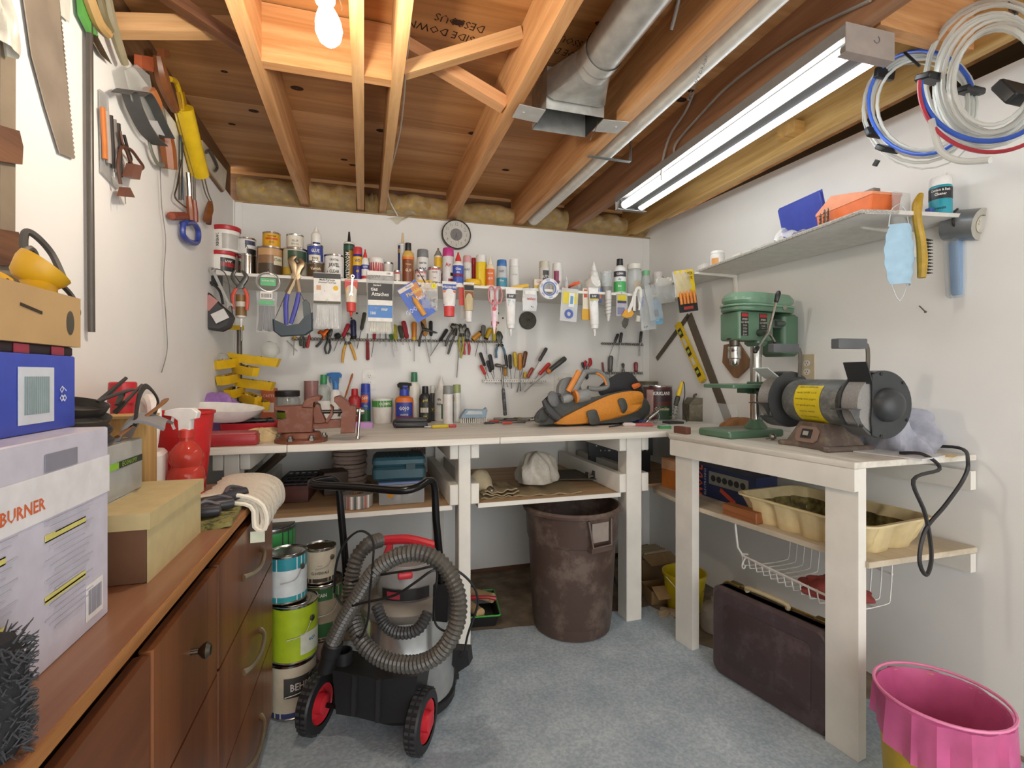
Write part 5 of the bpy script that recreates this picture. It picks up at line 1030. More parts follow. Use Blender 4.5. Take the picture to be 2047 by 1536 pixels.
b = MB(); b.prism([(x * kk, y * kk) for x, y in ((-27, 10), (-24, 16), (-16, 27), (22, 26), (26, 30), (28, 24), (25, 12), (26, 10))], -.028, .028, 0, FRONT, .004); b.build('block', M('#8fa8bc', .4), t)
b = MB(); b.prism([(x * kk, y * kk) for x, y in ((-17, 17), (-11, 24), (16, 23), (18, 17))], -.029, .029, 0, FRONT); b.build('grip_opening', M('#cdd6da', .6), t)
b = MB()
for i in range(13):
 for j in range(4): b.lathe([(.0045, 0), (.0032, .028)], 5, 0, TR(((-25 + i * 4.2) * kk, -.022 + j * .015, 0)))
b.build('bristles', M('#e6e4da', .7), t, kind='stuff')
# vise on the front left
p = Bp(597, 889); t = thing('bench_vise', 'heavy rust-brown bench vise bolted to the bench front', 'vise', (p[0], p[1] + .085, ZB)); t.rotation_euler[2] = R(0)
kv = mpp((p[0], p[1] + .085)); m_v = M('#74432f', .5, .15, 'scuff', .3, 30., c2='#7e5544', bump=.15)
def vp(pts): return [((x - 597) * kv, (886 - y) * kv) for x, y in pts]
def vpart(name, pts, d0, d1, mat=None, bev=.004): b = MB(); b.prism(vp(pts), d0, d1, 0, FRONT, bev); return b.build(name, mat or m_v, t)
b = MB(); b.lathe([(.1, 0), (.1, .012), (.078, .02), (.076, .034), (.07, .04), (.001, .04)], 28, sy=.85); b.build('swivel_base', m_v, t)
for a in (250, 300, 20, 160): b = MB(); b.lathe([(.014, 0), (.014, .01), (.008, .011), (.008, .02), (.001, .021)], 6, 0, TR((.09 * math.cos(R(a)), .075 * math.sin(R(a)), .011))); b.build('bolt', metal('#8a867e', .4), t)
vpart('body', ((556, 866), (556, 842), (572, 838), (570, 822), (552, 820), (550, 814), (602, 812), (622, 815), (620, 866)), -.045, .045)
vpart('fixed_jaw', ((600, 816), (604, 804), (612, 797), (630, 793), (636, 796), (634, 803), (622, 806), (620, 818)), -.05, .05)
vpart('pipe_jaw', ((620, 820), (626, 808), (632, 812), (634, 822), (645, 848), (638, 850), (622, 850)), -.03, .03)
vpart('pipe_jaw', ((641, 848), (655, 824), (652, 812), (658, 818), (657, 834), (647, 850)), -.03, .03)
vpart('slide_bar', ((560, 862), (560, 844), (690, 842), (690, 859)), -.022, .022)
vpart('movable_jaw', ((672, 870), (673, 836), (676, 826), (668, 815), (660, 806), (660, 797), (670, 794), (684, 804), (690, 815), (702, 815), (702, 832), (699, 870)), -.045, .045)
b = MB(); b.tube([((x - 597) * kv, -.0, (886 - 827) * kv) for x in (625, 700)], .008, 10); b.build('screw', metal('#5a5650', .4), t)
b = MB(); b.lathe([(.012, -.02), (.014, -.014), (.014, .014), (.012, .02)], 14, 0, TR(((708 - 597) * kv, -.0, (886 - 827) * kv), (0, R(90), 0))); b.build('screw_head', metal('#a8a6a0', .3), t)
b = MB(); b.tube([((709 - 597) * kv, -.012, (886 - 822) * kv), ((705 - 597) * kv, -.02, (886 - 886) * kv + .012)], .0055, 10); b.lathe([(.008, 0), (.008, .012)], 10, 0, TR(((705 - 597) * kv, -.02, .006))); b.build('handle_bar', metal('#b0aea8', .25), t)
# yellow bins on a corner stand
p = Vector((-.585, 2.70, ZB)); t = thing('bin_tower', 'tower of yellow parts trays on a swivel post in the left corner', 'organizer', p)
b = MB(); b.cyl((0, 0, 0), (0, 0, .5), .012, n=12); b.build('post', M('#6a645a', .5, .5), t)
b = MB(); b.lathe([(.09, 0), (.085, .012), (.02, .02)], 20); b.build('foot', M('#caa21c', .5), t)
b = MB(); b.box((-.01, -.01, .5), (.06, .02, .022)); b.build('top_hook', M('#d9b022', .4), t)
m_y = M('#e2b81e', .38)
trays = [(458, 712, 559, 716, .055), (477, 722, 428, 735, .05), (472, 734, 512, 745, .055), (475, 752, 438, 764, .055), (472, 762, 547, 770, .06), (480, 778, 455, 790, .055), (485, 790, 516, 800, .055), (500, 800, 532, 812, .055)]
jr = random.Random(5)
for i, (x0, y0, x1, y1, wd) in enumerate(trays):
 A = W(x0, y0, 2.72); C = W(x1, y1, 2.58 if i not in (0, 4) else 2.66); d = C - A; L_ = max(.1, math.hypot(d.x, d.y)); yaw = math.atan2(d.y, d.x)
 z = A.z - ZB - .03
 T = Matrix.Translation((A.x - p.x, A.y - p.y, A.z - ZB - .026)) @ Matrix.Rotation(yaw, 4, 'Z') @ Matrix.Rotation(R(7), 4, 'Y')
 o = [(0, -wd / 2), (L_ * .8, -wd / 2), (L_, -wd * .3), (L_, wd * .3), (L_ * .8, wd / 2), (0, wd / 2)]; q = 6; sc_ = lambda f: [(L_ / 2 + (x - L_ / 2) * f, y * f) for x, y in o]
 b = MB(); O0, O1, I1, I0 = sc_(.9), o, sc_(.94), sc_(.84)
 b.add([(x, y, z_) for ring, z_ in ((O0, 0), (O1, .042), (I1, .042), (I0, .004)) for x, y in ring], [(r_ * q + i2, r_ * q + (i2 + 1) % q, (r_ + 1) * q + (i2 + 1) % q, (r_ + 1) * q + i2) for r_ in range(3) for i2 in range(q)] + [tuple(range(q))[::-1], tuple(3 * q + i2 for i2 in range(q))], 0, T)
 tr = b.build('tray', m_y, t)
 b = MB()
 for j in range(12): b.box((L_ * jr.uniform(.15, .85), wd * jr.uniform(-.28, .28), .026 + jr.uniform(0, .01)), (.022, .006, .008), jr.randrange(4), T, (jr.uniform(0, 3), jr.uniform(0, 3), jr.uniform(0, 3)))
 b.build('small_parts', [M('#3a3230', .6), M('#7a5a40', .5), M('#c9c6be', .4), M(['#4a9a5a', '#8a3a34', '#c9a23a', '#5a5a7a'][i % 4], .5)], tr, kind='stuff')
for x, y, s_ in ((442, 722, .05), (540, 700, .055)):
 q = W(x, y, 2.66); b = MB(); b.sph((q.x - p.x, q.y - p.y, q.z - p.z), (s_ * .8, s_ * .7, s_ * .75), 0, 14, 9)
 rr = random.Random(x); b.v = [tuple(c + rr.uniform(-.003, .003) for c in v) for v in b.v]; b.build('clear_bag', clear('#eef0ea', .22), t)
# left corner clutter on the bench
p = Bp(415, 880); t = thing('red_case', 'flat dark red plastic case lying at the left bench edge', 'case', (W(458, 880, 2.13)[0], 2.16, ZB), (0, 0, R(3)))
b = MB(); b.rbox((0, 0, .022), (.2, .13, .042), .008); b.build('shell', M('#a32830', .4), t); b = MB(); b.rbox((0, 0, .046), (.19, .12, .006), .006); b.build('lid', M('#b8585a', .45), t)
t = thing('red_bin', 'red open plastic bin with black clutter beside the vise', 'bin', (W(498, 850, 2.3)[0], 2.34, ZB), (0, 0, R(4)))
def open_tray(name, t, w, d, h, th, c, tp=.88, r=.012):
 o, i_ = rrect(w, d, r), rrect(w - th * 2, d - th * 2, r * .8); q = len(o); S = lambda ring, f: [(x * f, y * f) for x, y in ring]
 rings = [(S(o, tp), 0), (o, h), (i_, h), (S(i_, tp), th)]
 b = MB(); b.add([(x, y, z) for ring, z in rings for x, y in ring], [(a * q + e, a * q + (e + 1) % q, (a + 1) * q + (e + 1) % q, (a + 1) * q + e) for a in range(3) for e in range(q)] + [tuple(range(q))[::-1], tuple(3 * q + e for e in range(q))]); return b.build(name, c if not isinstance(c, str) else M(c, .4), t)
open_tray('tub', t, .22, .13, .07, .004, '#bf2630'); b = MB(); b.rbox((0, 0, .068), (.228, .138, .006), .012)
jr = random.Random(8); b = MB()
for j in range(22): b.tube([(jr.uniform(-.09, .09), jr.uniform(-.05, .05), .055 + jr.uniform(0, .03)) for _ in range(3)], .005, 5, k=3)
b.build('black_clutter', M('#2b292c', .5), t, kind='stuff')
def crumple(name, label, cat, loc, size, c, seed, rot=0., amp=.25, n=26, group=None, rough=.75, alpha=1., parts=None):
 """lumpy soft heap resting on its base"""
 rr = random.Random(seed); o = [rr.uniform(0, 6.28) for _ in range(8)]; t = thing(name, label, cat, loc, (0, 0, rot), group); b = MB()
 def fn(u, v):
  a = 2 * math.pi * u; e = math.pi * .5 * (1 - v)
  k_ = 1 + amp * (.5 * math.sin(3 * a + o[0] + 2 * v) + .4 * math.sin(5 * a + o[1] - 4 * v) + .25 * math.sin(9 * a + o[2] + 7 * v)) * (.35 + .65 * math.sin(math.pi * v) ** .5 if v < .98 else .0)
  rad = math.sin(e) ** .75 * k_
  return (size[0] / 2 * rad * math.cos(a), size[1] / 2 * rad * math.sin(a), max(0, size[2] * (math.cos(e) ** 1.1) * (1 + amp * .5 * math.sin(4 * a + o[3] + 5 * v) * math.sin(e))))
 b.sheet(fn, n * 2, n // 2); b.build(parts or 'cloth', M(c, rough, 0, 'fabric', .15, 60., alpha=alpha, bump=.2), t); return t
crumple('leather_glove', 'crumpled beige leather glove beside the vise', 'glove', (W(520, 870, 2.19)[0], 2.22, ZB), (.16, .09, .055), '#d9c090', 31, R(20), .5)
crumple('plastic_bag', 'lilac plastic sheet heaped behind the white basin', 'plastic sheet', (W(430, 800, 2.5)[0], 2.52, ZB), (.2, .2, .19), '#a77cc4', 32, 0, .35, rough=.4)
t = thing('enamel_basin', 'white plastic basin with blue handle resting on the red bin', 'basin', (W(440, 830, 2.3)[0], 2.3, ZB + .085), (R(7), R(4), 0))
b = MB(); b.lathe([(.001, 0, 0), (.1, .002), (.145, .03), (.165, .055), (.16, .056), (.14, .033), (.097, .007), (.001, .005)], 30, sy=.62); b.build('bowl', M('#eceae6', .3), t)
b = MB(); b.rbox((-.185, 0, .058), (.07, .04, .012), .006); b.build('handle', M('#4a5aa8', .4), t)
# red bucket, between dresser and bench
t = thing('red_bucket', 'bright red plastic bucket standing at the far end of the dresser', 'bucket', (-.535, 1.74, ZD))
b = MB(); b.lathe([(.06, 0), (.062, .004), (.085, .24), (.09, .243), (.09, .25), (.085, .25), (.058, .006), (.001, .006)], 28); b.build('pail', M('#cc2a2c', .35), t)
# tool heap right of the brush
rr = random.Random(12); cs = ['#4a4844', '#b0403c', '#8a867e', '#3a3a3c', '#c4524a', '#5c5a54', '#a89a80', '#6a6862']
lbs = ['dark pry bar lying flat beside the scrubbing brush', 'red handled pliers lying in the pile under the hammer', 'grey file lying in the tool pile', 'black rod at the back of the tool pile', 'red handled cutter lying at the front of the tool pile', 'dark wrench lying in the tool pile by the tool bag', 'tan scraper at the back of the tool pile', 'grey screwdriver lying at the right of the tool pile']
for i in range(8):
 q = Bp(985 + 9 * i, [848, 846, 842, 840, 849, 845, 838, 846][i]); a = [.05, .12, -.1, .2, .06, -.15, .1, .25][i]
 t = thing('hand_tool', lbs[i], 'tool', (q[0], min(q[1], 2.88), ZB + .006 + .004 * (i % 3)), (0, 0, a), 'tools piled on the bench under the white rack')
 b = MB(); b.lathe([(.004, -.05), (.0075, -.045), (.008, -.01), (.006, .01), (.0005, .011)], 8, 0, TR((0, 0, 0), (0, R(90), 0))); b.build('handle', M(cs[i], .5), t)
 b = MB(); b.tube([(.0, 0, 0), (.07, 0, 0), (.085, .004, 0)], [.003, .003, .006], 6); b.build('shaft', metal('#77746e', .45), t)
# ------------------------------------------------------------------ open tool bag with a circular saw
tb = Vector((W(1190, 840, 2.42)[0], 2.46, ZB)); kb = mpp(tb)
def tp(px, py, dy=0.): v = W(px, py, tb.y + dy); return (v.x - tb.x, dy, v.z - tb.z)
t = thing('tool_bag', 'black and orange canvas tool bag slumped open on the bench', 'tool bag', tb)
def hull(ptsA, dA, ptsB, dB, mat, name, n=18):
 """soft slab between two outlines at two depths"""
 b = MB(); A = spline([tp(x, y, dA) for x, y in ptsA], 4, True); B_ = spline([tp(x, y, dB) for x, y in ptsB], 4, True); q = len(A); B_ = [B_[int(i * len(B_) / q)] for i in range(q)]
 ca = sum(A, Vector()) / q; cb = sum(B_, Vector()) / q; mid = [(A[i] + B_[i]) / 2 for i in range(q)]; cm = (ca + cb) / 2; mid = [cm + (v - cm) * 1.06 for v in mid]
 def zf(v): return Vector((v[0], v[1], max(.001, v[2])))
 rings = [[ca + (v - ca) * .5 for v in A], A, mid, B_, [cb + (v - cb) * .5 for v in B_]]
 vs = [zf(v) for r_ in rings for v in r_] + [ca + Vector((0, -.012, 0)), cb]
 fs = [(k_ * q + i, k_ * q + (i + 1) % q, (k_ + 1) * q + (i + 1) % q, (k_ + 1) * q + i) for k_ in range(4) for i in range(q)]
 fs += [(5 * q, (i + 1) % q, i) for i in range(q)] + [(5 * q + 1, 4 * q + i, 4 * q + (i + 1) % q) for i in range(q)]
 b.add(vs, fs); return b.build(name, mat, t, ang=60)
m_bk = M('#2b2b2d', .6, 0, 'canvas', .2, 120., bump=.3); m_or = M('#d98c2c', .6, 0, 'canvas', .15, 120., bump=.3); m_gr = M('#4c4e4a', .6, 0, 'canvas', .2, 120., bump=.3)
hull(((1072, 845), (1085, 815), (1110, 800), (1180, 795), (1260, 780), (1290, 800), (1285, 835), (1230, 846), (1130, 848)), -.06, ((1080, 840), (1100, 815), (1190, 800), (1280, 800), (1285, 835), (1180, 842)), .12, m_gr, 'bag_body')
hull(((1196, 775), (1225, 752), (1250, 744), (1266, 750), (1278, 772), (1284, 790), (1240, 796), (1205, 792)), .02, ((1205, 778), (1240, 750), (1266, 756), (1284, 780), (1280, 800), (1215, 796)), .14, m_bk, 'rear_pocket')
hull(((1112, 846), (1140, 828), (1180, 808), (1220, 790), (1262, 782), (1284, 786), (1284, 806), (1262, 826), (1232, 832), (1192, 842), (1150, 848)), -.085, ((1114, 846), (1150, 822), (1200, 800), (1262, 784), (1284, 790), (1280, 820), (1200, 843)), -.055, m_or, 'orange_flap')
hull(((1174, 824), (1190, 820), (1196, 832), (1198, 846), (1180, 848), (1176, 836)), -.105, ((1174, 824), (1190, 820), (1196, 832), (1198, 846), (1180, 848), (1176, 836)), -.09, m_gr, 'buckle_strap'); hull(((1236, 800), (1248, 798), (1254, 815), (1246, 826), (1240, 815)), -.1, ((1236, 800), (1248, 798), (1254, 815), (1246, 826), (1240, 815)), -.085, m_gr, 'buckle_strap')
hull(((1263, 770), (1276, 766), (1280, 772), (1268, 778)), .0, ((1263, 770), (1276, 766), (1280, 772), (1268, 778)), .02, M('#e0702a', .5), 'orange_tab')
t = thing('circular_saw', 'grey and orange cordless circular saw lying on the tool bag', 'saw', tb + Vector((0, 0, 0)))
m_sg = M('#7f807e', .45); m_so = M('#e08a34', .4)
b = MB(); c0 = Vector(tp(1138, 785, -.01)); b.lathe([(.075, -.02), (.082, -.012), (.082, .012), (.075, .02), (.02, .024), (.001, .024)], 28, 0, Matrix.Translation(c0) @ Matrix.Rotation(R(80), 4, 'X') @ Matrix.Rotation(R(18), 4, 'Y')); b.build('blade_guard', m_sg, t)
b = MB(); b.tube([tp(*q) for q in ((1165, 745, -.05), (1190, 742, -.05), (1208, 752, -.05), (1214, 772, -.05), (1195, 778, -.05), (1175, 776, -.05))], .013, 10, k=5); b.build('rear_handle', m_sg, t)
b = MB(); b.tube([tp(*q) for q in ((1192, 746, -.063), (1206, 755, -.063), (1212, 770, -.063))], .006, 8, k=4); b.build('grip_pad', m_so, t)
b = MB(); b.tube([tp(1136, 783, -.06), tp(1158, 742, -.06)], .016, 8, flat=((0, 1, 0), .6)); b.build('orange_plate', m_so, t)
b = MB(); b.tube([tp(1146, 785, -.055), tp(1168, 745, -.055)], .017, 8); b.build('housing', M('#8d8e8c', .45), t)
b = MB(); b.lathe([(.03, -.035), (.034, -.02), (.034, .02), (.03, .04), (.001, .042)], 16, 0, Matrix.Translation(Vector(tp(1163, 792, -.07))) @ Matrix.Rotation(R(80), 4, 'Y')); b.build('motor', M('#8a8b88', .4), t)
b = MB(); b.lathe([(.036, -.006), (.036, .006)], 16, 0, Matrix.Translation(Vector(tp(1150, 793, -.07))) @ Matrix.Rotation(R(80), 4, 'Y')); b.build('orange_ring', m_so, t)
b = MB(); b.lathe([(.001, -.035), (.02, -.028), (.024, 0), (.016, .025), (.01, .03)], 16, 0, Matrix.Translation(Vector(tp(1134, 797, -.085))) @ Matrix.Rotation(R(78), 4, 'Y')); b.build('knob', M('#8f9290', .3), t)
t = thing('power_sander', 'dark grey handheld power tool with cord at the left of the bag', 'power tool', tb)
b = MB(); b.lathe([(.04, -.008), (.043, 0), (.04, .008), (.02, .014), (.001, .016)], 22, 0, Matrix.Translation(Vector(tp(1106, 798, -.08))) @ Matrix.Rotation(R(72), 4, 'X') @ Matrix.Rotation(R(35), 4, 'Y')); b.build('disc', M('#77787a', .45), t)
b = MB(); b.tube([tp(1088, 800, -.07), tp(1098, 820, -.08), tp(1118, 838, -.09)], [.014, .024, .018], 10, k=4); b.tube([tp(1085, 805, -.05), tp(1100, 792, -.05), tp(1120, 790, -.05)], .008, 8, k=4); b.build('body', M('#454648', .45), t)
b = MB(); b.tube([tp(x, y, -.09) for x, y in ((1075, 838), (1078, 822), (1090, 815), (1098, 826), (1092, 842), (1080, 843))], .004, 6, k=5); b.build('cord', M('#2c2c2e', .5), t)
# coffee can, spool, solder things near the corner
bprod('coffee_can', 'dark red coffee can lettered Kirkland in the bench corner', 'can', 1314, 60, 771, 842, 'can', '#5d2a2a', bands=[(.0, .42, '#2f4a36', 0, 75), (.55, .92, '#3a2326', -10, 80), (.05, .92, '#c9a49a', -45, -15)], text=[('KIRKLAND', .8, .15, WH, 0, .35), ('Colombian', .32, .14, '#d9cba8', 0, .35)])
p = W(1300, 800, 2.86); t = thing('wire_spool', 'spool of dull grey wire standing behind the coffee can', 'spool', (p[0], 2.893, ZB))
b = MB(); b.box((0, 0, .07), (.1, .1, .14)); b.build('carton_base', M('#8a7258', .8), t)
b = MB(); b.lathe([(.064, .14), (.064, .146), (.05, .148), (.05, .222), (.064, .224), (.064, .23), (.015, .23), (.015, .15)], 26); b.build('reel', M('#9a8a68', .6), t)
b = MB()
for i in range(12): b.tube([(.0545 * math.cos(a), .0545 * math.sin(a), .151 + i * .006) for a in [2 * math.pi * j / 22 for j in range(22)]], .0034, 5, closed=True)
b.build('wire', M('#8d8a82', .4, .5), t)

t = thing('paint_brush', 'paint brush with orange wooden handle standing behind the red bottle', 'brush'); A, C = W(705, 747, 2.9), W(688, 800, 2.9); t.matrix_world = axis_to(C, A); L_ = (A - C).length
b = MB(); b.lathe([(.006, 0), (.009, L_ * .3), (.007, L_ * .6), (.011, L_ * .9), (.006, L_), (.0005, L_)], 10, sy=.6); b.build('handle', M('#b8652c', .4), t); b = MB(); b.box((0, 0, -.02), (.03, .012, .04)); b.build('ferrule', metal(), t); b = MB(); b.box((0, 0, -.065), (.032, .012, .055)); b.build('bristles', M('#5a4a3a', .9), t)
t = thing('red_carton', 'tall faded red carton behind the yellow parts trays', 'carton', (W(538, 800, 2.86)[0], 2.87, ZB)); b = MB(); b.box((0, 0, .1), (.07, .05, .2)); b.build('carton', M('#c2603c', .5), t); b = MB(); b.text('CRETE', .02, TR((0, -.0255, .16)) @ FRONT); b.box((0, -.0255, .1), (.05, .0006, .05)); b.build('print', M('#e6d2c0', .5), t)
# ------------------------------------------------------------------ small things in the bench corner
def Rp(px, py): return at(px, py, 2, ZR)
p = Bp(1352, 848); t = thing('soldering_iron', 'soldering iron with yellow handle standing in a coiled wire holder', 'soldering iron', (p[0], p[1] + .03, ZB)); kk = mpp(p)
b = MB(); b.tube([((2.5 - .13 * 0 + (9 - i * .12) * math.cos(i * .75)) * kk - .01 + i * .0006, (9 - i * .12) * kk * math.sin(i * .75), .012 + i * .0021) for i in range(52)], .0017, 5); b.build('coil_stand', metal('#b5b0a4', .3), t)
b = MB(); b.box((0, 0, .006), (.09, .07, .012)); b.build('stand_base', M('#3a3a3c', .5), t)
b = MB(); b.lathe([(.011, 0), (.014, .03), (.013, .05), (.008, .055)], 12, 0, TR((.016, 0, .1), (0, R(18), 0))); b.build('collar', M('#3f4438', .5), t)
b = MB(); b.lathe([(.011, 0), (.0125, .02), (.009, .07), (.006, .085), (.001, .088)], 12, 0, TR((.033, 0, .152), (0, R(18), 0))); b.build('handle', M('#e6c01e', .4), t)
b = MB(); b.tube([(.058, 0, .235), (.072, 0, .22), (.068, -.01, .16), (.05, -.02, .1), (.058, -.03, .04), (.075, -.02, .01)], .0028, 6, k=6); b.build('cord', M('#2a2a2a'), t)
p = Bp(1308, 850); t = thing('wire_tangle', 'tangled silver wire lamp guard lying before the coffee can', 'wire tangle', (p[0], p[1] + .02, ZB + .004), (0, 0, R(20)))
rr = random.Random(4); b = MB()
for i in range(7): b.tube([(.02 * math.cos(a) + i * .013 - .05, .022 * math.sin(a), .026 + .024 * math.cos(a + .4) + i * .006) for a in [2 * math.pi * j / 12 for j in range(12)]], .0018, 5, closed=True)
b.tube([(-.06, 0, .03), (.04, 0, .06), (.06, 0, .03), (.03, 0, .004), (-.02, 0, .02)], .0022, 5, k=5); b.build('wire_cage', metal('#c9c5ba', .3), t)
b = MB(); b.tube([(-.05, -.01, .03), (.05, -.01, .075)], .006, 8); b.build('dark_bar', M('#4a4640', .4), t)
p = Bp(1322, 853); t = thing('metal_disc', 'little round silver disc in front of the wire tangle', 'disc', (p[0] + .02, p[1] + .005, ZB + .002)); b = MB(); b.lathe([(.02, 0), (.021, .004), (.015, .006), (.001, .006)], 18); b.build('disc', metal('#c6c5bf', .3), t)
p = Bp(1328, 857); t = thing('match_box', 'small green and white box near the right bench corner', 'box', (p[0], p[1], ZB), (0, 0, R(-12))); b = MB(); b.box((0, 0, .007), (.06, .035, .014)); b.build('carton', M('#4a9a5c', .5), t); b = MB(); b.box((0, 0, .0145), (.04, .024, .001)); b.build('print', M('#e6ece4', .5), t)
p = Bp(1268, 852); t = thing('dust_brush', 'small brush with white handle and red bristles lying on the bench', 'brush', (p[0], p[1] - .01, ZB + .008), (0, 0, R(-14)))
b = MB(); b.lathe([(.004, -.07), (.012, -.06), (.012, -.02), (.007, .0)], 10, 0, TR((0, 0, 0), (0, R(90), 0))); b.build('handle', M('#e0d2cc', .4), t); b = MB(); b.prism([(0, -.008), (.09, -.024), (.095, .024), (0, .008)], -.006, .008, bev=.002); b.build('bristles', M('#c4605c', .8), t)
p = Bp(1255, 842); crumple('blue_rag', 'crumpled blue gloves under the edge of the tool bag', 'gloves', (p[0], p[1] - .08, ZB), (.13, .07, .04), '#5a74c4', 44, 0, .4)
cable('black_cable', 'black cable curled in front of the tool bag', [Bp(x, y) + Vector((0, -.02, z)) for x, y, z in ((1200, 845, .012), (1208, 832, .03), (1230, 826, .035), (1252, 832, .03), (1272, 846, .01), (1240, 852, .008), (1214, 856, .008))], .0035, '#2b2b2d')
p = Bp(1405, 838); t = thing('metal_toolbox', 'small dull olive metal toolbox behind the drill press', 'toolbox', (W(1403, 820, 2.5)[0], 2.5, ZB), (0, 0, R(-12)))
b = MB(); b.rbox((0, 0, .05), (.2, .1, .1), .006); b.build('body', M('#77705e', .5, .3, 'scuff', .2, 20., c2='#8c8674'), t); b = MB(); b.prism([(-.1, .1), (-.07, .135), (.07, .135), (.1, .1)], -.05, .05, 0, FRONT, .003); b.build('lid', M('#7d7663', .5, .3), t)
b = MB(); b.tube([(-.05, 0, .13), (-.04, 0, .155), (.04, 0, .155), (.05, 0, .13)], .006, 8, k=4); b.build('handle', M('#5a5548', .5), t)
# square and level leaning on the right wall
def rlean(px, py, off): return RWp(px, py, off)
t = thing('framing_square', 'dark steel framing square hanging on the right wall', 'square', RWp(1377, 632, .004)); o = t.location.copy()
A, Bq, C = RWp(1377, 630, .004), RWp(1313, 718, .004), RWp(1455, 838, .004); 
def strip(b, a, c, w, th, m=0):
 d = (c - a); n = Vector((-1, -RK, 0)).normalized(); s_ = d.cross(n).normalized() * w / 2
 q = [a - s_, a + s_, c + s_, c - s_]; b.add([x - o for x in q] + [x + n * th - o for x in q], [(3, 2, 1, 0), (4, 5, 6, 7), (0, 1, 5, 4), (1, 2, 6, 5), (2, 3, 7, 6), (3, 0, 4, 7)], m)
b = MB(); strip(b, A, Bq, .03, .003); b.build('tongue', M('#6a5f52', .5, .4), t); b = MB(); strip(b, A, C, .055, .003); b.build('blade', M('#6e6356', .5, .4), t)
t = thing('spirit_level', 'yellow torpedo level with three vials hanging on the framing square', 'level', RWp(1387, 705, .02)); o = t.location.copy()
A, C = RWp(1357, 648, .012), RWp(1408, 762, .012); dv_ = C - A
b = MB(); strip(b, A, C, .042, .018); b.build('body', M('#e6c01e', .4), t)
for f in (.17, .5, .85):
 q = A + dv_ * f; b = MB(); strip(b, q - dv_ * .07, q + dv_ * .07, .03, .0195); b.build('vial_block', M('#26261f', .4), t); b = MB(); strip(b, q - dv_ * .025, q + dv_ * .025, .02, .021); b.build('vial', M('#b8c43a', .2), t)
for f in (.335, .67): q = A + dv_ * f; b = MB(); strip(b, q - dv_ * .06, q + dv_ * .06, .022, .0188); b.build('cutout', M('#d8d2c0', .5), t)

# ------------------------------------------------------------------ drill press
dp = Vector((1.70, 1.835, ZR)); GRN = M('#5b7d64', .35, 0, 'paint', .12, 14., coat=.3); GRD = M('#4d6d55', .4, 0, 'paint', .15, 14.)
t = thing('drill_press', 'green benchtop drill press with chrome chuck on the right bench', 'drill press', dp, (0, 0, R(4)))
b = MB(); b.rbox((-.09, -.0, .016), (.31, .19, .032), .012); b.build('base', GRN, t)
b = MB(); b.lathe([(.05, .03), (.046, .04), (.03, .06), (.027, .07)], 22); b.build('column_flange', GRN, t)
b = MB(); b.cyl((0, 0, .05), (0, 0, .46), .0235, n=24); b.build('column', metal('#c2c0ba', .2), t)
b = MB(); b.rbox((-.12, 0, .222), (.2, .18, .018), .008); b.build('table', GRN, t)
b = MB(); b.lathe([(.036, .185), (.038, .19), (.038, .235), (.034, .24)], 20); b.prism([(-.03, -.02), (.0, -.03), (.0, .03), (-.09, .02), (-.09, -.02)], .19, .214); b.cyl((-.03, -.03, .2), (-.03, -.055, .2), .009, n=8); b.build('table_bracket', GRD, t)
b = MB(); b.rbox((-.055, 0, .485), (.2, .115, .125), .012, bev=.006); b.rbox((0.0, 0, .43), (.075, .085, .06), .02); b.build('head_casting', GRN, t)
def stad(x0, x1, r0, r1, n=9): return [(x1 + r1 * math.cos(R(a)), r1 * math.sin(R(a))) for a in [-90 + 180 * i / n for i in range(n + 1)]] + [(x0 + r0 * math.cos(R(a)), r0 * math.sin(R(a))) for a in [90 + 180 * i / n for i in range(n + 1)]]
b = MB(); b.prism(stad(-.085, .13, .085, .068), .55, .574, bev=.006); b.build('pulley_pan', GRN, t)
b = MB(); b.prism(stad(-.085, .13, .09, .072), .572, .58, bev=.002); b.prism(stad(-.085, .13, .082, .066), .578, .632, bev=.02); b.build('pulley_cover', M('#73967c', .3, 0, 'paint', .1, 14., coat=.4), t)
b = MB(); b.rbox((.145, 0, .45), (.1, .13, .19), .02); b.build('motor', GRD, t)
for z in (.36, .55): b = MB(); b.lathe([(.012, 0), (.012, .01), (.001, .012)], 10, 0, TR((.09, -.066, z + .02), (R(90), 0, 0))); b.build('motor_bolt', metal('#b8b4a8', .3), t)
b = MB(); b.rbox((.07, -.04, .5), (.05, .03, .04), .006); b.cyl((.05, -.06, .5), (.1, -.06, .5), .012, n=12); b.build('belt_tensioner', M('#3f4a42', .4), t)
for z in (.395,): b = MB(); b.lathe([(.034, z + .03), (.034, z + .038), (.026, z + .04)], 18, 0, TR((-.125, 0, 0))); b.lathe([(.02, z), (.022, z + .03)], 18, 0, TR((-.125, 0, 0))); b.build('quill', metal('#6a645c', .35), t)
b = MB(); b.lathe([(.006, .31), (.018, .318), (.021, .33), (.021, .342), (.027, .345), (.027, .37), (.0265, .37), (.0265, .376), (.027, .377), (.027, .395), (.02, .4)], 24, 0, TR((-.125, 0, 0))); b.build('chuck', metal('#c9c7c2', .2), t)
b = MB()
for i in range(16): a = 2 * math.pi * i / 16; b.box((-.125 + .0215 * math.cos(a), .0215 * math.sin(a), .344), (.004, .004, .006))
b.build('chuck_teeth', metal('#b0aea8', .3), t)
hb_ = Vector((-.045, -.058, .455)); b = MB(); b.cyl(hb_, hb_ + Vector((0, -.055, 0)), .015, n=14); b.build('feed_hub', metal('#8f8d86', .35), t)
h2 = hb_ + Vector((0, -.05, 0))
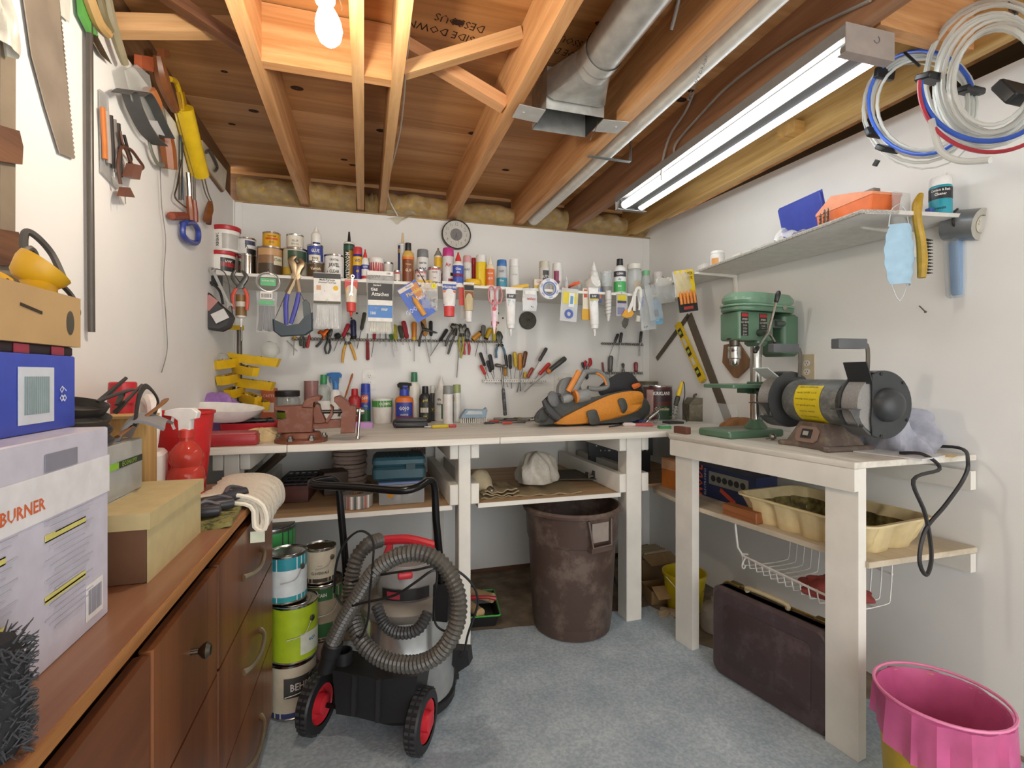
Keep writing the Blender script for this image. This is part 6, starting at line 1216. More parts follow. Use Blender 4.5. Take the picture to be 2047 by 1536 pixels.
for q, nm in ((Vector((.035, -.02, .165)), 'feed_lever'), (Vector((-.085, -.01, -.085)), 'feed_lever'), (Vector((.07, .02, -.05)), 'feed_lever')):
 b = MB(); b.cyl(h2, h2 + q * .8, .0055, n=10); lv = b.build(nm, metal('#c6c4be', .2), t); b = MB(); T = axis_to(h2 + q * .76, h2 + q); b.lathe([(.006, 0), (.0095, .006), (.011, q.length * .24), (.006, q.length * .3), (.001, q.length * .31)], 12, 0, T); b.build('knob', M('#222222', .35), lv)
for x, w_ in ((-.125, .04), (-.02, .045)):
 b = MB(); b.box((x, -.0585, .49), (w_, .001, .1)); pl = b.build('rating_plate', M('#26241f', .4), t); b = MB(); b.box((x, -.0592, .53), (w_ * .9, .001, .014)); b.build('red_stripe', M('#b02c30', .4), pl)
 b = MB()
 for i in range(6): b.text(['SPEED', '620 RPM', '1100', '1720', '2340', '3100'][i], .0115, TR((x, -.0598, .512 - i * .0135)) @ FRONT)
 b.build('lettering', M('#dcd8cc', .5), pl)
crumple('brown_bag', 'brown crinkled paper bag under the drill press table', 'bag', (W(1470, 840, 2.05)[0], 2.03, ZR), (.2, .11, .06), '#9a6a40', 51, 0, .35)
t = thing('sanding_plate', 'diamond shaped tan board leaning on the wall behind the chuck', 'board', RWp(1468, 715, .012)); o = t.location.copy(); n_ = Vector((-1, -RK, 0)).normalized(); q = [RWp(x, y, .006) for x, y in ((1447, 725), (1450, 690), (1478, 684), (1500, 718), (1498, 735), (1476, 756), (1470, 755))]
b = MB(); m_ = len(q); b.add([v - o for v in q] + [v + n_ * .012 - o for v in q], [tuple(range(m_))[::-1], tuple(m_ + i for i in range(m_))] + [(i, (i + 1) % m_, m_ + (i + 1) % m_, m_ + i) for i in range(m_)]); b.build('board', wood('#8a6848', 'z', '#6a4c32'), t); b = MB(); c = RWp(1471, 720, .019) - o; b.sph(c, (.002, .022, .02), 0, 14, 8); b.build('blue_sticker', M('#6a7ab4', .5), t)
t = thing('plastic_sheet', 'clear plastic guard standing behind the drill press table', 'guard', (W(1470, 800, 1.98)[0], 2.06, ZR + .002), (0, 0, R(-20))); b = MB(); b.prism([(-.06, 0), (.08, 0), (.07, .12), (-.03, .13)], -.001, .001, 0, TR((0, 0, 0), (R(-12), 0, 0)) @ FRONT); b.build('sheet', clear('#eef0ee', .2), t)
p = Rp(1398, 858); t = thing('wood_offcut', 'reddish brown wood offcut at the left end of the drill press base', 'wood block', (1.405, 1.965, ZR), (0, 0, R(10))); b = MB(); b.rbox((0, 0, .016), (.03, .08, .032), .004); b.build('block', wood('#7a4a3a', 'y'), t)

# ------------------------------------------------------------------ bench grinder
gp = Vector((1.645, 1.44, ZR)); AX = .172
m_gd = M('#6a6c6a', .5, .3, 'scuff', .25, 18., c2='#8a8c86'); m_gk = M('#3d4042', .45, .2)
t = thing('bench_grinder', 'dark grey bench grinder with yellow warning label on the right bench', 'bench grinder', gp, (0, 0, R(-3))); grd = t
b = MB(); b.prism([(-.1, -.115), (.1, -.115), (.105, -.1), (.085, -.06), (.085, .06), (.105, .1), (.1, .115), (-.1, .115), (-.105, .1), (-.085, .06), (-.085, -.06), (-.105, -.1)], .0, .018, bev=.004)
b.add([(-.085, -.09, .016), (.085, -.09, .016), (.085, .09, .016), (-.085, .09, .016), (-.055, -.055, .095), (.055, -.055, .095), (.055, .055, .095), (-.055, .055, .095)], [(0, 1, 5, 4), (1, 2, 6, 5), (2, 3, 7, 6), (3, 0, 4, 7), (4, 5, 6, 7)]); b.build('pedestal', M('#6e6058', .5, .2, 'scuff', .2, 18., c2='#857868'), t)
Tp = Matrix.Translation(Vector((-.0765, 0, .052))) @ Matrix.Rotation(R(-90), 4, 'Z') @ FRONT @ Matrix.Rotation(R(20), 4, 'X') @ Matrix.Rotation(0, 4, 'Z')
Tp = Matrix.Translation(Vector((-.0735, 0, .052))) @ Matrix.Rotation(R(-90), 4, 'Z') @ Matrix.Rotation(R(-20), 4, 'X') @ FRONT
b = MB(); b.prism([(-.05, -.02), (-.035, -.032), (.035, -.032), (.05, -.02), (.05, .015), (.035, .028), (-.035, .028), (-.05, .015)], 0, .004, 0, Tp); sp = b.build('switch_plate', M('#8a7266', .45), t)
b = MB(); b.box((0, 0, .005), (.045, .034, .004), 0, Tp); b.build('switch_frame', M('#2a2826', .5), sp); b = MB(); b.box((0, 0, .008), (.02, .016, .006), 0, Tp, (0, R(8), 0)); b.build('rocker', M('#a8a49a', .3), sp)
b = MB(); b.lathe([(.03, -.16), (.05, -.135), (.078, -.12), (.082, -.11), (.082, .11), (.078, .12), (.05, .135), (.03, .16)], 30, 0, TR((0, 0, AX), (R(-90), 0, 0))); b.build('motor', m_gd, t)
b = MB(); b.lathe([(.0835, -.06), (.0835, .055)], 18, 0, TR((0, 0, AX), (R(-90), 0, 0)), cap=False, a0=85, a1=225); lb = b.build('warning_label', M('#e0c81e', .45), t)
b = MB()
for i in range(7):
 a = R(8 + i * 16); T = TR((0, 0, AX)) @ Matrix.Rotation(a - R(65), 4, 'Y') @ TR((-.0842, 0, 0)) @ Matrix.Rotation(R(-90), 4, 'Z') @ FRONT
 b.text(['BENCH GRINDER', 'model 3/4 HP  6.0 A', 'warning: wear goggles', 'use guards and rests', 'read the manual', 'do not overtighten', 'disconnect to service'][6 - i], .0105, T)
b.build('lettering', M('#6a5c14', .5), lb)
for s in (-1, 1):
 y0 = s * .195
 b = MB(); b.lathe([(.014, -.03), (.1, -.03), (.1, .03), (.014, .03)], 30, 0, TR((0, y0, AX), (R(90), 0, 0))); b.build('grinding_wheel', M('#9a9894', .85, 0, 'grit', .2, 200., bump=.4), t)
 n = 22; poly = [(.112 * math.cos(R(a)), .112 * math.sin(R(a))) for a in [75 - 260 * i / n for i in range(n + 1)]]
 if s < 0:   # near wheel: closed cover with round boss
  b = MB(); b.prism([(x, z) for x, z in [(.112 * math.cos(R(a)), .112 * math.sin(R(a))) for a in [118 - 235 * i / n for i in range(n + 1)]]] + [(-.055, -.045), (-.05, .0), (-.05, .03)], .0, .006, 0, TR((0, y0 - .036, AX)) @ FRONT, .002); b.lathe([(.056, -.004), (.055, .012), (.047, .028), (.032, .038), (.014, .043), (.001, .044)], 26, 0, TR((.005, y0 - .042, AX), (R(90), 0, 0))); b.build('outer_cover', m_gk, t)
  for a in (100, 45, -30, -100): b = MB(); b.lathe([(.005, 0), (.005, .003), (.001, .004)], 8, 0, TR((.103 * math.cos(R(a)), y0 - .042, AX + .103 * math.sin(R(a))), (R(90), 0, 0))); b.build('cover_screw', metal('#4a4a48', .4), t)
 b = MB(); ring = [110 - 250 * i / n for i in range(n + 1)]
 vs = []
 for a in ring:
  for r_, yy in ((.106, -.036), (.113, -.036), (.113, .036), (.106, .036)): vs.append((r_ * math.cos(R(a)), y0 + yy, AX + r_ * math.sin(R(a))))
 b.add(vs, [(i * 4 + j, i * 4 + (j + 1) % 4, i * 4 + 4 + (j + 1) % 4, i * 4 + 4 + j) for i in range(n) for j in range(4)] + [(0, 1, 2, 3), (n*4+3, n*4+2, n*4+1, n*4)]); b.build('wheel_guard', M('#5a5d5e', .4, .3), t)
 b = MB(); b.box((0.01, y0 - s * .034, AX), (.19, .003, .17)) if False else b.lathe([(.03, 0), (.108, 0), (.108, .003), (.03, .003)], 28, 0, TR((0, y0 - s * .036, AX), (R(90), 0, 0)), cap=False); b.build('inner_cover', M('#4a4c4c', .45, .2), t)
 b = MB(); b.box((-.115, y0, AX - .015), (.05, .07, .004)); b.add([(-.135, y0 - .035, AX - .016), (-.1, y0 - .035, AX - .07), (-.095, y0 - .035, AX - .016), (-.135, y0 - .032, AX - .016), (-.1, y0 - .032, AX - .07), (-.095, y0 - .032, AX - .016)], [(0, 1, 2), (5, 4, 3), (0, 3, 4, 1), (1, 4, 5, 2)]); b.build('tool_rest', metal('#77797a', .4), t)
 b = MB(); b.box((-.075, y0 + .01 * s, AX + .105), (.075, .085, .004), 0, None, (0, R(35 if s > 0 else 70), 0)); b.build('eye_shield', M('#cfd6d2', .15, 0, 'film', .1, 25., .85) if s > 0 else M('#2f3234', .4), t)
 b = MB(); b.tube([(.03, y0 * .75, AX + .09), (.035, y0 * .75, AX + .15), (.03, y0 * .75, AX + .2), (.0, y0 * .75, AX + .205)], .009, 6, k=3, flat=((0, 1, 0), .4)); b.build('lamp_arm', M('#6c665c', .45, .4), t)
 b = MB(); b.rbox((-.045, y0 * .75, AX + .205), (.12, .034, .034), .004, T=None); b.build('lamp_box', M('#5c6062', .45), t)
# cord, rag, papers
cable('power_cord', 'thick black grinder cord looping down past the bench end', [Vector(v) for v in ((1.72, 1.22, ZR + .008), (1.74, 1.16, ZR + .012), (1.76, 1.125, ZR - .03))] + [at(x, y, 1, 1.10) for x, y in ((1826, 960), (1850, 1030), (1862, 1110), (1852, 1150), (1838, 1120), (1850, 1060), (1890, 1010), (1925, 960), (1935, 925))] + [Vector((1.955, 1.19, ZR + .02)), Vector((1.90, 1.32, ZR + .01)), Vector((1.83, 1.4, ZR + .012))], .0058, '#2b2b2c', parent=grd)
crumple('shop_rag', 'crumpled pale grey cloth heaped behind the grinder', 'cloth', (1.865, 1.37, ZR), (.17, .34, .15), '#aeb0bc', 61, 0, .45, 34)
b = MB(); b.box((0, 0, 0), (.16, .2, .004)); tag(b.build('booklet', [M('#d8d8da', .5)], None, TR((1.74, 1.24, ZR + .0025), (0, 0, R(12)))), 'thin white booklet lying under the near grinder wheel', 'booklet')
b = MB(); b.box((0, 0, 0), (.05, .04, .001)); tag(b.build('paper_scrap', M('#d8b060', .7), None, TR((1.86, 1.165, ZR + .001), (0, 0, R(20)))), 'small orange paper scrap near the bench end', 'paper')
p = Rp(1545, 880); t = thing('round_fitting', 'little round metal knob and screw lying before the grinder', 'knob', (p[0], p[1], ZR)); b = MB(); b.sph((0, 0, .014), .014); b.cyl((0, 0, .01), (-.035, 0, .006), .003, n=6); b.build('knob', metal('#b5b3ac', .35), t)
# ------------------------------------------------------------------ things on the shelf under the back bench
def Lp(px, py): return at(px, py, 2, ZL)
def lbox(name, label, cat, px0, px1, py_base, ptop, depth, mats, rot=0., r=.004, part='body'):
 a, c = Lp(px0, py_base), Lp(px1, py_base); w_ = c[0] - a[0]; h = W((px0 + px1) / 2, ptop, a[1])[2] - ZL
 t = thing(name, label, cat, ((a[0] + c[0]) / 2, a[1] + depth / 2, ZL), (0, 0, rot)); b = MB(); b.rbox((0, 0, h / 2), (w_, depth, h), r, n=2); b.build(part, mats, t); return t, w_, h
t, w_, h = lbox('wooden_crate', 'dark red-brown wooden box with black wire grid top', 'box', 553, 620, 1008, 972, .3, wood('#5a2a20', 'x', '#3f1a14'), R(-4)); 
b = MB()
for i in range(6): b.box((-w_ / 2 + w_ * i / 5, 0, h + .006), (.006, .3, .006))
for i in range(5): b.box((0, -.15 + .3 * i / 4, h + .009), (w_, .006, .006))
b.build('wire_grid', M('#1f1f20', .5), t)
t, w_, h = lbox('small_radio', 'small dark brown radio box behind the vacuum handle', 'box', 640, 690, 992, 945, .12, M('#4a382a', .6), R(15)); b = MB(); b.lathe([(.02, 0), (.02, .004)], 16, 0, TR((.0, -.06, h * .5), (R(90), 0, 0))); b.build('dial', M('#262220', .5), t)
p = Lp(697, 985); t = thing('rope_spool', 'wooden spool wound with pale pink rope under the bench', 'spool', (p[0], p[1] + .17, ZL))
b = MB(); b.lathe([(.11, 0), (.11, .008), (.03, .009), (.03, .21), (.13, .212), (.13, .222), (.001, .222)], 30); b.build('reel', wood('#8a7a52', 'x', '#6a5c3c'), t)
b = MB()
for i in range(9): b.tube([((.075 + .006 * math.sin(i * 2.2)) * math.cos(a), (.075 + .006 * math.sin(i * 2.2)) * math.sin(a), .02 + i * .0215) for a in [2 * math.pi * j / 24 for j in range(24)]], .011, 7, closed=True)
b.build('rope', M('#b8a294', .7), t)
p = Lp(712, 1020); t = thing('tape_roll', 'fat roll of striped foil tape standing on the lower shelf', 'tape', (p[0], p[1] + .07, ZL + .001))
b = MB(); b.lathe([(.03, 0), (.07, 0), (.07, .055), (.03, .055), (.03, 0)], 30, cap=False); b.build('roll', M('#9a958c', .4), t)
for i in range(9): b = MB(); b.lathe([(.0706, .0), (.0706, .055)], 3, 0, None, False, 1, 1, 215 + i * 12, 222 + i * 12); b.build('stripe', M(['#d8d4cc', '#6a6f70', '#b0645c', '#e6e2da', '#4f5658'][i % 5], .4), t)
b = MB(); b.lathe([(.028, .001), (.03, .001), (.03, .056), (.028, .056)], 24, cap=False); b.build('cardboard_core', M('#8a6238', .8), t)
t, w_, h = lbox('plastic_bin', 'clear plastic bin of oddments under the blue case', 'bin', 757, 852, 1012, 968, .2, clear('#d8dada', .35))
rr = random.Random(9); b = MB()
for i in range(14): b.box((rr.uniform(-.08, .08), rr.uniform(-.08, .06), rr.uniform(.02, .06)), (.04, .02, .015), rr.randrange(4), None, (rr.uniform(0, 1), rr.uniform(0, 1), rr.uniform(0, 3)))
b.lathe([(.015, 0), (.015, .01)], 12, 4, TR((-.05, -.09, .045), (R(90), 0, 0))); b.build('oddments', [M('#3a3a3e'), M('#c9c6c0'), M('#4a6a9a'), M('#6a6460'), M('#e0a02a')], t, kind='stuff')
b = MB(); b.rbox((0, 0, h + .005), (w_ * 1.03, .21, .012), .008); b.build('lid', M('#6a7fa8', .4), t); zt = ZL + h + .012; lo = t.location.copy()
t = thing('tool_case', 'dark teal plastic power tool case stacked on the clear bin', 'case', (lo[0] - .005, lo[1] + .02, zt), (0, 0, R(-3)))
b = MB(); b.rbox((0, 0, .03), (.235, .2, .06), .018); b.build('lower_shell', M('#2f5560', .45), t); b = MB(); b.rbox((0, 0, .082), (.235, .2, .042), .018, bev=.012); b.build('upper_shell', M('#335c68', .45), t)
for i in range(6): b = MB(); b.box((-.06 + .02 * i, -.01, .103), (.006, .12, .004)); b.build('rib', M('#2b4e58', .5), t)
b = MB(); b.box((.05, -.102, .06), (.04, .006, .025)); b.build('latch', M('#264650', .5), t)
t = thing('printed_card', 'small printed carton standing behind the teal case', 'carton', (W(835, 905, 2.75)[0], 2.75, ZL)); b = MB(); b.box((0, 0, .12), (.085, .04, .24)); b.build('carton', M('#c9c2b4', .7), t); b = MB(); b.box((0, -.021, .185), (.08, .001, .09)); b.build('print', M('#4a3434', .6), t); b = MB(); b.text('FLEXIBLE', .02, TR((0, -.022, .205)) @ FRONT); b.text('OCTOPUS', .02, TR((0, -.022, .175)) @ FRONT); b.build('lettering', M('#d8a898', .6), t)
# right bay of the shelf
p = Lp(958, 995); t = thing('light_bulb', 'large dusty cream reflector bulb lying on the lower shelf', 'bulb', (p[0] + .03, p[1] + .06, ZL + .05), (0, 0, 0)); b = MB(); T = TR((0, 0, 0), (R(105), 0, R(20)))
b.lathe([(.001, -.06), (.04, -.058), (.055, -.045), (.06, -.03), (.052, -.0), (.03, .04), (.022, .06)], 24, 0, T); b.build('glass', M('#cdbf9e', .35), t); b = MB(); b.lathe([(.017, .058), (.018, .064), (.016, .07), (.018, .076), (.014, .088), (.004, .094)], 14, 0, T); b.build('screw_base', metal('#8a8070', .4), t)
crumple('plastic_bag', 'full white plastic carrier bag on the lower shelf', 'bag', (W(1072, 950, 2.45)[0], 2.45, ZL + .02), (.22, .2, .15), '#c9c2b4', 71, .3, .3, rough=.45, parts='bag')
for i, (px_, py_, w_, d_, h_, c, lb) in enumerate(((1000, 990, .2, .16, .02, '#9a8a6c', 'folded tan canvas below the reflector bulb'), (1100, 984, .34, .3, .018, '#a3906e', 'folded tan drop cloth under the white carrier bag'))):
 p = Lp(px_, py_ + 6); t = thing('drop_cloth', lb, 'cloth', (p[0], p[1] + d_ / 2, ZL), (0, 0, R(4 - 8 * i)), 'folded cloths on the lower shelf')
 for j in range(3 if i == 0 else 1):
  b = MB(); b.sheet(lambda u, v: ((u - .5) * w_ * (1 - .1 * j), (v - .5) * d_, .006 + j * .014 + .006 * math.sin(u * 7 + j) * math.sin(v * 5 + j) + .004 * math.sin(u * 21)), 18, 10, th=.006); b.build('fold', M(c, .9, 0, 'fabric', .15, 80., bump=.3), t)
p = Lp(1180, 965); t = thing('thin_board', 'thin dark sheet lying at the back of the lower shelf', 'board', (W(1130, 960, 2.55)[0] + .05, 2.55, ZL + .012), (0, 0, R(-14))); b = MB(); b.box((0, 0, .006), (.34, .26, .006)); b.build('sheet', M('#4a4236', .7), t)
p = Lp(1185, 968); t = thing('bar_clamp', 'small black and silver clamp lying on the lower shelf', 'clamp', (W(1195, 960, 2.42)[0], 2.43, ZL + .024), (0, 0, R(8)))
b = MB(); b.box((0, 0, .006), (.13, .012, .008)); b.build('bar', metal('#b8b4aa', .3), t); b = MB(); b.prism([(-.03, 0), (.03, 0), (.024, .035), (.008, .03), (-.008, .03), (-.024, .035)], -.012, .012, 0, FRONT, .002); b.build('jaw', M('#3a3836', .4), t); b = MB(); b.box((-.06, 0, .015), (.01, .03, .03)); b.build('end_stop', metal('#a8a49a'), t)
t = thing('socket_panel', 'black panel with rows of white marks under the bench corner', 'panel', (W(1240, 910, 2.62)[0], 2.62, ZL), (0, 0, R(-14)))
b = MB(); b.box((0, 0, .16), (.38, .03, .12)); b.box((0, .03, .05), (.36, .06, .1)); b.build('panel', M('#1f1f22', .45), t)
b = MB(); rr = random.Random(2)
for r_ in range(3):
 for i in range(14):
  if rr.random() < .75: b.box((-.17 + i * .025, -.0158, .13 + r_ * .028), (rr.choice((.004, .008, .014)), .001, .008))
b.build('white_marks', M('#cfcfca', .5), t)
# under the benches on the floor
t = thing('paint_tray', 'green and black paint tray with rollers on the floor by the bench leg', 'paint tray', at(962, 1258, 2, 0) + Vector((.0, .14, 0)), (0, 0, R(-8)))
open_tray('tray', t, .22, .28, .06, .004, '#2a2a2a', .85); b = MB(); o_ = rrect(.226, .286, .014); b.prism(o_, .058, .064); b.v = b.v; b = MB(); b.tube([(x, y, .061) for x, y in o_], .004, 6, closed=True); b.build('green_rim', M('#4ab04a', .4), t)
for i, (x, y, z, c, a) in enumerate(((-.02, -.06, .07, '#c9a878', .5), (-.05, .02, .075, '#b87a6a', .2), (.03, .05, .08, '#d2b48a', .9))):
 b = MB(); T = TR((x, y, z), (R(90), 0, a)); b.lathe([(.012, -.08), (.024, -.078), (.024, .078), (.012, .08)], 14, 0, T); b.build('roller', M(c, .9, 0, 'nap', .2, 150., bump=.5), t)
b = MB(); b.tube([(-.04, -.02, .1), (.06, -.05, .11), (.1, -.05, .1)], [.012, .008, .012], 8); b.build('red_handle', M('#a82a30', .4), t)
for i, (px_, py_, w_, d_, h_, c, rz, lb) in enumerate(((1290, 1150, .2, .22, .14, '#8a7050', 5, 'open brown carton on the floor under the bench corner'), (1318, 1196, .16, .14, .07, '#94774e', -6, 'low brown carton lying before the open carton'))):
 p = at(px_, py_, 2, 0); t = thing('cardboard_box', lb, 'box', (p[0], min(p[1], 2.75), 0), (0, 0, R(rz))); open_tray('carton', t, w_, d_, h_, .004, M(c, .8, 0, 'card', .1, 10.), 1., .003)
 b = MB(); b.box((0, -d_ / 2 - .04, h_ + .01), (w_, .09, .004), 0, None, (R(20), 0, 0)); b.build('flap', M('#a88a62', .8), t)
 if i == 0: b = MB(); [b.box((0, -.08 + j * .02, .1), (w_ * .8, .003, .16), 0, None, (R(12), 0, 0)) for j in range(6)]; b.build('papers', M('#b5a486', .8), t)
p = at(1384, 1195, 2, 0); t = thing('yellow_pail', 'yellow plastic pail under the right bench', 'pail', (1.60, 2.22, 0)); b = MB(); b.lathe([(.085, 0), (.087, .004), (.105, .17), (.112, .172), (.112, .185), (.104, .185), (.083, .006), (.001, .006)], 28); b.build('pail', M('#c9b41c', .4), t)
b = MB(); b.tube([(-.11, 0, .17), (-.06, -.08, .11), (.06, -.08, .11), (.11, 0, .17)], .003, 6, k=5); b.build('bail', metal('#a8a49a'), t)
cable('old_cable', 'old black cable lying on the concrete under the right bench', [at(x, y, 2, .008) for x, y in ((1225, 1150), (1250, 1195), (1290, 1190), (1320, 1200), (1340, 1190), (1350, 1175))], .006, '#2c2825')
crumple('rubble', 'pale dusty scraps on the concrete beside the right bench leg', 'debris', at(1335, 1228, 2, 0), (.12, .08, .025), '#a8957a', 88, 0, .5, parts='scraps')
p = at(1405, 1262, 2, 0); t = thing('white_jug', 'dusty white jug behind the right bench leg', 'jug', (1.60, 1.98, 0)); b = MB(); b.lathe([(.06, 0), (.065, .004), (.065, .1), (.05, .12), (.02, .135), (.02, .15), (.001, .15)], 20); b.build('body', M('#b5ab9c', .5), t)
# things on the right bench's lower shelf
ZM = .6275
def Mp(px, py): return at(px, py, 2, ZM)
t = thing('orange_carton', 'orange carton standing behind the right bench leg', 'carton', (1.55, 2.22, ZM), (0, 0, R(8))); b = MB(); b.box((0, 0, .075), (.1, .1, .15)); b.build('carton', M('#cf7a34', .6), t); b = MB(); b.box((0, 0, .151), (.1, .1, .002)); b.box((-.051, 0, .12), (.001, .1, .05)); b.build('tape', M('#e0b088', .6), t)
t = thing('power_bar_box', 'dark blue box lettered MODE with a power bar picture', 'box', (1.64, 1.93, ZM), (0, 0, R(3)))
b = MB(); b.box((0, 0, .072), (.12, .42, .144)); b.build('carton', M('#1e2a52', .45), t)
FX = Matrix.Rotation(R(-90), 4, 'Z') @ FRONT
b = MB(); b.text('MODE', .085, TR((-.0608, .14, .07)) @ FX @ Matrix.Rotation(R(90), 4, 'Z'), 0, True, .62); b.text('ELECTRONICS', .02, TR((-.0608, .095, .07)) @ FX @ Matrix.Rotation(R(90), 4, 'Z'), 1); b.build('lettering', [M('#e2643a', .5), M('#d8dce6', .5)], t); b = MB(); b.text('MODE', .03, TR((-.02, -.2105, .06)) @ FRONT @ Matrix.Rotation(R(90), 4, 'Z'), 0); b.build('lettering', M('#e2643a', .5), t)
b = MB(); b.box((-.0605, -.05, .095), (.001, .24, .06)); pw = b.build('power_bar_picture', M('#8d8c80', .5), t); b = MB()
for i in range(6): b.lathe([(.015, 0), (.015, .001)], 14, 0, TR((-.0615, .04 - i * .036, .095)) @ FX)
b.build('socket_print', M('#22221f', .5), pw); b = MB(); b.box((-.0615, -.05, .03), (.001, .1, .02), 0, None, (R(25), 0, 0)); b.build('red_flash', M('#c8482c', .5), t)
t = thing('blue_carton', 'narrow blue carton with red emblem left of the MODE box', 'carton', (1.52, 2.1, ZM), (0, 0, R(6))); b = MB(); b.box((0, 0, .06), (.05, .06, .12)); b.build('carton', M('#2f3f8c', .45), t); b = MB(); b.lathe([(.012, 0), (.012, .001)], 14, 0, TR((-.0255, 0, .05)) @ FX); b.text('VEGAS', .016, TR((-.0262, 0, .02)) @ FX); b.build('emblem', M('#d8604a', .5), t)
t = thing('wood_offcut', 'reddish brown wooden block in front of the litter pan', 'wood block', (1.475, 1.66, ZM), (0, 0, R(6))); b = MB(); b.rbox((0, 0, .022), (.05, .17, .044), .003, n=1); b.build('block', wood('#a8683c', 'y', '#84502c'), t)
t = thing('litter_pan', 'cream plastic scalloped tray with dirty floor on the right lower shelf', 'tray', (1.665, 1.45, ZM), (0, 0, R(6)))
n = 64; L1, W1 = .54, .36
def pan(f, h, wav): 
 o = []
 rr_ = rrect(W1 * f, L1 * f, .05, 6); rr_ = [(a[0] + (c[0] - a[0]) * j / 12, a[1] + (c[1] - a[1]) * j / 12) for i in range(len(rr_)) for a, c in [(rr_[i], rr_[(i + 1) % len(rr_)])] for j in range(12 if (Vector(a) - Vector(c)).length > .1 else 1)]
 rr_ = [(a[0] + (c[0] - a[0]) * j / 4, a[1] + (c[1] - a[1]) * j / 4) for i in range(len(rr_)) for a, c in [(rr_[i], rr_[(i + 1) % len(rr_)])] for j in range(4 if (Vector(a) - Vector(c)).length > .015 else 1)]
 for x, y in rr_:
  k_ = 1 - wav * (.5 + .5 * math.cos(2 * math.pi * (y / (L1 / 5)))) ** 3 if abs(x) > W1 * .32 else 1 - wav * .5 * (.5 + .5 * math.cos(2 * math.pi * (x / (W1 / 3)))) ** 3
  o.append((x * k_, y * k_, h))
 return o
rings = [pan(.86, .0, .14), pan(.9, .03, .13), pan(.935, .07, .09), pan(.96, .092, .0), pan(1.0, .095, .0), pan(1.0, .102, .0), pan(.955, .102, 0.), pan(.91, .065, .09), pan(.84, .006, .13)]
q = len(rings[0]); b = MB(); b.add([v for r_ in rings for v in r_], [(a * q + e, a * q + (e + 1) % q, (a + 1) * q + (e + 1) % q, (a + 1) * q + e) for a in range(len(rings) - 1) for e in range(q)] + [tuple(range(q))[::-1]]); b.build('tray', M('#dcc898', .45), t)
b = MB(); b.add([(v[0], v[1], .0065) for v in rings[-1]], [tuple(range(q))]); b.add([(v[0] * .97, v[1] * .98, v[2]) for v in rings[-2]] + [(v[0] * .99, v[1] * .99, v[2] + .002) for v in rings[-1]], [(e, (e + 1) % q, q + (e + 1) % q, q + e) for e in range(q)]); b.build('dirty_floor', M('#8a7a44', .8, 0, 'grime', .4, 35., c2='#4f431f'), t)
# wire basket hanging under the shelf
t = thing('wire_basket', 'white wire basket hung under the right bench shelf', 'basket', (0, 0, 0)); bw = 1.50
m_w = M('#e4e2de', .35); zb_, zt_ = .42, .60; y0, y1 = 1.265, 1.69; xf, xb = 1.475, 1.75
b = MB()
for y in (y0, y1): b.tube([(xf - .01, y, ZM + .003), (xf - .012, y, .59), (xf, y, .5), (xf + .02, y, zb_ + .05), (xf + .05, y, zb_ + .045)], .0042, 6)
for z, x in ((zb_ + .045, xf + .02),): b.tube([(x, y0, z), (x, y1, z)], .0045, 6)
b.build('front_frame', m_w, t)
for z in (zb_ + .1, zt_): b = MB(); b.tube([(xb, y0, z), (xb, y1, z)], .0035, 6); b.build('back_rail', m_w, t)
b = MB()
for i in range(13):
 y = y0 + (y1 - y0) * i / 12; b.tube([(xf + .02, y, zb_ + .05), (xf + .028, y, zb_ + .012), (xf + .05, y, zb_), (xb - .04, y, zb_), (xb - .01, y, zb_ + .03), (xb, y, zt_)], .0024, 5, k=3)
for x in (xf + .1, xf + .19): b.tube([(x, y0, zb_ - .003), (x, y1, zb_ - .003)], .0026, 5)
b.build('wires', m_w, t)
for y in (y0 + .02, y1 - .02): b = MB(); b.tube([(xf + .02, y, zb_ + .04), (xf + .006, y, zb_ + .02), (xf + .004, y, zb_ + .004), (xf + .014, y, zb_ - .002), (xf + .02, y, zb_ + .01)], .003, 6, k=4); b.build('hook', m_w, t)
crumple('red_cloth', 'dark red work gloves lying in the wire basket', 'gloves', (1.61, 1.38, zb_ + .004), (.16, .2, .05), '#8a3a34', 77, .4, .5)
# suitcase leaning on the right bench's underside
A = at(1421, 1342, 2, 0); Cc = at(1658, 1490, 2, 0); d_ = Cc - A; yaw = math.atan2(d_.y, d_.x); Lc = d_.length; hs = H + (HY - 1170) * mpp(A)
t = thing('suitcase', 'old dark brown hardshell suitcase standing under the right bench', 'suitcase', (A + Cc) / 2 + Vector((0, 0, .0075)), (0, 0, yaw))
m_s = M('#47393a', .42, 0, 'scuff', .3, 10., c2='#54474a', bump=.12)
b = MB(); b.prism(rrect(Lc, hs, .035, 6), -.0, .07, 0, TR((0, .0, hs / 2), (R(90), 0, R(180))), .014); b.build('shell', m_s, t)
b = MB(); b.prism(rrect(Lc, hs, .035, 6), 0, .07, 0, TR((0, .08, hs / 2), (R(90), 0, R(180))) @ TR((0, 0, -.07)), .014); 
b.build('shell', m_s, t)
b = MB(); b.tube([(x, .075, y + hs / 2) for x, y in rrect(Lc + .002, hs + .002, .035, 6)], .005, 6, closed=True); b.build('brass_rim', M('#9a8038', .35, .7), t)
b = MB(); b.prism(rrect(Lc - .12, hs - .12, .02, 4), 0, .003, 0, TR((0, .0, hs / 2), (R(90), 0, 0)), .002); b.build('embossed_panel', M('#443637', .42, 0, 'scuff', .3, 10., c2='#564a4c'), t)
b = MB(); b.tube([(-.02 - .08, .05, hs + .004), (-.02 - .07, .045, hs + .022), (-.02 + .07, .045, hs + .022), (-.02 + .08, .05, hs + .004)], .009, 8, k=4); b.build('handle', M('#b8a884', .4), t)
for x in (-.17, .17): b = MB(); b.rbox((x, .075, hs + .004), (.05, .03, .008), .003); b.build('latch', M('#9a8a50', .3, .8), t)

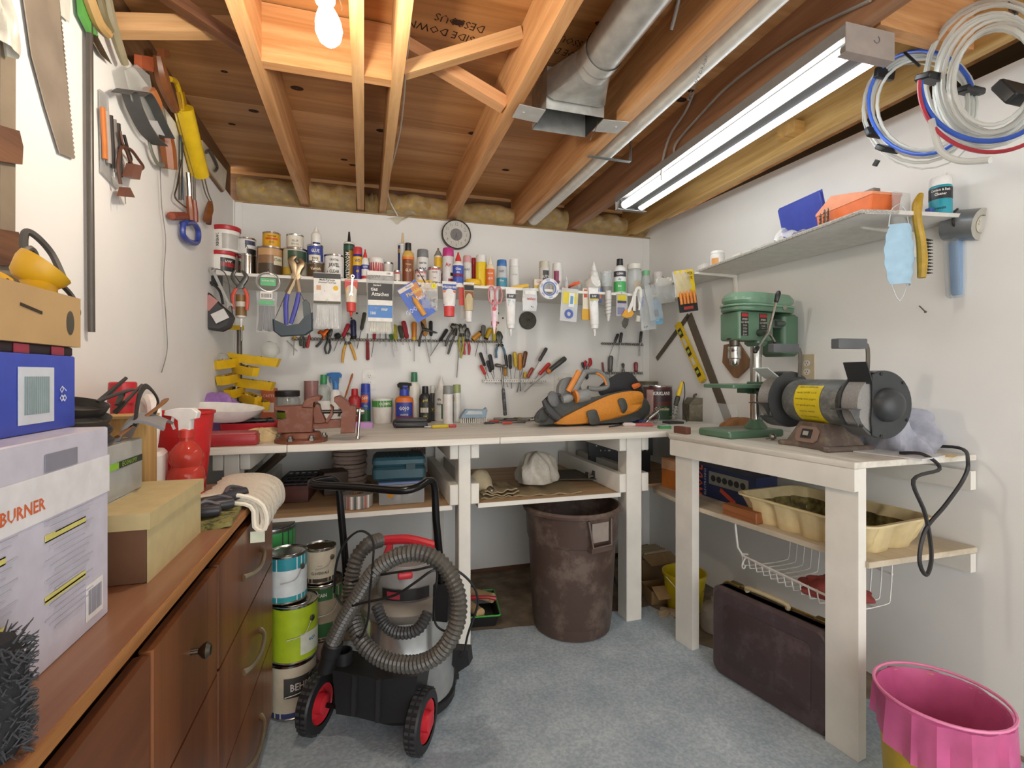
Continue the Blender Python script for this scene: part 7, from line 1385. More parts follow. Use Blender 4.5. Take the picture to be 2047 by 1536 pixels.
# ------------------------------------------------------------------ rubbish bins
r0 = .215; cc = Vector((W(1143, 1100, 2.215)[0], 2.215, .0075)); t = thing('trash_can', 'large scuffed brown plastic rubbish barrel under the bench', 'trash can', cc)
m_tr = M('#4f3d36', .5, 0, 'scuff', .3, 6., c2='#6e5e54', bump=.1); zt = .585
b = MB(); b.lathe([(.17, 0), (.182, .006), (.186, .03), (.203, zt * .72), (.212, zt * .73), (.217, zt * .76), (.222, zt * .95), (.225, zt * .96), (.236, zt * .965), (.238, zt * .985), (.232, zt), (.222, zt), (.214, zt * .9), (.19, .06), (.17, .012), (.001, .012)], 40); b.build('barrel', m_tr, t)
for a in (-79, 101):
 T = TR((0, 0, 0), (0, 0, R(a))); b = MB(); b.tube([T @ Vector(p) for p in ((.222, -.062, zt * .955), (.238, -.05, zt * .76), (.238, .05, zt * .76), (.222, .062, zt * .955))], .006, 6); b.box((.222, 0, zt * .735), (.03, .115, .02), 0, T); h_ = b.build('handle', M('#5d4b44', .5), t)
 b = MB(); b.box((.2225, 0, zt * .86), (.004, .09, .085), 0, T); b.build('grip_recess', M('#9a8f86', .5), t)
cc = Vector((1.45, .925, .0075)); t = thing('waste_bin', 'yellow wastebasket lined with a pink bag at the lower right', 'waste bin', cc)
b = MB(); b.lathe([(.11, 0), (.114, .005), (.136, .35), (.134, .35), (.11, .01), (.001, .01)], 30); b.build('basket', M('#c9a81e', .45), t)
rr = random.Random(6); b = MB()
def fn(u, v):
 a = 2 * math.pi * u; w1 = .006 * math.sin(9 * a + 1) + .004 * math.sin(17 * a + 2) + .003 * math.sin(31 * a)
 if v < .55: f_ = v / .55; return ((.145 + w1 * (1 - f_ * .6) - .004 * f_) * math.cos(a), (.145 + w1 * (1 - f_ * .6) - .004 * f_) * math.sin(a), .25 + .02 * math.sin(3 * a + 1) * (1 - f_) + (.365 - .25) * f_)
 f_ = (v - .55) / .45; return ((.142 - .042 * f_ ** .5 + w1 * .8 * f_) * math.cos(a), (.142 - .042 * f_ ** .5 + w1 * .8 * f_) * math.sin(a), .365 - .3 * f_)
b.sheet(fn, 72, 16); b.build('pink_bag', M('#e46aa8', .35, 0, 'film', .2, 14., alpha=.72), t)
b = MB(); b.tube([(.142 * math.cos(R(a)), .142 * math.sin(R(a)), .365) for a in range(0, 360, 10)], .004, 6, closed=True); b.build('rolled_edge', M('#e886b0', .4), t)
# ------------------------------------------------------------------ paint cans beside the dresser
GP = 'paint cans stacked beside the dresser'
def pcan_at(name, label, x, y, z, r, h, c, turn=0., lid='#b8b4a8', bands=(), text=(), ears=True):
 t = prod(name, label, 'paint can', 0, 0, 0, 'can', c, loc=(x, y, z), r=r, h=h, bands=bands, text=text, group=GP, turn=turn)
 if ears:
  b = MB(); b.lathe([(.01, 0), (.01, .005), (.004, .007)], 12, 0, TR((r * .7, -r * .7, h * .72), (R(90), 0, R(45)))); b.tube([(r * .71, -r * .72, h * .72), (r * .4, -r * .98, h * .5), (-r * .3, -r * 1.02, h * .45)], .0016, 5, k=4); b.build('bail', metal('#9a968c', .4), t)
 return t
x, y = -.25, 1.95
pcan_at('paint_can', 'cream and navy paint can at the floor, bottom of the left stack', x, y, .0075, .083, .19, '#d9cdb4', bands=[(.0, .1, '#3a4478'), (.4, .8, '#4a4a48', -20, 90)], text=[('BEHR', .6, .2, WH, 0, .3)])
pcan_at('paint_can', 'lime green paint can in the middle of the left stack', x + .005, y, .2, .083, .2, '#b5d02c', lid='#a8a498', bands=[(.1, .5, '#e6ead8', 15, 85)], text=[('eco', .36, .14, '#3a86b8', 0, .8)])
pcan_at('paint_can', 'white and teal paint can on top of the left stack', x - .02, y + .01, .402, .07, .17, '#dfe6e8', bands=[(.72, 1., '#2f94a2'), (0, .12, '#3aa0a8')])
x, y = -.17, 2.12
pcan_at('paint_can', 'dusty plum paint can with handwriting, bottom of the right stack', -.165, y - .01, .0075, .088, .185, '#b59aa0', bands=[(0, 1, '#5a2434', -90, -40)], text=[('Office', .6, .12, '#3a2a30'), ('walls', .42, .12, '#3a2a30')])
pcan_at('paint_can', 'tan and green banded paint can in the middle of the right stack', -.165, y, .193, .092, .2, '#a89a84', bands=[(0, .28, '#3a6a3e'), (.76, 1., '#3a6a3e')], text=[('STAIN', .88, .1, WH)])
pcan_at('paint_can', 'small cream paint can with dark drips on top of the right stack', -.17, y, .394, .062, .135, '#d8cdb6', bands=[(.0, .12, '#4a423c')], text=[('CLOVERDALE', .3, .12, K), ('- - -', .55, .12, K)])
pcan_at('paint_can', 'tall green and black sealer can at the back against the dresser end', -.362, 2.165, .0075, .098, .2, '#6a6a62', text=[('SEAL', .5, .2, WH)], ears=False)
pcan_at('paint_can', 'green sealer can with black lid stacked at the back of the cans', -.362, 2.165, .208, .098, .2, '#3f4a3c', ears=False)
pcan_at('paint_can', 'uppermost green lettered sealer can behind the white and teal can', -.362, 2.165, .4085, .098, .21, '#37403a', bands=[(.5, .95, '#3f9a52')], text=[('SEAL', .3, .26, WH, 0, .4)], ears=False)
p = Vector((-.362, 2.165, .619)); b = MB(); b.lathe([(.096, 0), (.096, .003), (.001, .004)], 26); tag(b.build('plastic_disc', M('#4a4a46', .5), None, Matrix.Translation(p)), 'dark round lid lying on the uppermost sealer can', 'lid')

# ------------------------------------------------------------------ wet and dry vacuum on its cart
WL, WR = at(634, 1462, 2, .007), at(842, 1500, 2, .007)
ax = (WR - WL); ax.z = 0; u = ax.normalized(); nv = Vector((-u.y, u.x, 0))       # nv points away from the camera
if nv.y < 0: nv = -nv
def VP(px, py, off):
 """pixel -> point on the upright plane off metres beyond the axle"""
 r_ = ray(px, py); o_ = Vector((0, 0, H)); d0 = nv.dot(WL) + off; t_ = (d0 - nv.dot(o_)) / nv.dot(r_); return o_ + r_ * t_
mid = (WL + WR) / 2
t = thing('shop_vacuum', 'chrome wet and dry vacuum with black hose on a red-wheeled cart', 'vacuum cleaner', (0, 0, 0))
m_bp = M('#232325', .45, 0, 'plastic', .15, 40.); m_rd = M('#d2323e', .38); m_ch = M('#d2d2d0', .18, .8)
for Wp in (WL, WR):
 rw = .093; c0 = Wp + Vector((0, 0, rw + .003)); q = axis_to(c0 - u * .024, c0 + u * .024)
 b = MB(); b.lathe([(rw * .68, 0), (rw * .94, .002), (rw, .008), (rw, .04), (rw * .94, .046), (rw * .68, .048)], 36, 0, q, cap=False); w0 = b.build('wheel', m_bp, t)
 b = MB()
 for i in range(30):
  a = 2 * math.pi * i / 30
  for z in (.011, .03): b.box((rw * math.cos(a), rw * math.sin(a), z + .004), (.005, .009, .013), 0, q, (0, 0, a))
 b.build('tread', M('#3a3a3c', .6), w0)
 b = MB(); b.lathe([(rw * .69, .008), (rw * .66, .004), (rw * .5, .02), (.032, .02), (.03, -.008), (.02, -.012), (.001, -.012)], 28, 0, q, cap=False); b.lathe([(rw * .69, .04), (rw * .66, .044), (rw * .5, .028), (.032, .028), (.03, .056), (.02, .06), (.001, .06)], 28, 0, q, cap=False); b.build('hub', m_rd, w0)
b = MB(); b.cyl(WL + Vector((0, 0, .093)), WR + Vector((0, 0, .093)), .008, n=10); b.build('axle', metal('#4a4a4a'), t)
# rear accessory box
def slabv(name, pts, o0, o1, mat, bev=.006):
 A = [VP(x, y, o0) for x, y in pts]; B_ = [a + nv * (o1 - o0) for a in A]; n = len(A); b = MB(); b.add(A + B_, [tuple(range(n)), tuple(n + i for i in range(n))[::-1]] + [((i + 1) % n, i, n + i, n + (i + 1) % n) for i in range(n)]); return b.build(name, mat, t)
slabv('accessory_box', ((664, 1340), (715, 1350), (755, 1360), (835, 1352), (818, 1445), (762, 1447), (715, 1435), (672, 1428)), -.02, .1, m_bp)
slabv('box_rib', ((704, 1350), (712, 1352), (710, 1432), (702, 1430)), -.028, -.018, M('#2c2c2e', .45)); slabv('box_rib', ((752, 1360), (760, 1360), (758, 1446), (750, 1446)), -.028, -.018, M('#2c2c2e', .45))
b = MB(); p = VP(686, 1318, .03); b.lathe([(.03, -.06), (.03, .03), (.025, .03), (.025, -.05)], 20, 0, Matrix.Translation(p), cap=False); b.build('tube_holder', m_bp, t)
# tank
tc = mid + nv * .215 + u * .045; tc.z = 0
b = MB(); b.lathe([(.15, .06), (.165, .07), (.168, .1), (.165, .2), (.168, .205), (.168, .215), (.165, .22), (.165, .36), (.17, .365), (.17, .378), (.16, .38), (.001, .38)], 40, 0, Matrix.Translation(tc)); b.build('chrome_tank', m_ch, t)
b = MB(); b.lathe([(.172, .372), (.176, .38), (.176, .4), (.16, .415), (.11, .425), (.001, .426)], 36, 0, Matrix.Translation(tc)); b.build('tank_lid', M('#8a857c', .4), t)
b = MB(); b.lathe([(.115, .42), (.12, .46), (.112, .51), (.09, .535), (.001, .54)], 30, 0, Matrix.Translation(tc)); b.build('motor_head', M('#8b8a88', .35), t)
b = MB(); b.lathe([(.125, .43), (.126, .47)], 12, 0, Matrix.Translation(tc), cap=False, a0=-140, a1=-60); b.build('black_panel', M('#2a2628', .4), t); b = MB(); b.lathe([(.127, .437), (.128, .462)], 8, 0, Matrix.Translation(tc), cap=False, a0=-130, a1=-108); b.build('red_label', M('#a83a44', .4), t)
h0 = tc + Vector((0, 0, .53)); 
b = MB(); b.tube([h0 - u * .085 + Vector((0, 0, .0)), h0 - u * .075 + Vector((0, 0, .05)), h0 - u * .1 + Vector((0, 0, .062))], [.02, .012, .01], 8); b.tube([h0 + u * .085, h0 + u * .075 + Vector((0, 0, .045)), h0 + u * .1 + Vector((0, 0, .058))], [.02, .012, .01], 8)
b.tube([h0 - u * .105 + Vector((0, 0, .06)), h0 + Vector((0, 0, .072)), h0 + u * .105 + Vector((0, 0, .056))], .0175, 10, k=5); b.build('red_handle', m_rd, t)
b = MB(); b.rbox(tc + Vector((-.02, -.1, .512)), (.05, .03, .02), .005); b.build('red_switch', m_rd, t)
b = MB(); b.lathe([(.16, .03), (.172, .035), (.172, .06), (.165, .062)], 32, 0, Matrix.Translation(tc), cap=True); b.build('cart_base', m_bp, t)
for s in (-1, 1):
 c0 = tc + u * .13 * s + nv * .12; b = MB(); b.lathe([(.02, -.012), (.024, 0), (.02, .012)], 14, 0, Matrix.Translation(Vector((c0.x, c0.y, .0315))) @ Matrix.Rotation(R(70), 4, 'Z') @ Matrix.Rotation(R(90), 4, 'X')); b.box((c0.x, c0.y, .05), (.04, .04, .02)); b.build('caster', m_bp, t)
# push handle
PL = lambda x, y, o=.0: VP(x, y, o)
b = MB(); b.tube([PL(692, 1180, .08), PL(690, 1120, .07), PL(683, 1040, .06), PL(676, 975, .05), PL(664, 958, .03), PL(640, 960, -.01), PL(622, 966, -.05), PL(640, 971, -.06), PL(720, 975, -.06), PL(800, 981, -.06), PL(835, 974, -.03), PL(856, 962, .02), PL(868, 972, .05), PL(872, 1040, .06), PL(880, 1130, .07), PL(884, 1200, .07)], .0125, 12, k=4); b.build('push_handle', M('#1f1f20', .18, .5), t)
slabv('handle_socket', ((866, 1170), (898, 1172), (894, 1245), (864, 1242)), .05, .09, m_bp)
# corrugated hose
def hose(name, pts, r_, per, mat):
 P = spline(pts, 14); out = [P[0]]; acc = 0.; L = [0.]
 for i in range(1, len(P)): L.append(L[-1] + (P[i] - P[i - 1]).length)
 n = int(L[-1] / (per / 2)); Q = []; j = 0
 for i in range(n + 1):
  s_ = L[-1] * i / n
  while j < len(L) - 2 and L[j + 1] < s_: j += 1
  f = (s_ - L[j]) / max(1e-9, L[j + 1] - L[j]); Q.append(P[j].lerp(P[j + 1], min(1, f)))
 b = MB(); b.tube(Q, [r_ if i % 2 else r_ * .8 for i in range(n + 1)], 14); return b.build(name, mat, t, ang=18)
m_hs = M('#56534d', .38, 0, 'plastic', .2, 30.)
hose('hose', [VP(x, y, o) for x, y, o in ((662, 1290, -.06), (690, 1235, -.07), (718, 1190, -.08), (752, 1140, -.09), (800, 1110, -.09), (850, 1108, -.085), (890, 1135, -.08), (915, 1190, -.08), (912, 1250, -.09), (880, 1305, -.1), (830, 1328, -.105), (770, 1320, -.1), (725, 1285, -.08), (705, 1230, -.03), (700, 1180, .0), (712, 1120, .02), (735, 1090, .06), (760, 1080, .12))], .0265, .0135, m_hs)
hose('hose', [VP(x, y, o) for x, y, o in ((752, 1210, .0), (770, 1250, -.02), (800, 1266, -.03), (835, 1258, -.02), (856, 1225, .0))], .02, .011, M('#454545', .4))
b = MB(); A, C = VP(668, 1282, -.06), VP(650, 1338, -.05); b.lathe([(.027, 0), (.031, .004), (.031, .045), (.027, .05), (.025, (C - A).length), (.02, (C - A).length)], 16, 0, axis_to(A, C)); b.build('hose_cuff', m_bp, t)
def vcord(pts): b = MB(); b.tube([VP(x, y, o) for x, y, o in pts], .0038, 6, k=7); b.build('power_cord', M('#1f1f20', .4), t)
vcord(((668, 1185, .0), (672, 1130, -.05), (690, 1085, -.06), (720, 1062, -.06), (745, 1080, -.08), (745, 1130, -.11), (740, 1180, -.11), (735, 1240, -.11), (720, 1275, -.1), (706, 1255, -.06), (712, 1215, -.04)))
vcord(((670, 1190, .0), (690, 1212, -.08), (730, 1205, -.11), (790, 1190, -.11), (830, 1165, -.11), (868, 1140, -.1), (910, 1140, -.06), (945, 1170, -.02), (955, 1205, .0), (945, 1240, .0), (935, 1270, .02), (928, 1300, .04), (920, 1315, .05)))
vcord(((700, 1165, .0), (760, 1150, -.1), (830, 1140, -.11), (872, 1138, -.1), (868, 1200, .02), (870, 1245, .03), (890, 1262, .03), (910, 1250, .0)))
slabv('cord_plug', ((905, 1300), (935, 1302), (938, 1330), (915, 1345), (903, 1330)), .06, .1, m_bp)
# ------------------------------------------------------------------ things piled on the dresser
def Dp(px, py, z=ZD): return at(px, py, 2, z)
FL = Matrix.Rotation(R(90), 4, 'Z') @ FRONT                      # print on a face that looks towards +x
def dbox(name, label, cat, x1, y0, y1, z0, z1, depth, mat, part='carton', r=.003):
 t = thing(name, label, cat, (x1 - depth / 2, (y0 + y1) / 2, z0)); b = MB(); b.rbox((0, 0, (z1 - z0) / 2), (depth, y1 - y0, z1 - z0), r, n=1); b.build(part, mat, t); return t, depth / 2 + .0006, y1 - y0, z1 - z0
t, fx, L_, h = dbox('product_box', 'big white carton with orange lettering and grey print on the dresser', 'box', -.372, .53, .895, ZD, 1.132, .27, M('#cfcddb', .4))
def facex(t, name, y, z, wy, hz, c, d=0., fx_=None): b = MB(); b.box((fx_ + d, y, z), (.0008, wy, hz)); return b.build(name, M(c, .5), t)
b = MB(); b.text('FLASHBURNER', .021, TR((fx + .001, -.045, h - .078)) @ FL, 0, True, 1.); b.build('lettering', M('#d86a3c', .5), t)
facex(t, 'handle_slot', .06, h - .03, .07, .022, '#8a8a96', .0004, fx); facex(t, 'white_band', 0, h - .07, L_, .055, '#e9e8ea', .0002, fx)
for i in range(2):
 for j in range(2): facex(t, 'yellow_heading', -.09 + .16 * i, .16 - .075 * j, .09, .009, '#d8d27a', .0005, fx)
 b = MB()
 for j in range(18): b.box((fx + .0006, -.08 + .16 * i, .18 - j * .008), (.0006, .11 - .02 * (j % 3), .0022))
 b.build('print_lines', M('#c2c0cc', .5), t)
facex(t, 'barcode_panel', .14, .04, .045, .05, '#ecebea', .0004, fx); b = MB(); [b.box((fx + .0012, .124 + j * .004, .04), (.0006, .002 if j % 3 else .003, .034)) for j in range(9)]; b.build('barcode', M('#9a9aa6', .5), t)
t, fx, L_, h = dbox('shoe_box', 'royal blue carton with white barcode label on the white carton', 'box', -.42, .6, .91, 1.133, 1.238, .2, M('#3b50b8', .45)); facex(t, 'barcode_label', .06, .05, .075, .075, '#d6dde6', .0004, fx); b = MB(); [b.box((fx + .0012, +.035 + j * .0045, .05), (.0006, .0024, .05)) for j in range(12)]; b.build('barcode', M('#8aa0a0', .5), t); b = MB(); b.text('89', .025, TR((fx + .0012, .12, .05)) @ FL @ Matrix.Rotation(R(90), 4, 'Z')); b.build('lettering', M('#c9d0e6'), t)
t, fx, L_, h = dbox('flat_carton', 'thin black carton with red spots between blue and brown boxes', 'box', -.43, .6, .925, 1.2385, 1.252, .19, M('#3a2c30', .5)); [facex(t, 'red_spot', -.12 + .08 * i, .0065, .03, .012, '#c0485a', .0004, fx) for i in range(4)]
# open carton of power tools
t = thing('cardboard_box', 'open brown carton of yellow power tools on the dresser pile', 'box', (-.515, .745, 1.2525), (0, 0, 0)); m_cb = M('#c2a06e', .8, 0, 'card', .1, 12.)
open_tray('carton', t, .19, .36, .075, .004, m_cb, 1., .002)
b = MB(); b.box((.0955, .06, .045), (.0008, .045, .004), 0, None, (R(-8), 0, 0)); b.build('slot', M('#3a2c1c', .8), t); b = MB(); b.sph((.0955, .15, .035), (.001, .01, .018)); b.build('hand_hole', M('#4f4a40', .7), t)
t = thing('power_drill', 'yellow and black power drill sticking out of the brown carton', 'drill', (-.475, .865, 1.262), (0, 0, R(-20))); drl = t
m_yl = M('#dca81c', .42); m_kb = M('#2f2e2c', .45)
b = MB(); b.lathe([(.02, 0), (.024, .01), (.025, .07), (.02, .085), (.016, .09)], 18, 0, TR((.0, .01, .0), (R(-12), R(10), 0))); b.build('motor_housing', m_yl, t)
b = MB(); b.lathe([(.018, 0), (.026, .006), (.034, .026), (.035, .036), (.028, .037), (.001, .03)], 18, 0, TR((.0, .02, .08), (R(-30), R(25), 0))); b.build('gear_case', m_yl, t); b = MB(); b.box((.0, .045, .03), (.02, .02, .06), 0, None, (0, 0, .2)); b.build('grip', m_kb, t)
t = thing('jigsaw', 'yellow power tool lying on its side in the brown carton', 'power tool', (-.465, .79, 1.262), (0, 0, R(10))); jig = t
b = MB(); b.lathe([(.015, -.05), (.024, -.04), (.026, .02), (.02, .04), (.001, .045)], 18, 0, TR((0, .0, .062), (R(90), 0, 0))); b.build('housing', m_yl, t); b = MB(); b.lathe([(.024, -.01), (.027, 0), (.024, .02)], 18, 0, TR((0, .05, .06), (R(90), 0, 0)), cap=False); b.build('rubber_nose', m_kb, t); b = MB(); b.box((.0265, .0, .064), (.001, .005, .016)); b.build('vent_slot', m_kb, t)
def lcord(pts, r_, c, par): return cable('cord', '', [at(x, y, 0, X) for x, y, X in pts], r_, c, 8, parent=par)
lcord(((60, 600, -.53), (48, 500, -.54), (52, 465, -.54), (75, 475, -.53), (105, 510, -.52), (128, 560, -.5)), .006, '#4d4944', drl)
lcord(((38, 555, -.5), (45, 510, -.5), (62, 497, -.5), (74, 520, -.5), (78, 560, -.49), (66, 590, -.48)), .0045, '#55524e', jig)
lcord(((45, 550, -.47), (80, 552, -.46), (115, 565, -.45), (142, 590, -.44), (156, 622, -.43), (150, 640, -.44)), .0038, '#2f2d2b', drl)
# shoebox, clear box, wood box
t, fx, L_, h = dbox('shoe_box', 'brown and cream shoebox near the middle of the dresser', 'box', -.36, 1.0, 1.29, ZD, .945, .24, M('#6b4a32', .6)); b = MB(); b.box((fx, 0, h / 2), (.0008, L_, h)); b.build('cream_side', M('#c9b98a', .6), t); b = MB(); b.box((.002, .0, h + .013), (.248, L_ + .008, .028)); b.build('lid', M('#c7b585', .6), t); b = MB(); b.box((-.03, -.02, h + .0276), (.12, .14, .0008)); b.build('paper_label', M('#d6d0c4', .6), t)
t, fx, L_, h = dbox('storage_box', 'clear plastic box with green stripe standing on the shoebox', 'box', -.45, 1.02, 1.228, .9735, 1.078, .17, clear('#d6dad8', .55)); facex(t, 'green_stripe', -.05, .064, .09, .012, '#8ec63a', .0006, fx); b = MB(); b.text('ECONOMY', .013, TR((fx + .0016, .04, .064)) @ FL); b.box((fx + .0004, .045, .064), (.0006, .11, .013), 1); b.build('lettering', [M('#a8d84a'), M('#2f3a2c')], t); b = MB(); b.box((0, 0, .035), (.14, .17, .06)); b.build('contents', M('#a8aeb0', .6), t); zc = .9735 + h
t = thing('wooden_box', 'small plain pine box standing at the back of the dresser', 'box', (-.545, 1.395, ZD), (0, 0, R(4))); b = MB(); b.box((0, 0, .13), (.1, .09, .26)); b.build('box', wood('#c9a468', 'z', '#a8824c'), t); b = MB(); b.box((.0, 0, .262), (.11, .1, .006)); b.build('lid', wood('#d2ae72', 'x'), t)
# dark goggles and straps heap on the clear box
t = thing('frying_pan', 'stack of dark round sanding discs and pans on the clear box', 'pan', (-.535, 1.115, zc), (R(6), R(10), 0))
for i, (r_, z, c) in enumerate(((.075, .0, '#55575e'), (.07, .022, '#3f4046'), (.066, .044, '#4a4744'), (.06, .066, '#383634'))):
 b = MB(); b.lathe([(.001, z), (r_ * .9, z), (r_, z + .016), (r_ * .97, z + .017), (r_ * .85, z + .004), (.001, z + .004)], 24); b.build('disc', M(c, .35, .4), t)
b = MB(); b.tube([(.03, .03, .085), (.05, .07, .1), (.05, .12, .1), (.03, .13, .085), (.04, .09, .07)], .006, 6, k=5, flat=((0, 0, 1), .4)); b.build('strap', M('#2e2d2c', .5), t)
b = MB(); b.tube([(.0, .09, .06), (.02, .16, .115)], [.007, .004], 6); b.tube([(.03, .11, .05), (.04, .19, .1)], [.006, .003], 6); b.build('prong', M('#4a4845', .4, .4), t)
t = thing('knee_pad', 'grey curved knee pad with black strap on the clear box', 'knee pad', (-.45, 1.25, zc + .002), (0, R(-20), R(12)))
b = MB(); b.sheet(lambda u, v: ((u - .5) * .09, (v - .5) * .15, .035 * math.sin(math.pi * u) + .012 * math.sin(math.pi * v) + .004), 12, 12, th=.006); b.build('pad', M('#8a8a8c', .5), t); b = MB(); b.tube([(.0, -.07, .03), (.02, -.02, .085), (.03, .05, .1), (.03, .1, .06), (.0, .08, .02)], .007, 6, k=6, flat=((1, 0, 0), .4)); b.build('strap', M('#2a2928', .5), t)
b = MB(); b.tube([(-.03, -.09, .02), (.04, .0, .05), (.05, .06, .06)], .008, 6, k=4, flat=((0, 0, 1), .4)); b.build('brown_strap', M('#8a5a30', .6), t)
# jugs and sprayer
p = at(335, 940, 0, -.5); t = thing('detergent_jug', 'white jug with a broad handle and red cap at the back of the dresser', 'jug', (-.56, 1.53, ZD), (0, 0, R(10)))
b = MB(); b.prism(rrect(.1, .13, .03), 0, .16, bev=.01); b.build('body', M('#e6e3dd', .35), t); b = MB(); b.tube([(0.02, -.055, .14), (.03, -.04, .25), (.02, .0, .285), (.0, .06, .28), (.0, .065, .15)], .017, 10, k=5); b.build('handle', M('#eceae6', .35), t); b = MB(); b.lathe([(.03, 0), (.031, .004), (.029, .05), (.026, .053), (.001, .053)], 20, 0, TR((-.03, -.06, .29))); b.cyl((-.03, -.055, .15), (-.03, -.06, .3), .026, n=14); b.build('red_cap', M('#c42c36', .35), t)
t = thing('spray_bottle', 'clear red ribbed spray bottle with white trigger on the dresser', 'spray bottle', (-.466, 1.55, ZD)); m_rc = M('#dc5446', .1, 0, 'film', .15, 20., alpha=.55)
b = MB(); b.lathe([(.036, 0), (.042, .004), (.046, .03), (.04, .055), (.046, .075), (.042, .1), (.034, .112), (.042, .13), (.04, .15), (.03, .165), (.016, .18), (.014, .195)], 24); b.build('bottle', m_rc, t); b = MB(); b.lathe([(.018, .19), (.018, .21), (.012, .214)], 14); b.build('collar', M('#c8382e', .4), t); trigger(t, .208, '#ecebe8', 1, turn=R(-10))
# towel folded over the far end
t = thing('folded_towel', 'folded cream quilted towel hanging over the far end of the dresser', 'towel', (0, 0, 0)); b = MB()
path = [(-.43, ZD + .03), (-.4, ZD + .038), (-.32, ZD + .036), (-.27, ZD + .012), (-.255, ZD - .03), (-.262, ZD - .062), (-.285, ZD - .05), (-.29, ZD + .0), (-.33, ZD + .016), (-.42, ZD + .012)]
Yt0, Yt1 = 1.475, 1.8
P = spline([(x, 0, z) for x, z in path], 5); nP = len(P) - 1
def fn(u, v): a = P[int(round(u * nP))]; return (a.x + .004 * math.sin(v * 40), Yt0 + (Yt1 - Yt0) * v + .008 * math.sin(u * 9), a.z + .004 * math.sin(v * 9 + u * 4))
b.sheet(fn, nP, 24, th=.014); b.build('towel', M('#ddd6c6', .95, 0, 'fabric', .1, 160., bump=.6), t, ang=70)
for k_ in (0, 1): b = MB(); b.tube([(a.x + .002, Yt0 - .004, a.z + .003) for i, a in enumerate(P)][::2], .006 if k_ == 0 else .003, 6); b.build('scalloped_hem', M('#efe8d6' if k_ == 0 else '#d8c68e', .9), t)
b = MB(); b.box((-.275, Yt0 - .004, ZD - .075), (.035, .003, .03)); b.build('care_tag', M('#d8e0c8', .6), t)
# brushes and camouflage cloth
t = thing('camouflage_cloth', 'folded olive camouflage cloth on the dresser by the shoebox', 'cloth', (-.365, 1.40, ZD), (0, 0, R(6))); b = MB(); b.sheet(lambda u, v: ((u - .5) * .11, (v - .5) * .2, .012 + .003 * math.sin(u * 8 + v * 6)), 10, 12, th=.011); b.build('cloth', M('#8a8650', .9, 0, 'scuff', .3, 40., c2='#3c3e22'), t)
for i, (x, y, a, lb) in enumerate(((-.38, 1.41, .5, 'black brush with thick handle lying on the camouflage cloth'), (-.35, 1.46, .9, 'black clippers lying beside the towel'), (-.40, 1.36, .2, 'dark hose nozzle lying against the shoebox'))):
 t = thing('small_tool', lb, 'tool', (x, y, ZD + .016 + .012 * (i == 1)), (0, 0, a), 'black tools beside the shoebox'); b = MB(); b.lathe([(.006, -.07), (.012, -.06), (.01, -.01), (.016, .02), (.014, .06), (.001, .065)], 12, 0, TR((0, 0, .012), (0, R(90), 0))); b.build('handle', M('#33343a', .4), t); b = MB(); b.tube([(.0, 0, .02), (.03, .02, .03), (.06, .01, .02)], .006, 6, k=4); b.build('loop', M('#55565c', .35), t)
# fuzzy dark duster at the near corner
t = thing('fleece_duster', 'dark fuzzy duster standing at the near edge of the dresser', 'duster', (-.337, .585, ZD)); rr = random.Random(3); b = MB(); b.lathe([(.02, 0), (.027, .02), (.027, .08), (.018, .11), (.001, .118)], 18); b.build('core', M('#26272a', .9, 0, 'wool', .3, 90., bump=.7), t); b = MB()
for i in range(700):
 a = rr.uniform(0, 6.28); z = rr.uniform(.0, .11); c_ = Vector((.025 * math.cos(a), .025 * math.sin(a), z)); b.tube([c_, c_ + Vector((math.cos(a) * .009, math.sin(a) * .009, rr.uniform(-.006, .012)))], [.0012, .0004], 4)
b.build('fleece', M('#4a4c50', .9), t, kind='stuff')
# ------------------------------------------------------------------ tools on the left wall
GL = 'tools hung on the left wall'
def lpoly(t, name, pts, o0, o1, mat):
 """outline drawn on the left wall, from o0 to o1 metres proud of it"""
 A = [LWp(x, y, o0) for x, y in pts]; B_ = [Vector((LX + o1, a.y, a.z)) for a in A]; n = len(A); b = MB(); b.add(A + B_, [tuple(range(n)), tuple(n + i for i in range(n))[::-1]] + [((i + 1) % n, i, n + i, n + (i + 1) % n) for i in range(n)]); return b.build(name, mat, t)
def lth(name, label, cat): return thing(name, label, cat, group=GL)
def ltube(t, name, pts, r_, mat, k=5, n=8, flat=None): b = MB(); b.tube([LWp(x, y, o) for x, y, o in pts], r_, n, k=k, flat=flat); return b.build(name, mat, t)
def lk(px, py): return mpp(LWp(px, py))
m_wd = wood('#94552c', 'z', '#6d3a1c'); m_wd2 = M('#86502a', .4, 0, 'plain', .35, 20.); m_st = metal('#9c958a', .3)
t = lth('hand_saw', 'hand saw blade hanging point down on the left wall', 'saw'); lpoly(t, 'blade', ((36, -70), (110, -70), (121, 60), (134, 190), (147, 318), (118, 306), (90, 215), (62, 110)), .006, .008, M('#b8ac9c', .32, .45, 'plain', .2, 12.)); lpoly(t, 'handle', ((20, -150), (118, -150), (112, -60), (34, -60)), .0, .022, m_wd)
b = MB()
for i in range(40):
 f = i / 40; x, y = 112 + (147 - 112) * f, -50 + (318 + 50) * f; a, c, e = LWp(x, y, .006), LWp(x + 3, y + 5, .006), LWp(x, y + 9, .006); b.add([a, c, e, a + Vector((.002, 0, 0)), c + Vector((.002, 0, 0)), e + Vector((.002, 0, 0))], [(0, 1, 2), (5, 4, 3), (0, 3, 4, 1), (1, 4, 5, 2)])
b.build('teeth', M('#b8ac9c', .32, .45), t)
t = lth('metal_pipe', 'long dark pipe hanging upright on the left wall', 'pipe'); ltube(t, 'pipe', ((178, -40, .014), (180, 300, .014), (183, 664, .014)), .0075, M('#57524c', .4, .3), 0, 12)
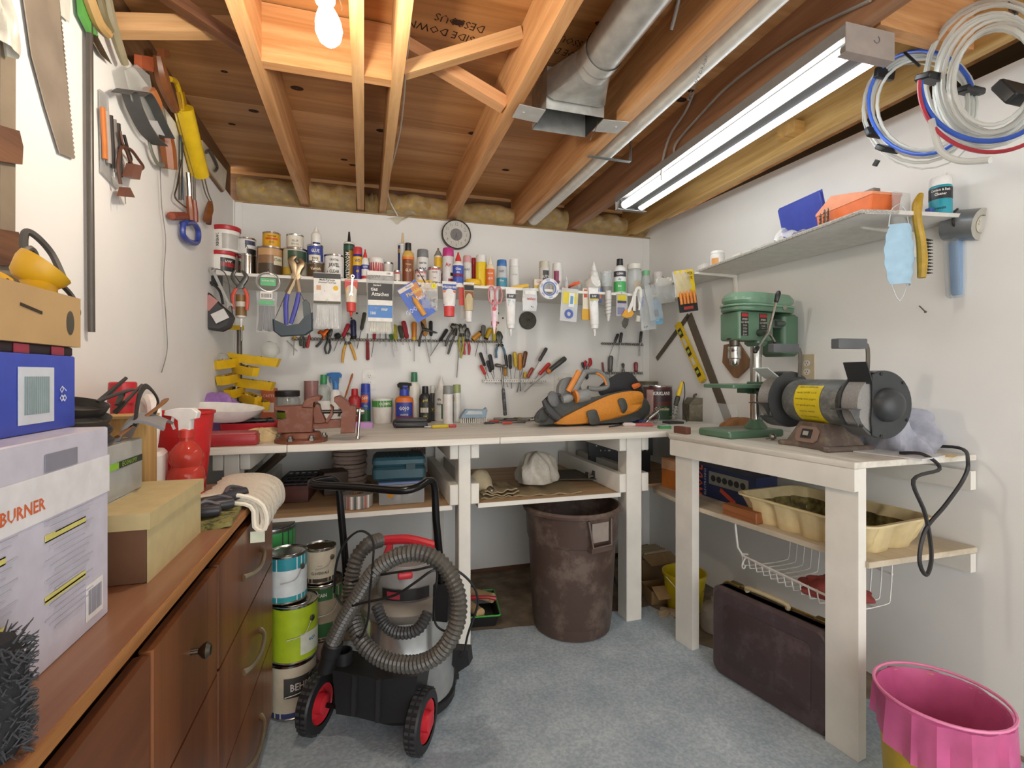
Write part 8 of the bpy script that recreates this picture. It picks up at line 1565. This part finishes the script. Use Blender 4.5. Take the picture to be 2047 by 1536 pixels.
t = lth('pruning_saw', 'green and beige handled saw hanging at the top of the left wall', 'saw'); lpoly(t, 'green_spine', ((150, -30), (162, -30), (172, 40), (188, 72), (172, 64), (155, 30)), .01, .02, M('#5aa04c', .4)); ltube(t, 'handle', ((165, -40, .03), (180, 5, .03), (196, 45, .03), (214, 66, .03)), .014, M('#b8945e', .5)); lpoly(t, 'blade', ((172, 60), (190, 66), (222, 128), (200, 110)), .012, .014, m_st)
t = lth('long_tool', 'long olive grey tool handle with rounded end on the left wall', 'tool'); ltube(t, 'handle', ((208, -30, .03), (222, 40, .03), (240, 100, .03), (250, 128, .03)), [.012, .013, .012, .01], M('#8f8468', .5)); ltube(t, 'grip', ((192, -20, .035), (205, 30, .035), (218, 62, .035)), .012, M('#6e6444', .5))
t = lth('white_tag', 'small white plastic tag hanging right of the saw blade', 'tag'); lpoly(t, 'tag', ((115, -20), (140, -20), (137, 45), (120, 30)), .006, .008, M('#d8d6cc', .5))
t = lth('chisel_card', 'clear card of orange and black bits low in the left wall cluster', 'carded packet'); lpoly(t, 'card', ((197, 178), (214, 190), (222, 350), (244, 372), (232, 378), (200, 344)), .004, .007, clear('#c8c8c6', .5)); 
for i, (x, c) in enumerate(((205, '#d07a3a'), (213, '#b0a8a0'), (221, '#3a3634'), (228, '#8a827a'), (236, '#33302e'))): ltube(t, 'bit', ((x, 215 + i * 8, .014), (x + 4, 280 + i * 9, .014), (x + 5, 318 + i * 9, .014)), .006, M(c, .35, .3), 0, 8)
def belt(t, off, pts):
 """flat band, wide across the wall normal"""
 P = spline([LWp(x, y, 0) for x, y in pts], 6); b = MB(); n = len(P); w_ = .042
 for i in range(n - 1):
  pass
 b.sheet(lambda u, v: Vector((LX + off + w_ * v, P[int(round(u * (n - 1)))].y, P[int(round(u * (n - 1)))].z)), n - 1, 1, th=.003); b.build('band', M('#4f4e4c', .6), t)
t = lth('sanding_belt', 'black curved sanding belt hanging in front of the bit card', 'belt'); belt(t, .02, ((205, 182), (222, 178), (236, 215), (262, 262), (290, 288)))
t = lth('sanding_belt', 'second black sanding belt hanging right of the first', 'belt'); belt(t, .03, ((228, 186), (244, 180), (262, 205), (282, 245), (298, 272)))
t = lth('extension_cord', 'brown extension cord with flat plug hanging below the black belts', 'cord')
ltube(t, 'cord', ((240, 262, .03), (246, 290, .03), (262, 300, .03), (276, 318, .03), (286, 334, .03), (276, 340, .03), (262, 326, .03), (252, 300, .03), (242, 296, .03), (236, 330, .03), (241, 368, .03)), .0042, M('#5a3a2c', .5), 6, 6); ltube(t, 'black_cord', ((248, 270, .025), (256, 300, .025), (262, 318, .025), (258, 328, .025)), .004, M('#2a2624', .5)); lpoly(t, 'outlet_block', ((252, 326), (268, 330), (262, 358), (244, 352)), .02, .042, M('#7a5244', .45)); lpoly(t, 'plug', ((238, 374), (247, 374), (257, 394), (233, 392)), .02, .036, M('#6e4636', .45))
for x in (239, 250): ltube(t, 'prong', ((x, 392, .028), (x + 1, 408, .028)), .0014, m_st, 0, 5)
t = lth('tool_bag_clear', 'clear bag with an orange wooden handled tool in the left wall cluster', 'packet'); t.name = 'bagged_tool'; lpoly(t, 'plastic_bag', ((248, 140), (270, 128), (296, 150), (312, 235), (340, 272), (296, 262), (262, 200)), .04, .044, clear('#e2e4e0', .28)); ltube(t, 'wooden_handle', ((298, 178, .04), (306, 205, .04), (312, 236, .04)), [.018, .024, .017], M('#b06c3c', .35)); lpoly(t, 'card_insert', ((294, 240), (318, 242), (340, 274), (312, 268)), .046, .048, M('#c9c9c8', .5))
t = lth('sanding_block', 'square rust red block hanging above the clear bag', 'block'); lpoly(t, 'sheet', ((268, 108), (294, 112), (292, 142), (268, 134)), .01, .03, M('#a8522c', .7))
t = lth('wooden_plane', 'long brown wooden handled tool near the ceiling on the left wall', 'tool'); ltube(t, 'handle', ((315, 112, .04), (322, 150, .04), (336, 190, .04), (350, 220, .04)), [.014, .022, .019, .014], m_wd2); lpoly(t, 'top_knob', ((314, 96), (324, 98), (326, 114), (314, 112)), .03, .05, M('#8a5030', .4))
t = lth('wooden_handle_tool', 'tool with amber wooden handle hanging below the clear bag', 'tool'); ltube(t, 'handle', ((332, 272, .03), (336, 300, .03), (340, 338, .03)), [.021, .024, .022], M('#8e5228', .35)); ltube(t, 'shank', ((322, 215, .03), (328, 245, .03), (333, 274, .03)), .009, M('#8a8a70', .4, .3))
t = lth('metal_hook', 'grey bent metal hook hanging in the left wall cluster', 'hook'); ltube(t, 'hook', ((298, 282, .02), (305, 308, .02), (316, 328, .02), (328, 330, .02)), .008, M('#8a8f84', .45, .4), flat=((1, 0, 0), .5))
t = lth('caulking_gun', 'bright yellow tubular gun hanging near the ceiling corner', 'caulking gun'); ltube(t, 'barrel', ((366, 215, .035), (382, 280, .035), (400, 350, .035)), .033, M('#e2bc1c', .35), 0, 16); ltube(t, 'handle', ((340, 158, .035), (352, 165, .035), (362, 200, .035), (364, 228, .035)), .009, M('#d8ae1c', .4)); lpoly(t, 'trigger_plate', ((352, 184), (362, 182), (372, 226), (362, 232)), .03, .04, M('#b88a1a', .45)); ltube(t, 'seam', ((352, 222, .058), (370, 290, .058), (388, 352, .066)), .0016, M('#7a6410', .5), 0, 5)
t = lth('sanding_board', 'pale board with a black clip handle at the top of the wall corner', 'board'); lpoly(t, 'board', ((400, 280), (450, 342), (446, 382), (402, 322)), .012, .02, M('#c9c0ac', .6)); lpoly(t, 'edge', ((398, 282), (402, 280), (446, 380), (442, 384), (398, 326)), .004, .012, M('#8a5e40', .6)); ltube(t, 'handle', ((412, 305, .03), (420, 302, .03), (434, 332, .03), (430, 342, .03)), .006, M('#4a463e', .45))
t = lth('coping_saw', 'thin framed saw with red wooden knob handle on the left wall', 'saw'); ltube(t, 'frame', ((362, 320, .02), (354, 370, .02), (350, 395, .02), (372, 415, .02)), .003, m_st); ltube(t, 'handle', ((342, 432, .02), (370, 432, .02)), [.014, .016, .014], M('#96482f', .5, 0, 'plain', .4, 60.), 0)
t = lth('pruning_shears', 'wire tool with dark amber handles hanging right of the red knob', 'shears'); ltube(t, 'handle', ((378, 392, .03), (380, 415, .03), (382, 440, .03)), [.009, .014, .012], M('#8a4a24', .35)); ltube(t, 'handle', ((388, 400, .02), (390, 425, .02), (391, 444, .02)), [.008, .011, .01], M('#8e3a2a', .35)); ltube(t, 'shank', ((376, 345, .03), (378, 370, .03), (379, 395, .03)), .008, m_st); ltube(t, 'shank', ((388, 352, .02), (389, 402, .02)), .005, M('#6a6258', .5), 0)
t = lth('steel_rods', 'bundle of thin dark rods hanging behind the yellow gun', 'rods')
for x, a in ((358, 352), (362, 360), (366, 356)): ltube(t, 'rod', ((x, 270, .012), (a + 6, 400, .012)), .0026, M('#4a5a6a' if x == 362 else '#4a4640', .4, .4), 0, 6)
t = lth('hacksaw', 'hacksaw with bright blue looped handle low on the left wall', 'saw')
ltube(t, 'grip', ((366, 446, .02), (366, 470, .02), (380, 484, .02), (394, 484, .02), (396, 462, .02), (386, 446, .02), (370, 446, .02)), .0105, M('#3a4a9c', .35), 5, 8); ltube(t, 'frame', ((380, 444, .02), (382, 400, .02), (378, 360, .02)), .004, m_st, 0)
t = lth('wood_file', 'file with brown wooden handle hanging nearest the corner', 'file'); ltube(t, 'handle', ((420, 404, .03), (418, 420, .03), (413, 440, .03)), [.009, .017, .016], m_wd2); ltube(t, 'tip', ((418, 432, .02), (417, 448, .02)), [.012, .011], M('#5a2420', .35), 0); ltube(t, 'wire', ((402, 352, .02), (410, 385, .02), (420, 405, .02)), .0028, m_st); ltube(t, 'wire', ((408, 352, .02), (416, 385, .02), (424, 404, .02)), .0028, m_st)
t = lth('solder_wire', 'thin wire dangling down the left wall', 'wire'); ltube(t, 'wire', ((320, 335, .012), (323, 410, .012), (331, 480, .012), (327, 560, .012), (332, 640, .012), (334, 700, .012), (323, 745, .012)), .0013, metal('#a8a8a4', .3), 8, 5)
# bar clamp and bag at the very left edge
t = lth('bar_clamp', 'wooden jawed bar clamp hanging at the left edge of the photo', 'clamp'); lpoly(t, 'bar', ((-20, 80), (12, 80), (10, 700), (-20, 700)), .02, .035, M('#8a7c68', .5)); lpoly(t, 'wooden_jaw', ((-40, 245), (6, 258), (14, 290), (12, 326), (-40, 318)), .02, .045, wood('#7a5236', 'y', '#543420')); lpoly(t, 'wooden_jaw', ((-40, 455), (4, 462), (10, 480), (9, 530), (-40, 528)), .02, .045, wood('#7a5236', 'y', '#543420'))
crumple('plastic_bag', 'crumpled silvery plastic bag at the upper left edge of the photo', 'bag', LWp(-8, 92, .04), (.05, .07, .1), '#d6d2c4', 93, 0, .4, rough=.3, parts='bag', group=GL)
# ------------------------------------------------------------------ tubing coils on the right wall
def ring_pts(cx, cy, rx, ry, off, tilt=0., a0=0, a1=360, n=26, wob=0., ph=0.):
 o = []; X0 = (1.665 if cx < 1900 else 1.66) - off
 for i in range(n if a1 - a0 >= 360 else n + 1):
  a = R(a0 + (a1 - a0) * i / n); x, y = rx * math.cos(a), ry * math.sin(a); c_, s_ = math.cos(tilt), math.sin(tilt)
  o.append(at(cx + x * c_ - y * s_, cy + x * s_ + y * c_, 0, X0 + wob * math.sin(a * 2 + ph)))
 return o
def TP(px, py, off): return at(px, py, 0, 1.66 - off)
m_tb = M('#e6e8e2', .15, 0, 'film', .05, 20., alpha=.62); m_bl = M('#3f68cc', .3); m_rd2 = M('#b8404c', .3); m_tp = M('#222426', .4)
t = thing('tubing_coil', 'coil of clear tubing with one blue line hung left on the right wall', 'tubing'); rr = random.Random(1)
for i in range(6): b = MB(); b.tube(ring_pts(1842 + rr.uniform(-5, 5), 210 + rr.uniform(-5, 5), 112 - i * 4, 112 - i * 4, .03 + .008 * i, R(12), wob=.006, ph=i), .0048, 7, closed=True); b.build('clear_tube', m_tb, t)
b = MB(); b.tube(ring_pts(1842, 205, 106, 104, .085, R(12), 15, 330), .0052, 8); b.build('blue_tube', m_bl, t)
b = MB(); b.tube(ring_pts(1838, 232, 116, 104, .02, R(20)), .0022, 6, closed=True); b.build('thin_tube', m_tb, t)
for x, y, a in ((1750, 266, 70), (1774, 298, 40), (1940, 182, 10), (1768, 148, 100)): 
 T = Matrix.Translation(TP(x, y, .06)) @ Matrix.Rotation(R(a), 4, 'X'); b = MB(); b.rbox((0, 0, 0), (.075, .032, .016), .005, 0, T); b.build('tape_band', m_tp, t)
b = MB(); b.tube([TP(1755, 320, .06), TP(1748, 332, .06)], .008, 4); b.tube([TP(1808, 105, .1), TP(1838, 132, .1)], .004, 5); b.build('tape_tail', m_tp, t)
t = thing('tubing_coil', 'large loose coil of clear, blue and red tubing hung at the upper right', 'tubing')
for i in range(11): b = MB(); b.tube(ring_pts(1975 + rr.uniform(-8, 8) + i * 2, 155 + rr.uniform(-8, 8), 128 - i * 5 + rr.uniform(-4, 4), 150 - i * 5, .1 + .009 * i, R(18), wob=.012, ph=i * .7), .0052, 7, closed=True); b.build('clear_tube', m_tb, t)
b = MB(); b.tube(ring_pts(1978, 160, 138, 122, .2, R(-10), 20, 190), .006, 8); b.build('blue_tube', m_bl, t)
b = MB(); b.tube(ring_pts(1985, 170, 148, 134, .21, R(-10), 25, 195), .0048, 8); b.build('red_tube', m_rd2, t)
b = MB(); b.tube([TP(1862, 240, .21), TP(1880, 300, .21), TP(1920, 322, .21), TP(1980, 320, .21)], .008, 9, k=6); b.build('loose_end', m_tb, t)
for x, y, a, s_ in ((1868, 158, 15, 1.), (2032, 188, 60, 1.5)): T = Matrix.Translation(TP(x, y, .15)) @ Matrix.Rotation(R(a), 4, 'X'); b = MB(); b.rbox((0, 0, 0), (.1, .042 * s_, .018 * s_), .006, T=T); b.build('tape_band', m_tp, t)
b = MB(); b.tube([TP(2008, -30, .05), TP(2020, 20, .12), TP(2032, 28, .14)], .004, 6); b.build('hanger_nail', metal('#5a5650'), t)
# ------------------------------------------------------------------ on the right wall shelf
GR = 'things on the right wall shelf'
def Qp(px, py): return at(px, py, 2, ZQ)
d_ = (S1 - S0).normalized(); yawS = math.atan2(d_.y, d_.x)
def onshelf(f, back): n_ = Vector((-d_.y, d_.x, 0)); n_ = n_ if n_.x > 0 else -n_; v = S0.lerp(S1, f) + n_ * back; return Vector((v.x, v.y, ZQ))
def spx(px, back): 
 lo_, hi = -.1, 1.3
 for _ in range(40):
  m_ = (lo_ + hi) / 2; v = onshelf(m_, back); r_ = v.x * CT - v.y * ST; f_ = v.x * ST + v.y * CT
  if CX + F * r_ / f_ < px: lo_ = m_
  else: hi = m_
 return onshelf(m_, back)
def stand(name, label, cat, px, back, yaw=0.): return thing(name, label, cat, spx(px, back), (0, 0, yawS + math.pi + yaw), GR)
t = stand('document_wallet', 'royal blue plastic wallet with flap leaning on the right wall', 'folder', 1615, .2, R(0)); 
TT = TR((0, 0, 0), (R(-14), 0, 0)) @ FRONT
b = MB(); b.rbox((0, .1, 0), (.235, .2, .012), .006, T=TT); b.build('pocket', M('#4150b0', .4), t); b = MB(); b.prism([(-.119, .13), (.119, .13), (.119, .206), (-.119, .206)], .006, .01, 0, TT); b.build('flap', M('#4656ba', .4), t); b = MB(); b.lathe([(.014, .0), (.014, .0115), (.001, .012)], 16, 0, TT @ TR((-.01, .138, 0)), sy=.75); b.build('sticker', M('#d8dce6', .4), t)
t = stand('parts_organizer', 'orange parts tray with sloping lid on the right shelf', 'organizer', 1712, .12)
b = MB(); b.prism([(-.11, 0), (.11, 0), (.12, .06), (-.12, .065)], -.06, .06, 0, FRONT, .003); b.build('tray', M('#df6f34', .4), t); b = MB(); b.prism([(-.122, .063), (.122, .059), (.122, .067), (.05, .115), (-.06, .09), (-.122, .072)], -.062, .062, 0, FRONT, .002); b.build('lid', M('#e8946a', .4), t); b = MB(); b.rbox((-.03, -.03, .108), (.05, .03, .012), .003); b.build('latch', M('#77756e', .4), t); b = MB(); b.box((.09, -.08, .02), (.08, .03, .035)); b.build('clear_drawer', clear('#eceae6', .5), t)
t = stand('plastic_bag', 'crumpled clear bag in front of the blue wallet', 'bag', 1590, .05); b = MB(); rr = random.Random(5)
b.sheet(lambda u, v: ((u - .5) * .16, (v - .5) * .08 + .01 * math.sin(u * 12), .01 + .055 * (u ** 1.5) * math.sin(math.pi * v) ** .6 + .006 * math.sin(u * 17 + v * 9)), 14, 8); b.build('film', clear('#f4f4f2', .5), t)
for i, (px_, h_, lb) in enumerate(((1640, .05, 'slim drill bit standing left of the orange tray'), (1648, .065, 'thick drill bit standing left of the orange tray'), (1655, .07, 'tallest drill bit standing against the orange tray'))):
 t = stand('drill_bit', lb, 'drill bit', px_, .02 + .012 * i); b = MB(); b.lathe([(.0035, 0), (.0035, h_ * .9), (.0005, h_)], 8); b.build('shank', metal('#77746e', .35), t); b = MB(); b.tube([(.0042 * math.cos(j * .8), .0042 * math.sin(j * .8), h_ * .25 + j * h_ * .03) for j in range(20)], .0012, 4); b.build('flute', metal('#8a8780', .3), t)
for i, (px_, bk, w_, h_, c, lb) in enumerate(((1500, .04, .06, .012, '#d8d2c4', 'flat pale hinge plate on the right shelf'), (1520, .06, .08, .02, '#c9c8bc', 'clear lidded case of small parts on the right shelf'), (1545, .04, .07, .014, '#b8b6b0', 'thin grey strip lying before the crumpled bag'), (1478, .05, .07, .02, '#dcd6c8', 'small clear bag with orange printed label'), (1408, .05, .06, .035, '#e6e2dc', 'little white box with red lettering at the shelf corner'))):
 t = stand('small_box', lb, 'box', px_, bk); b = MB(); b.rbox((0, 0, h_ / 2), (w_, .045, h_), .004); b.build('case', M(c, .4) if i != 1 else clear('#d8dad0', .6), t)
 if i in (3, 4): b = MB(); b.text('AB-CD' if i == 3 else '20-12', .012, TR((0, -.0232, h_ * .5)) @ FRONT); b.build('lettering', M('#d0603a'), t)
p = spx(1434, .07); prod('plastic_jar', 'white plastic jar with orange label on the right shelf', 'jar', 0, 0, 0, 'jar', '#eceae4', '#f2f0ea', loc=p, r=.035, h=.085, bands=[(.05, .75, '#e0a05a', -50, 10), (.05, .75, '#f0ece4', 10, 60)], group=GR)
p = at(1880, 431, 2, ZQ); prod('spray_can', 'teal contact cleaner spray can with white cap at the shelf end', 'spray can', 0, 0, 0, 'spray', '#2f9cae', '#eceae6', loc=p, r=.033, h=.13, bands=[(.5, .95, '#22262a')], text=[('Contact & Bath', .84, .13, WH), ('Cleaner', .68, .15, WH), ('DANGER', .12, .11, '#0e3a44')], group=GR)
# ------------------------------------------------------------------ hung from the near end of that shelf
YE = S1[1] - .02
def E(px, py, dy=0.): return at(px, py, 1, YE + dy)
def ehung(name, label, cat, px, py, dy=0., roll=0.): t = thing(name, label, cat, group='things hung from the end of the right shelf'); t.matrix_world = wallT(E(px, py, dy), roll); return t, mpp(E(px, py, dy))
def mask(t, k, w, h, name, c):
 b = MB()
 def fn(u, v):
  wd = w * (.62 + .38 * math.sin(math.pi * min(1, max(0, v))) ** .8); return ((u - .5) * wd, -v * h, .028 * math.sin(math.pi * u) + .002 * math.sin(v * 26))
 b.sheet(fn, 12, 26, th=.002); b.build(name, M(c, .75), t)
t, k = ehung('face_mask', 'pale blue pleated face mask hanging from the shelf end', 'face mask', 1797, 452); mask(t, k, 80 * k, 118 * k, 'mask', '#a9cbe0')
for s in (-1, 1): b = MB(); b.tube([(s * 28 * k, -4 * k, 0), (s * 20 * k, 30 * k, .0), (10 * k, 48 * k, -.01)], .0016, 5, k=5); b.tube([(s * 22 * k, -114 * k, 0), (s * 10 * k, -140 * k, .002), (0, -150 * k, .002)], .0014, 5, k=5); b.build('ear_loop', M('#d6dee2', .6), t)
t, k = ehung('wire_brush', 'wire brush with curved yellow handle hanging from the shelf end', 'brush', 1838, 400, -.02)
b = MB(); b.tube([(4 * k, 12 * k, 0), (-6 * k, -10 * k, 0), (-6 * k, -40 * k, 0), (4 * k, -80 * k, 0), (8 * k, -120 * k, 0), (6 * k, -155 * k, 0)], [.008, .015, .013, .014, .0155, .012], 10, k=5); b.build('handle', M('#c09a2c', .45, 0, 'plain', .25, 30.), t)
b = MB()
for i in range(11):
 for j in range(3): b.tube([(14 * k, (-78 - i * 6.6) * k, -.006 + j * .006), (32 * k, (-78 - i * 6.6 - 1) * k, -.006 + j * .006)], [.0024, .0012], 5)
b.build('bristles', M('#3a3632', .6, .3), t, kind='stuff')
t, k = ehung('mask_pack', 'clear packet holding folded blue masks hanging at the right', 'packet', 1920, 480, -.01, R(4)); b = MB(); b.rbox((0, -56 * k, 0), (44 * k, 108 * k, .03), .006); b.build('blue_masks', M('#5f9ace', .7), t); b = MB(); b.rbox((-4 * k, -56 * k, 0), (60 * k, 118 * k, .04), .01); b.build('plastic_case', clear('#e6eaec', .25), t); b = MB(); b.tube([(-20 * k, 60 * k, 0), (0, 0, 0)], .002, 5); b.build('cord', M('#e6e4de'), t)
t, k = ehung('duct_tape', 'roll of silver duct tape hanging at the end of the right shelf', 'tape', 1928, 450, -.035); T = TR((0, 0, 0), (R(12), R(4), 0))
b = MB(); b.lathe([(.03, -.048), (.052, -.048), (.052, .048), (.03, .048)], 32, 0, T, cap=False); b.build('roll', M('#8d9296', .35, .5), t); b = MB(); b.lathe([(.03, .0485), (.0525, .0485)], 32, 0, T, cap=False); b.lathe([(.029, -.049), (.03, -.049), (.03, .05), (.029, .05)], 28, 1, T, cap=False); b.build('tape_side', [M('#b0aca0', .5), M('#8a7a64', .8)], t); b = MB(); b.lathe([(.001, .04), (.029, .04)], 24, 0, T, cap=False); b.text('2', .02, T @ TR((0, .005, .0405)), 1); b.build('core_label', [M('#cfc9b8', .5), M('#6a665c')], t)
b = MB(); b.tube([(-20 * k, 30 * k, 0), (-30 * k, 20 * k, .0), (-32 * k, 0, 0), (-22 * k, -8 * k, 0)], .004, 6, k=4); b.build('hook', M('#3a3836', .4, .5), t)
t, k = ehung('clear_bag', 'small clear plastic bag behind the face mask', 'packet', 1800, 400, .01); b = MB(); b.rbox((2 * k, -20 * k, 0), (44 * k, 70 * k, .01), .004); b.build('plastic_bag', clear('#e8eae8', .22), t)
t, k = ehung('blue_clamp', 'blue plastic clip on the shelf end left of the duct tape', 'clip', 1868, 424, .0); b = MB(); b.rbox((0, 0, 0), (38 * k, 12 * k, .02), .003); b.build('clip', M('#4a66b0', .4), t); b = MB(); b.tube([(14 * k, 2 * k, 0), (34 * k, 40 * k, 0), (46 * k, 86 * k, -.01)], .004, 6, k=4); b.build('white_tie', M('#e4e2d8', .4), t); b = MB(); b.rbox((16 * k, 0, .012), (8 * k, 18 * k, .006), .002); b.build('yellow_tab', M('#c9a22c', .4), t)
b = MB(); a = RWp(1838, 612, 0); c = RWp(1850, 624, .03); b.cyl(a, c, .0018, n=6); b.sph(c, .004); tag(b.build('nail', metal('#7a6a5a', .5)), 'bent nail in the right wall below the wire brush', 'nail')
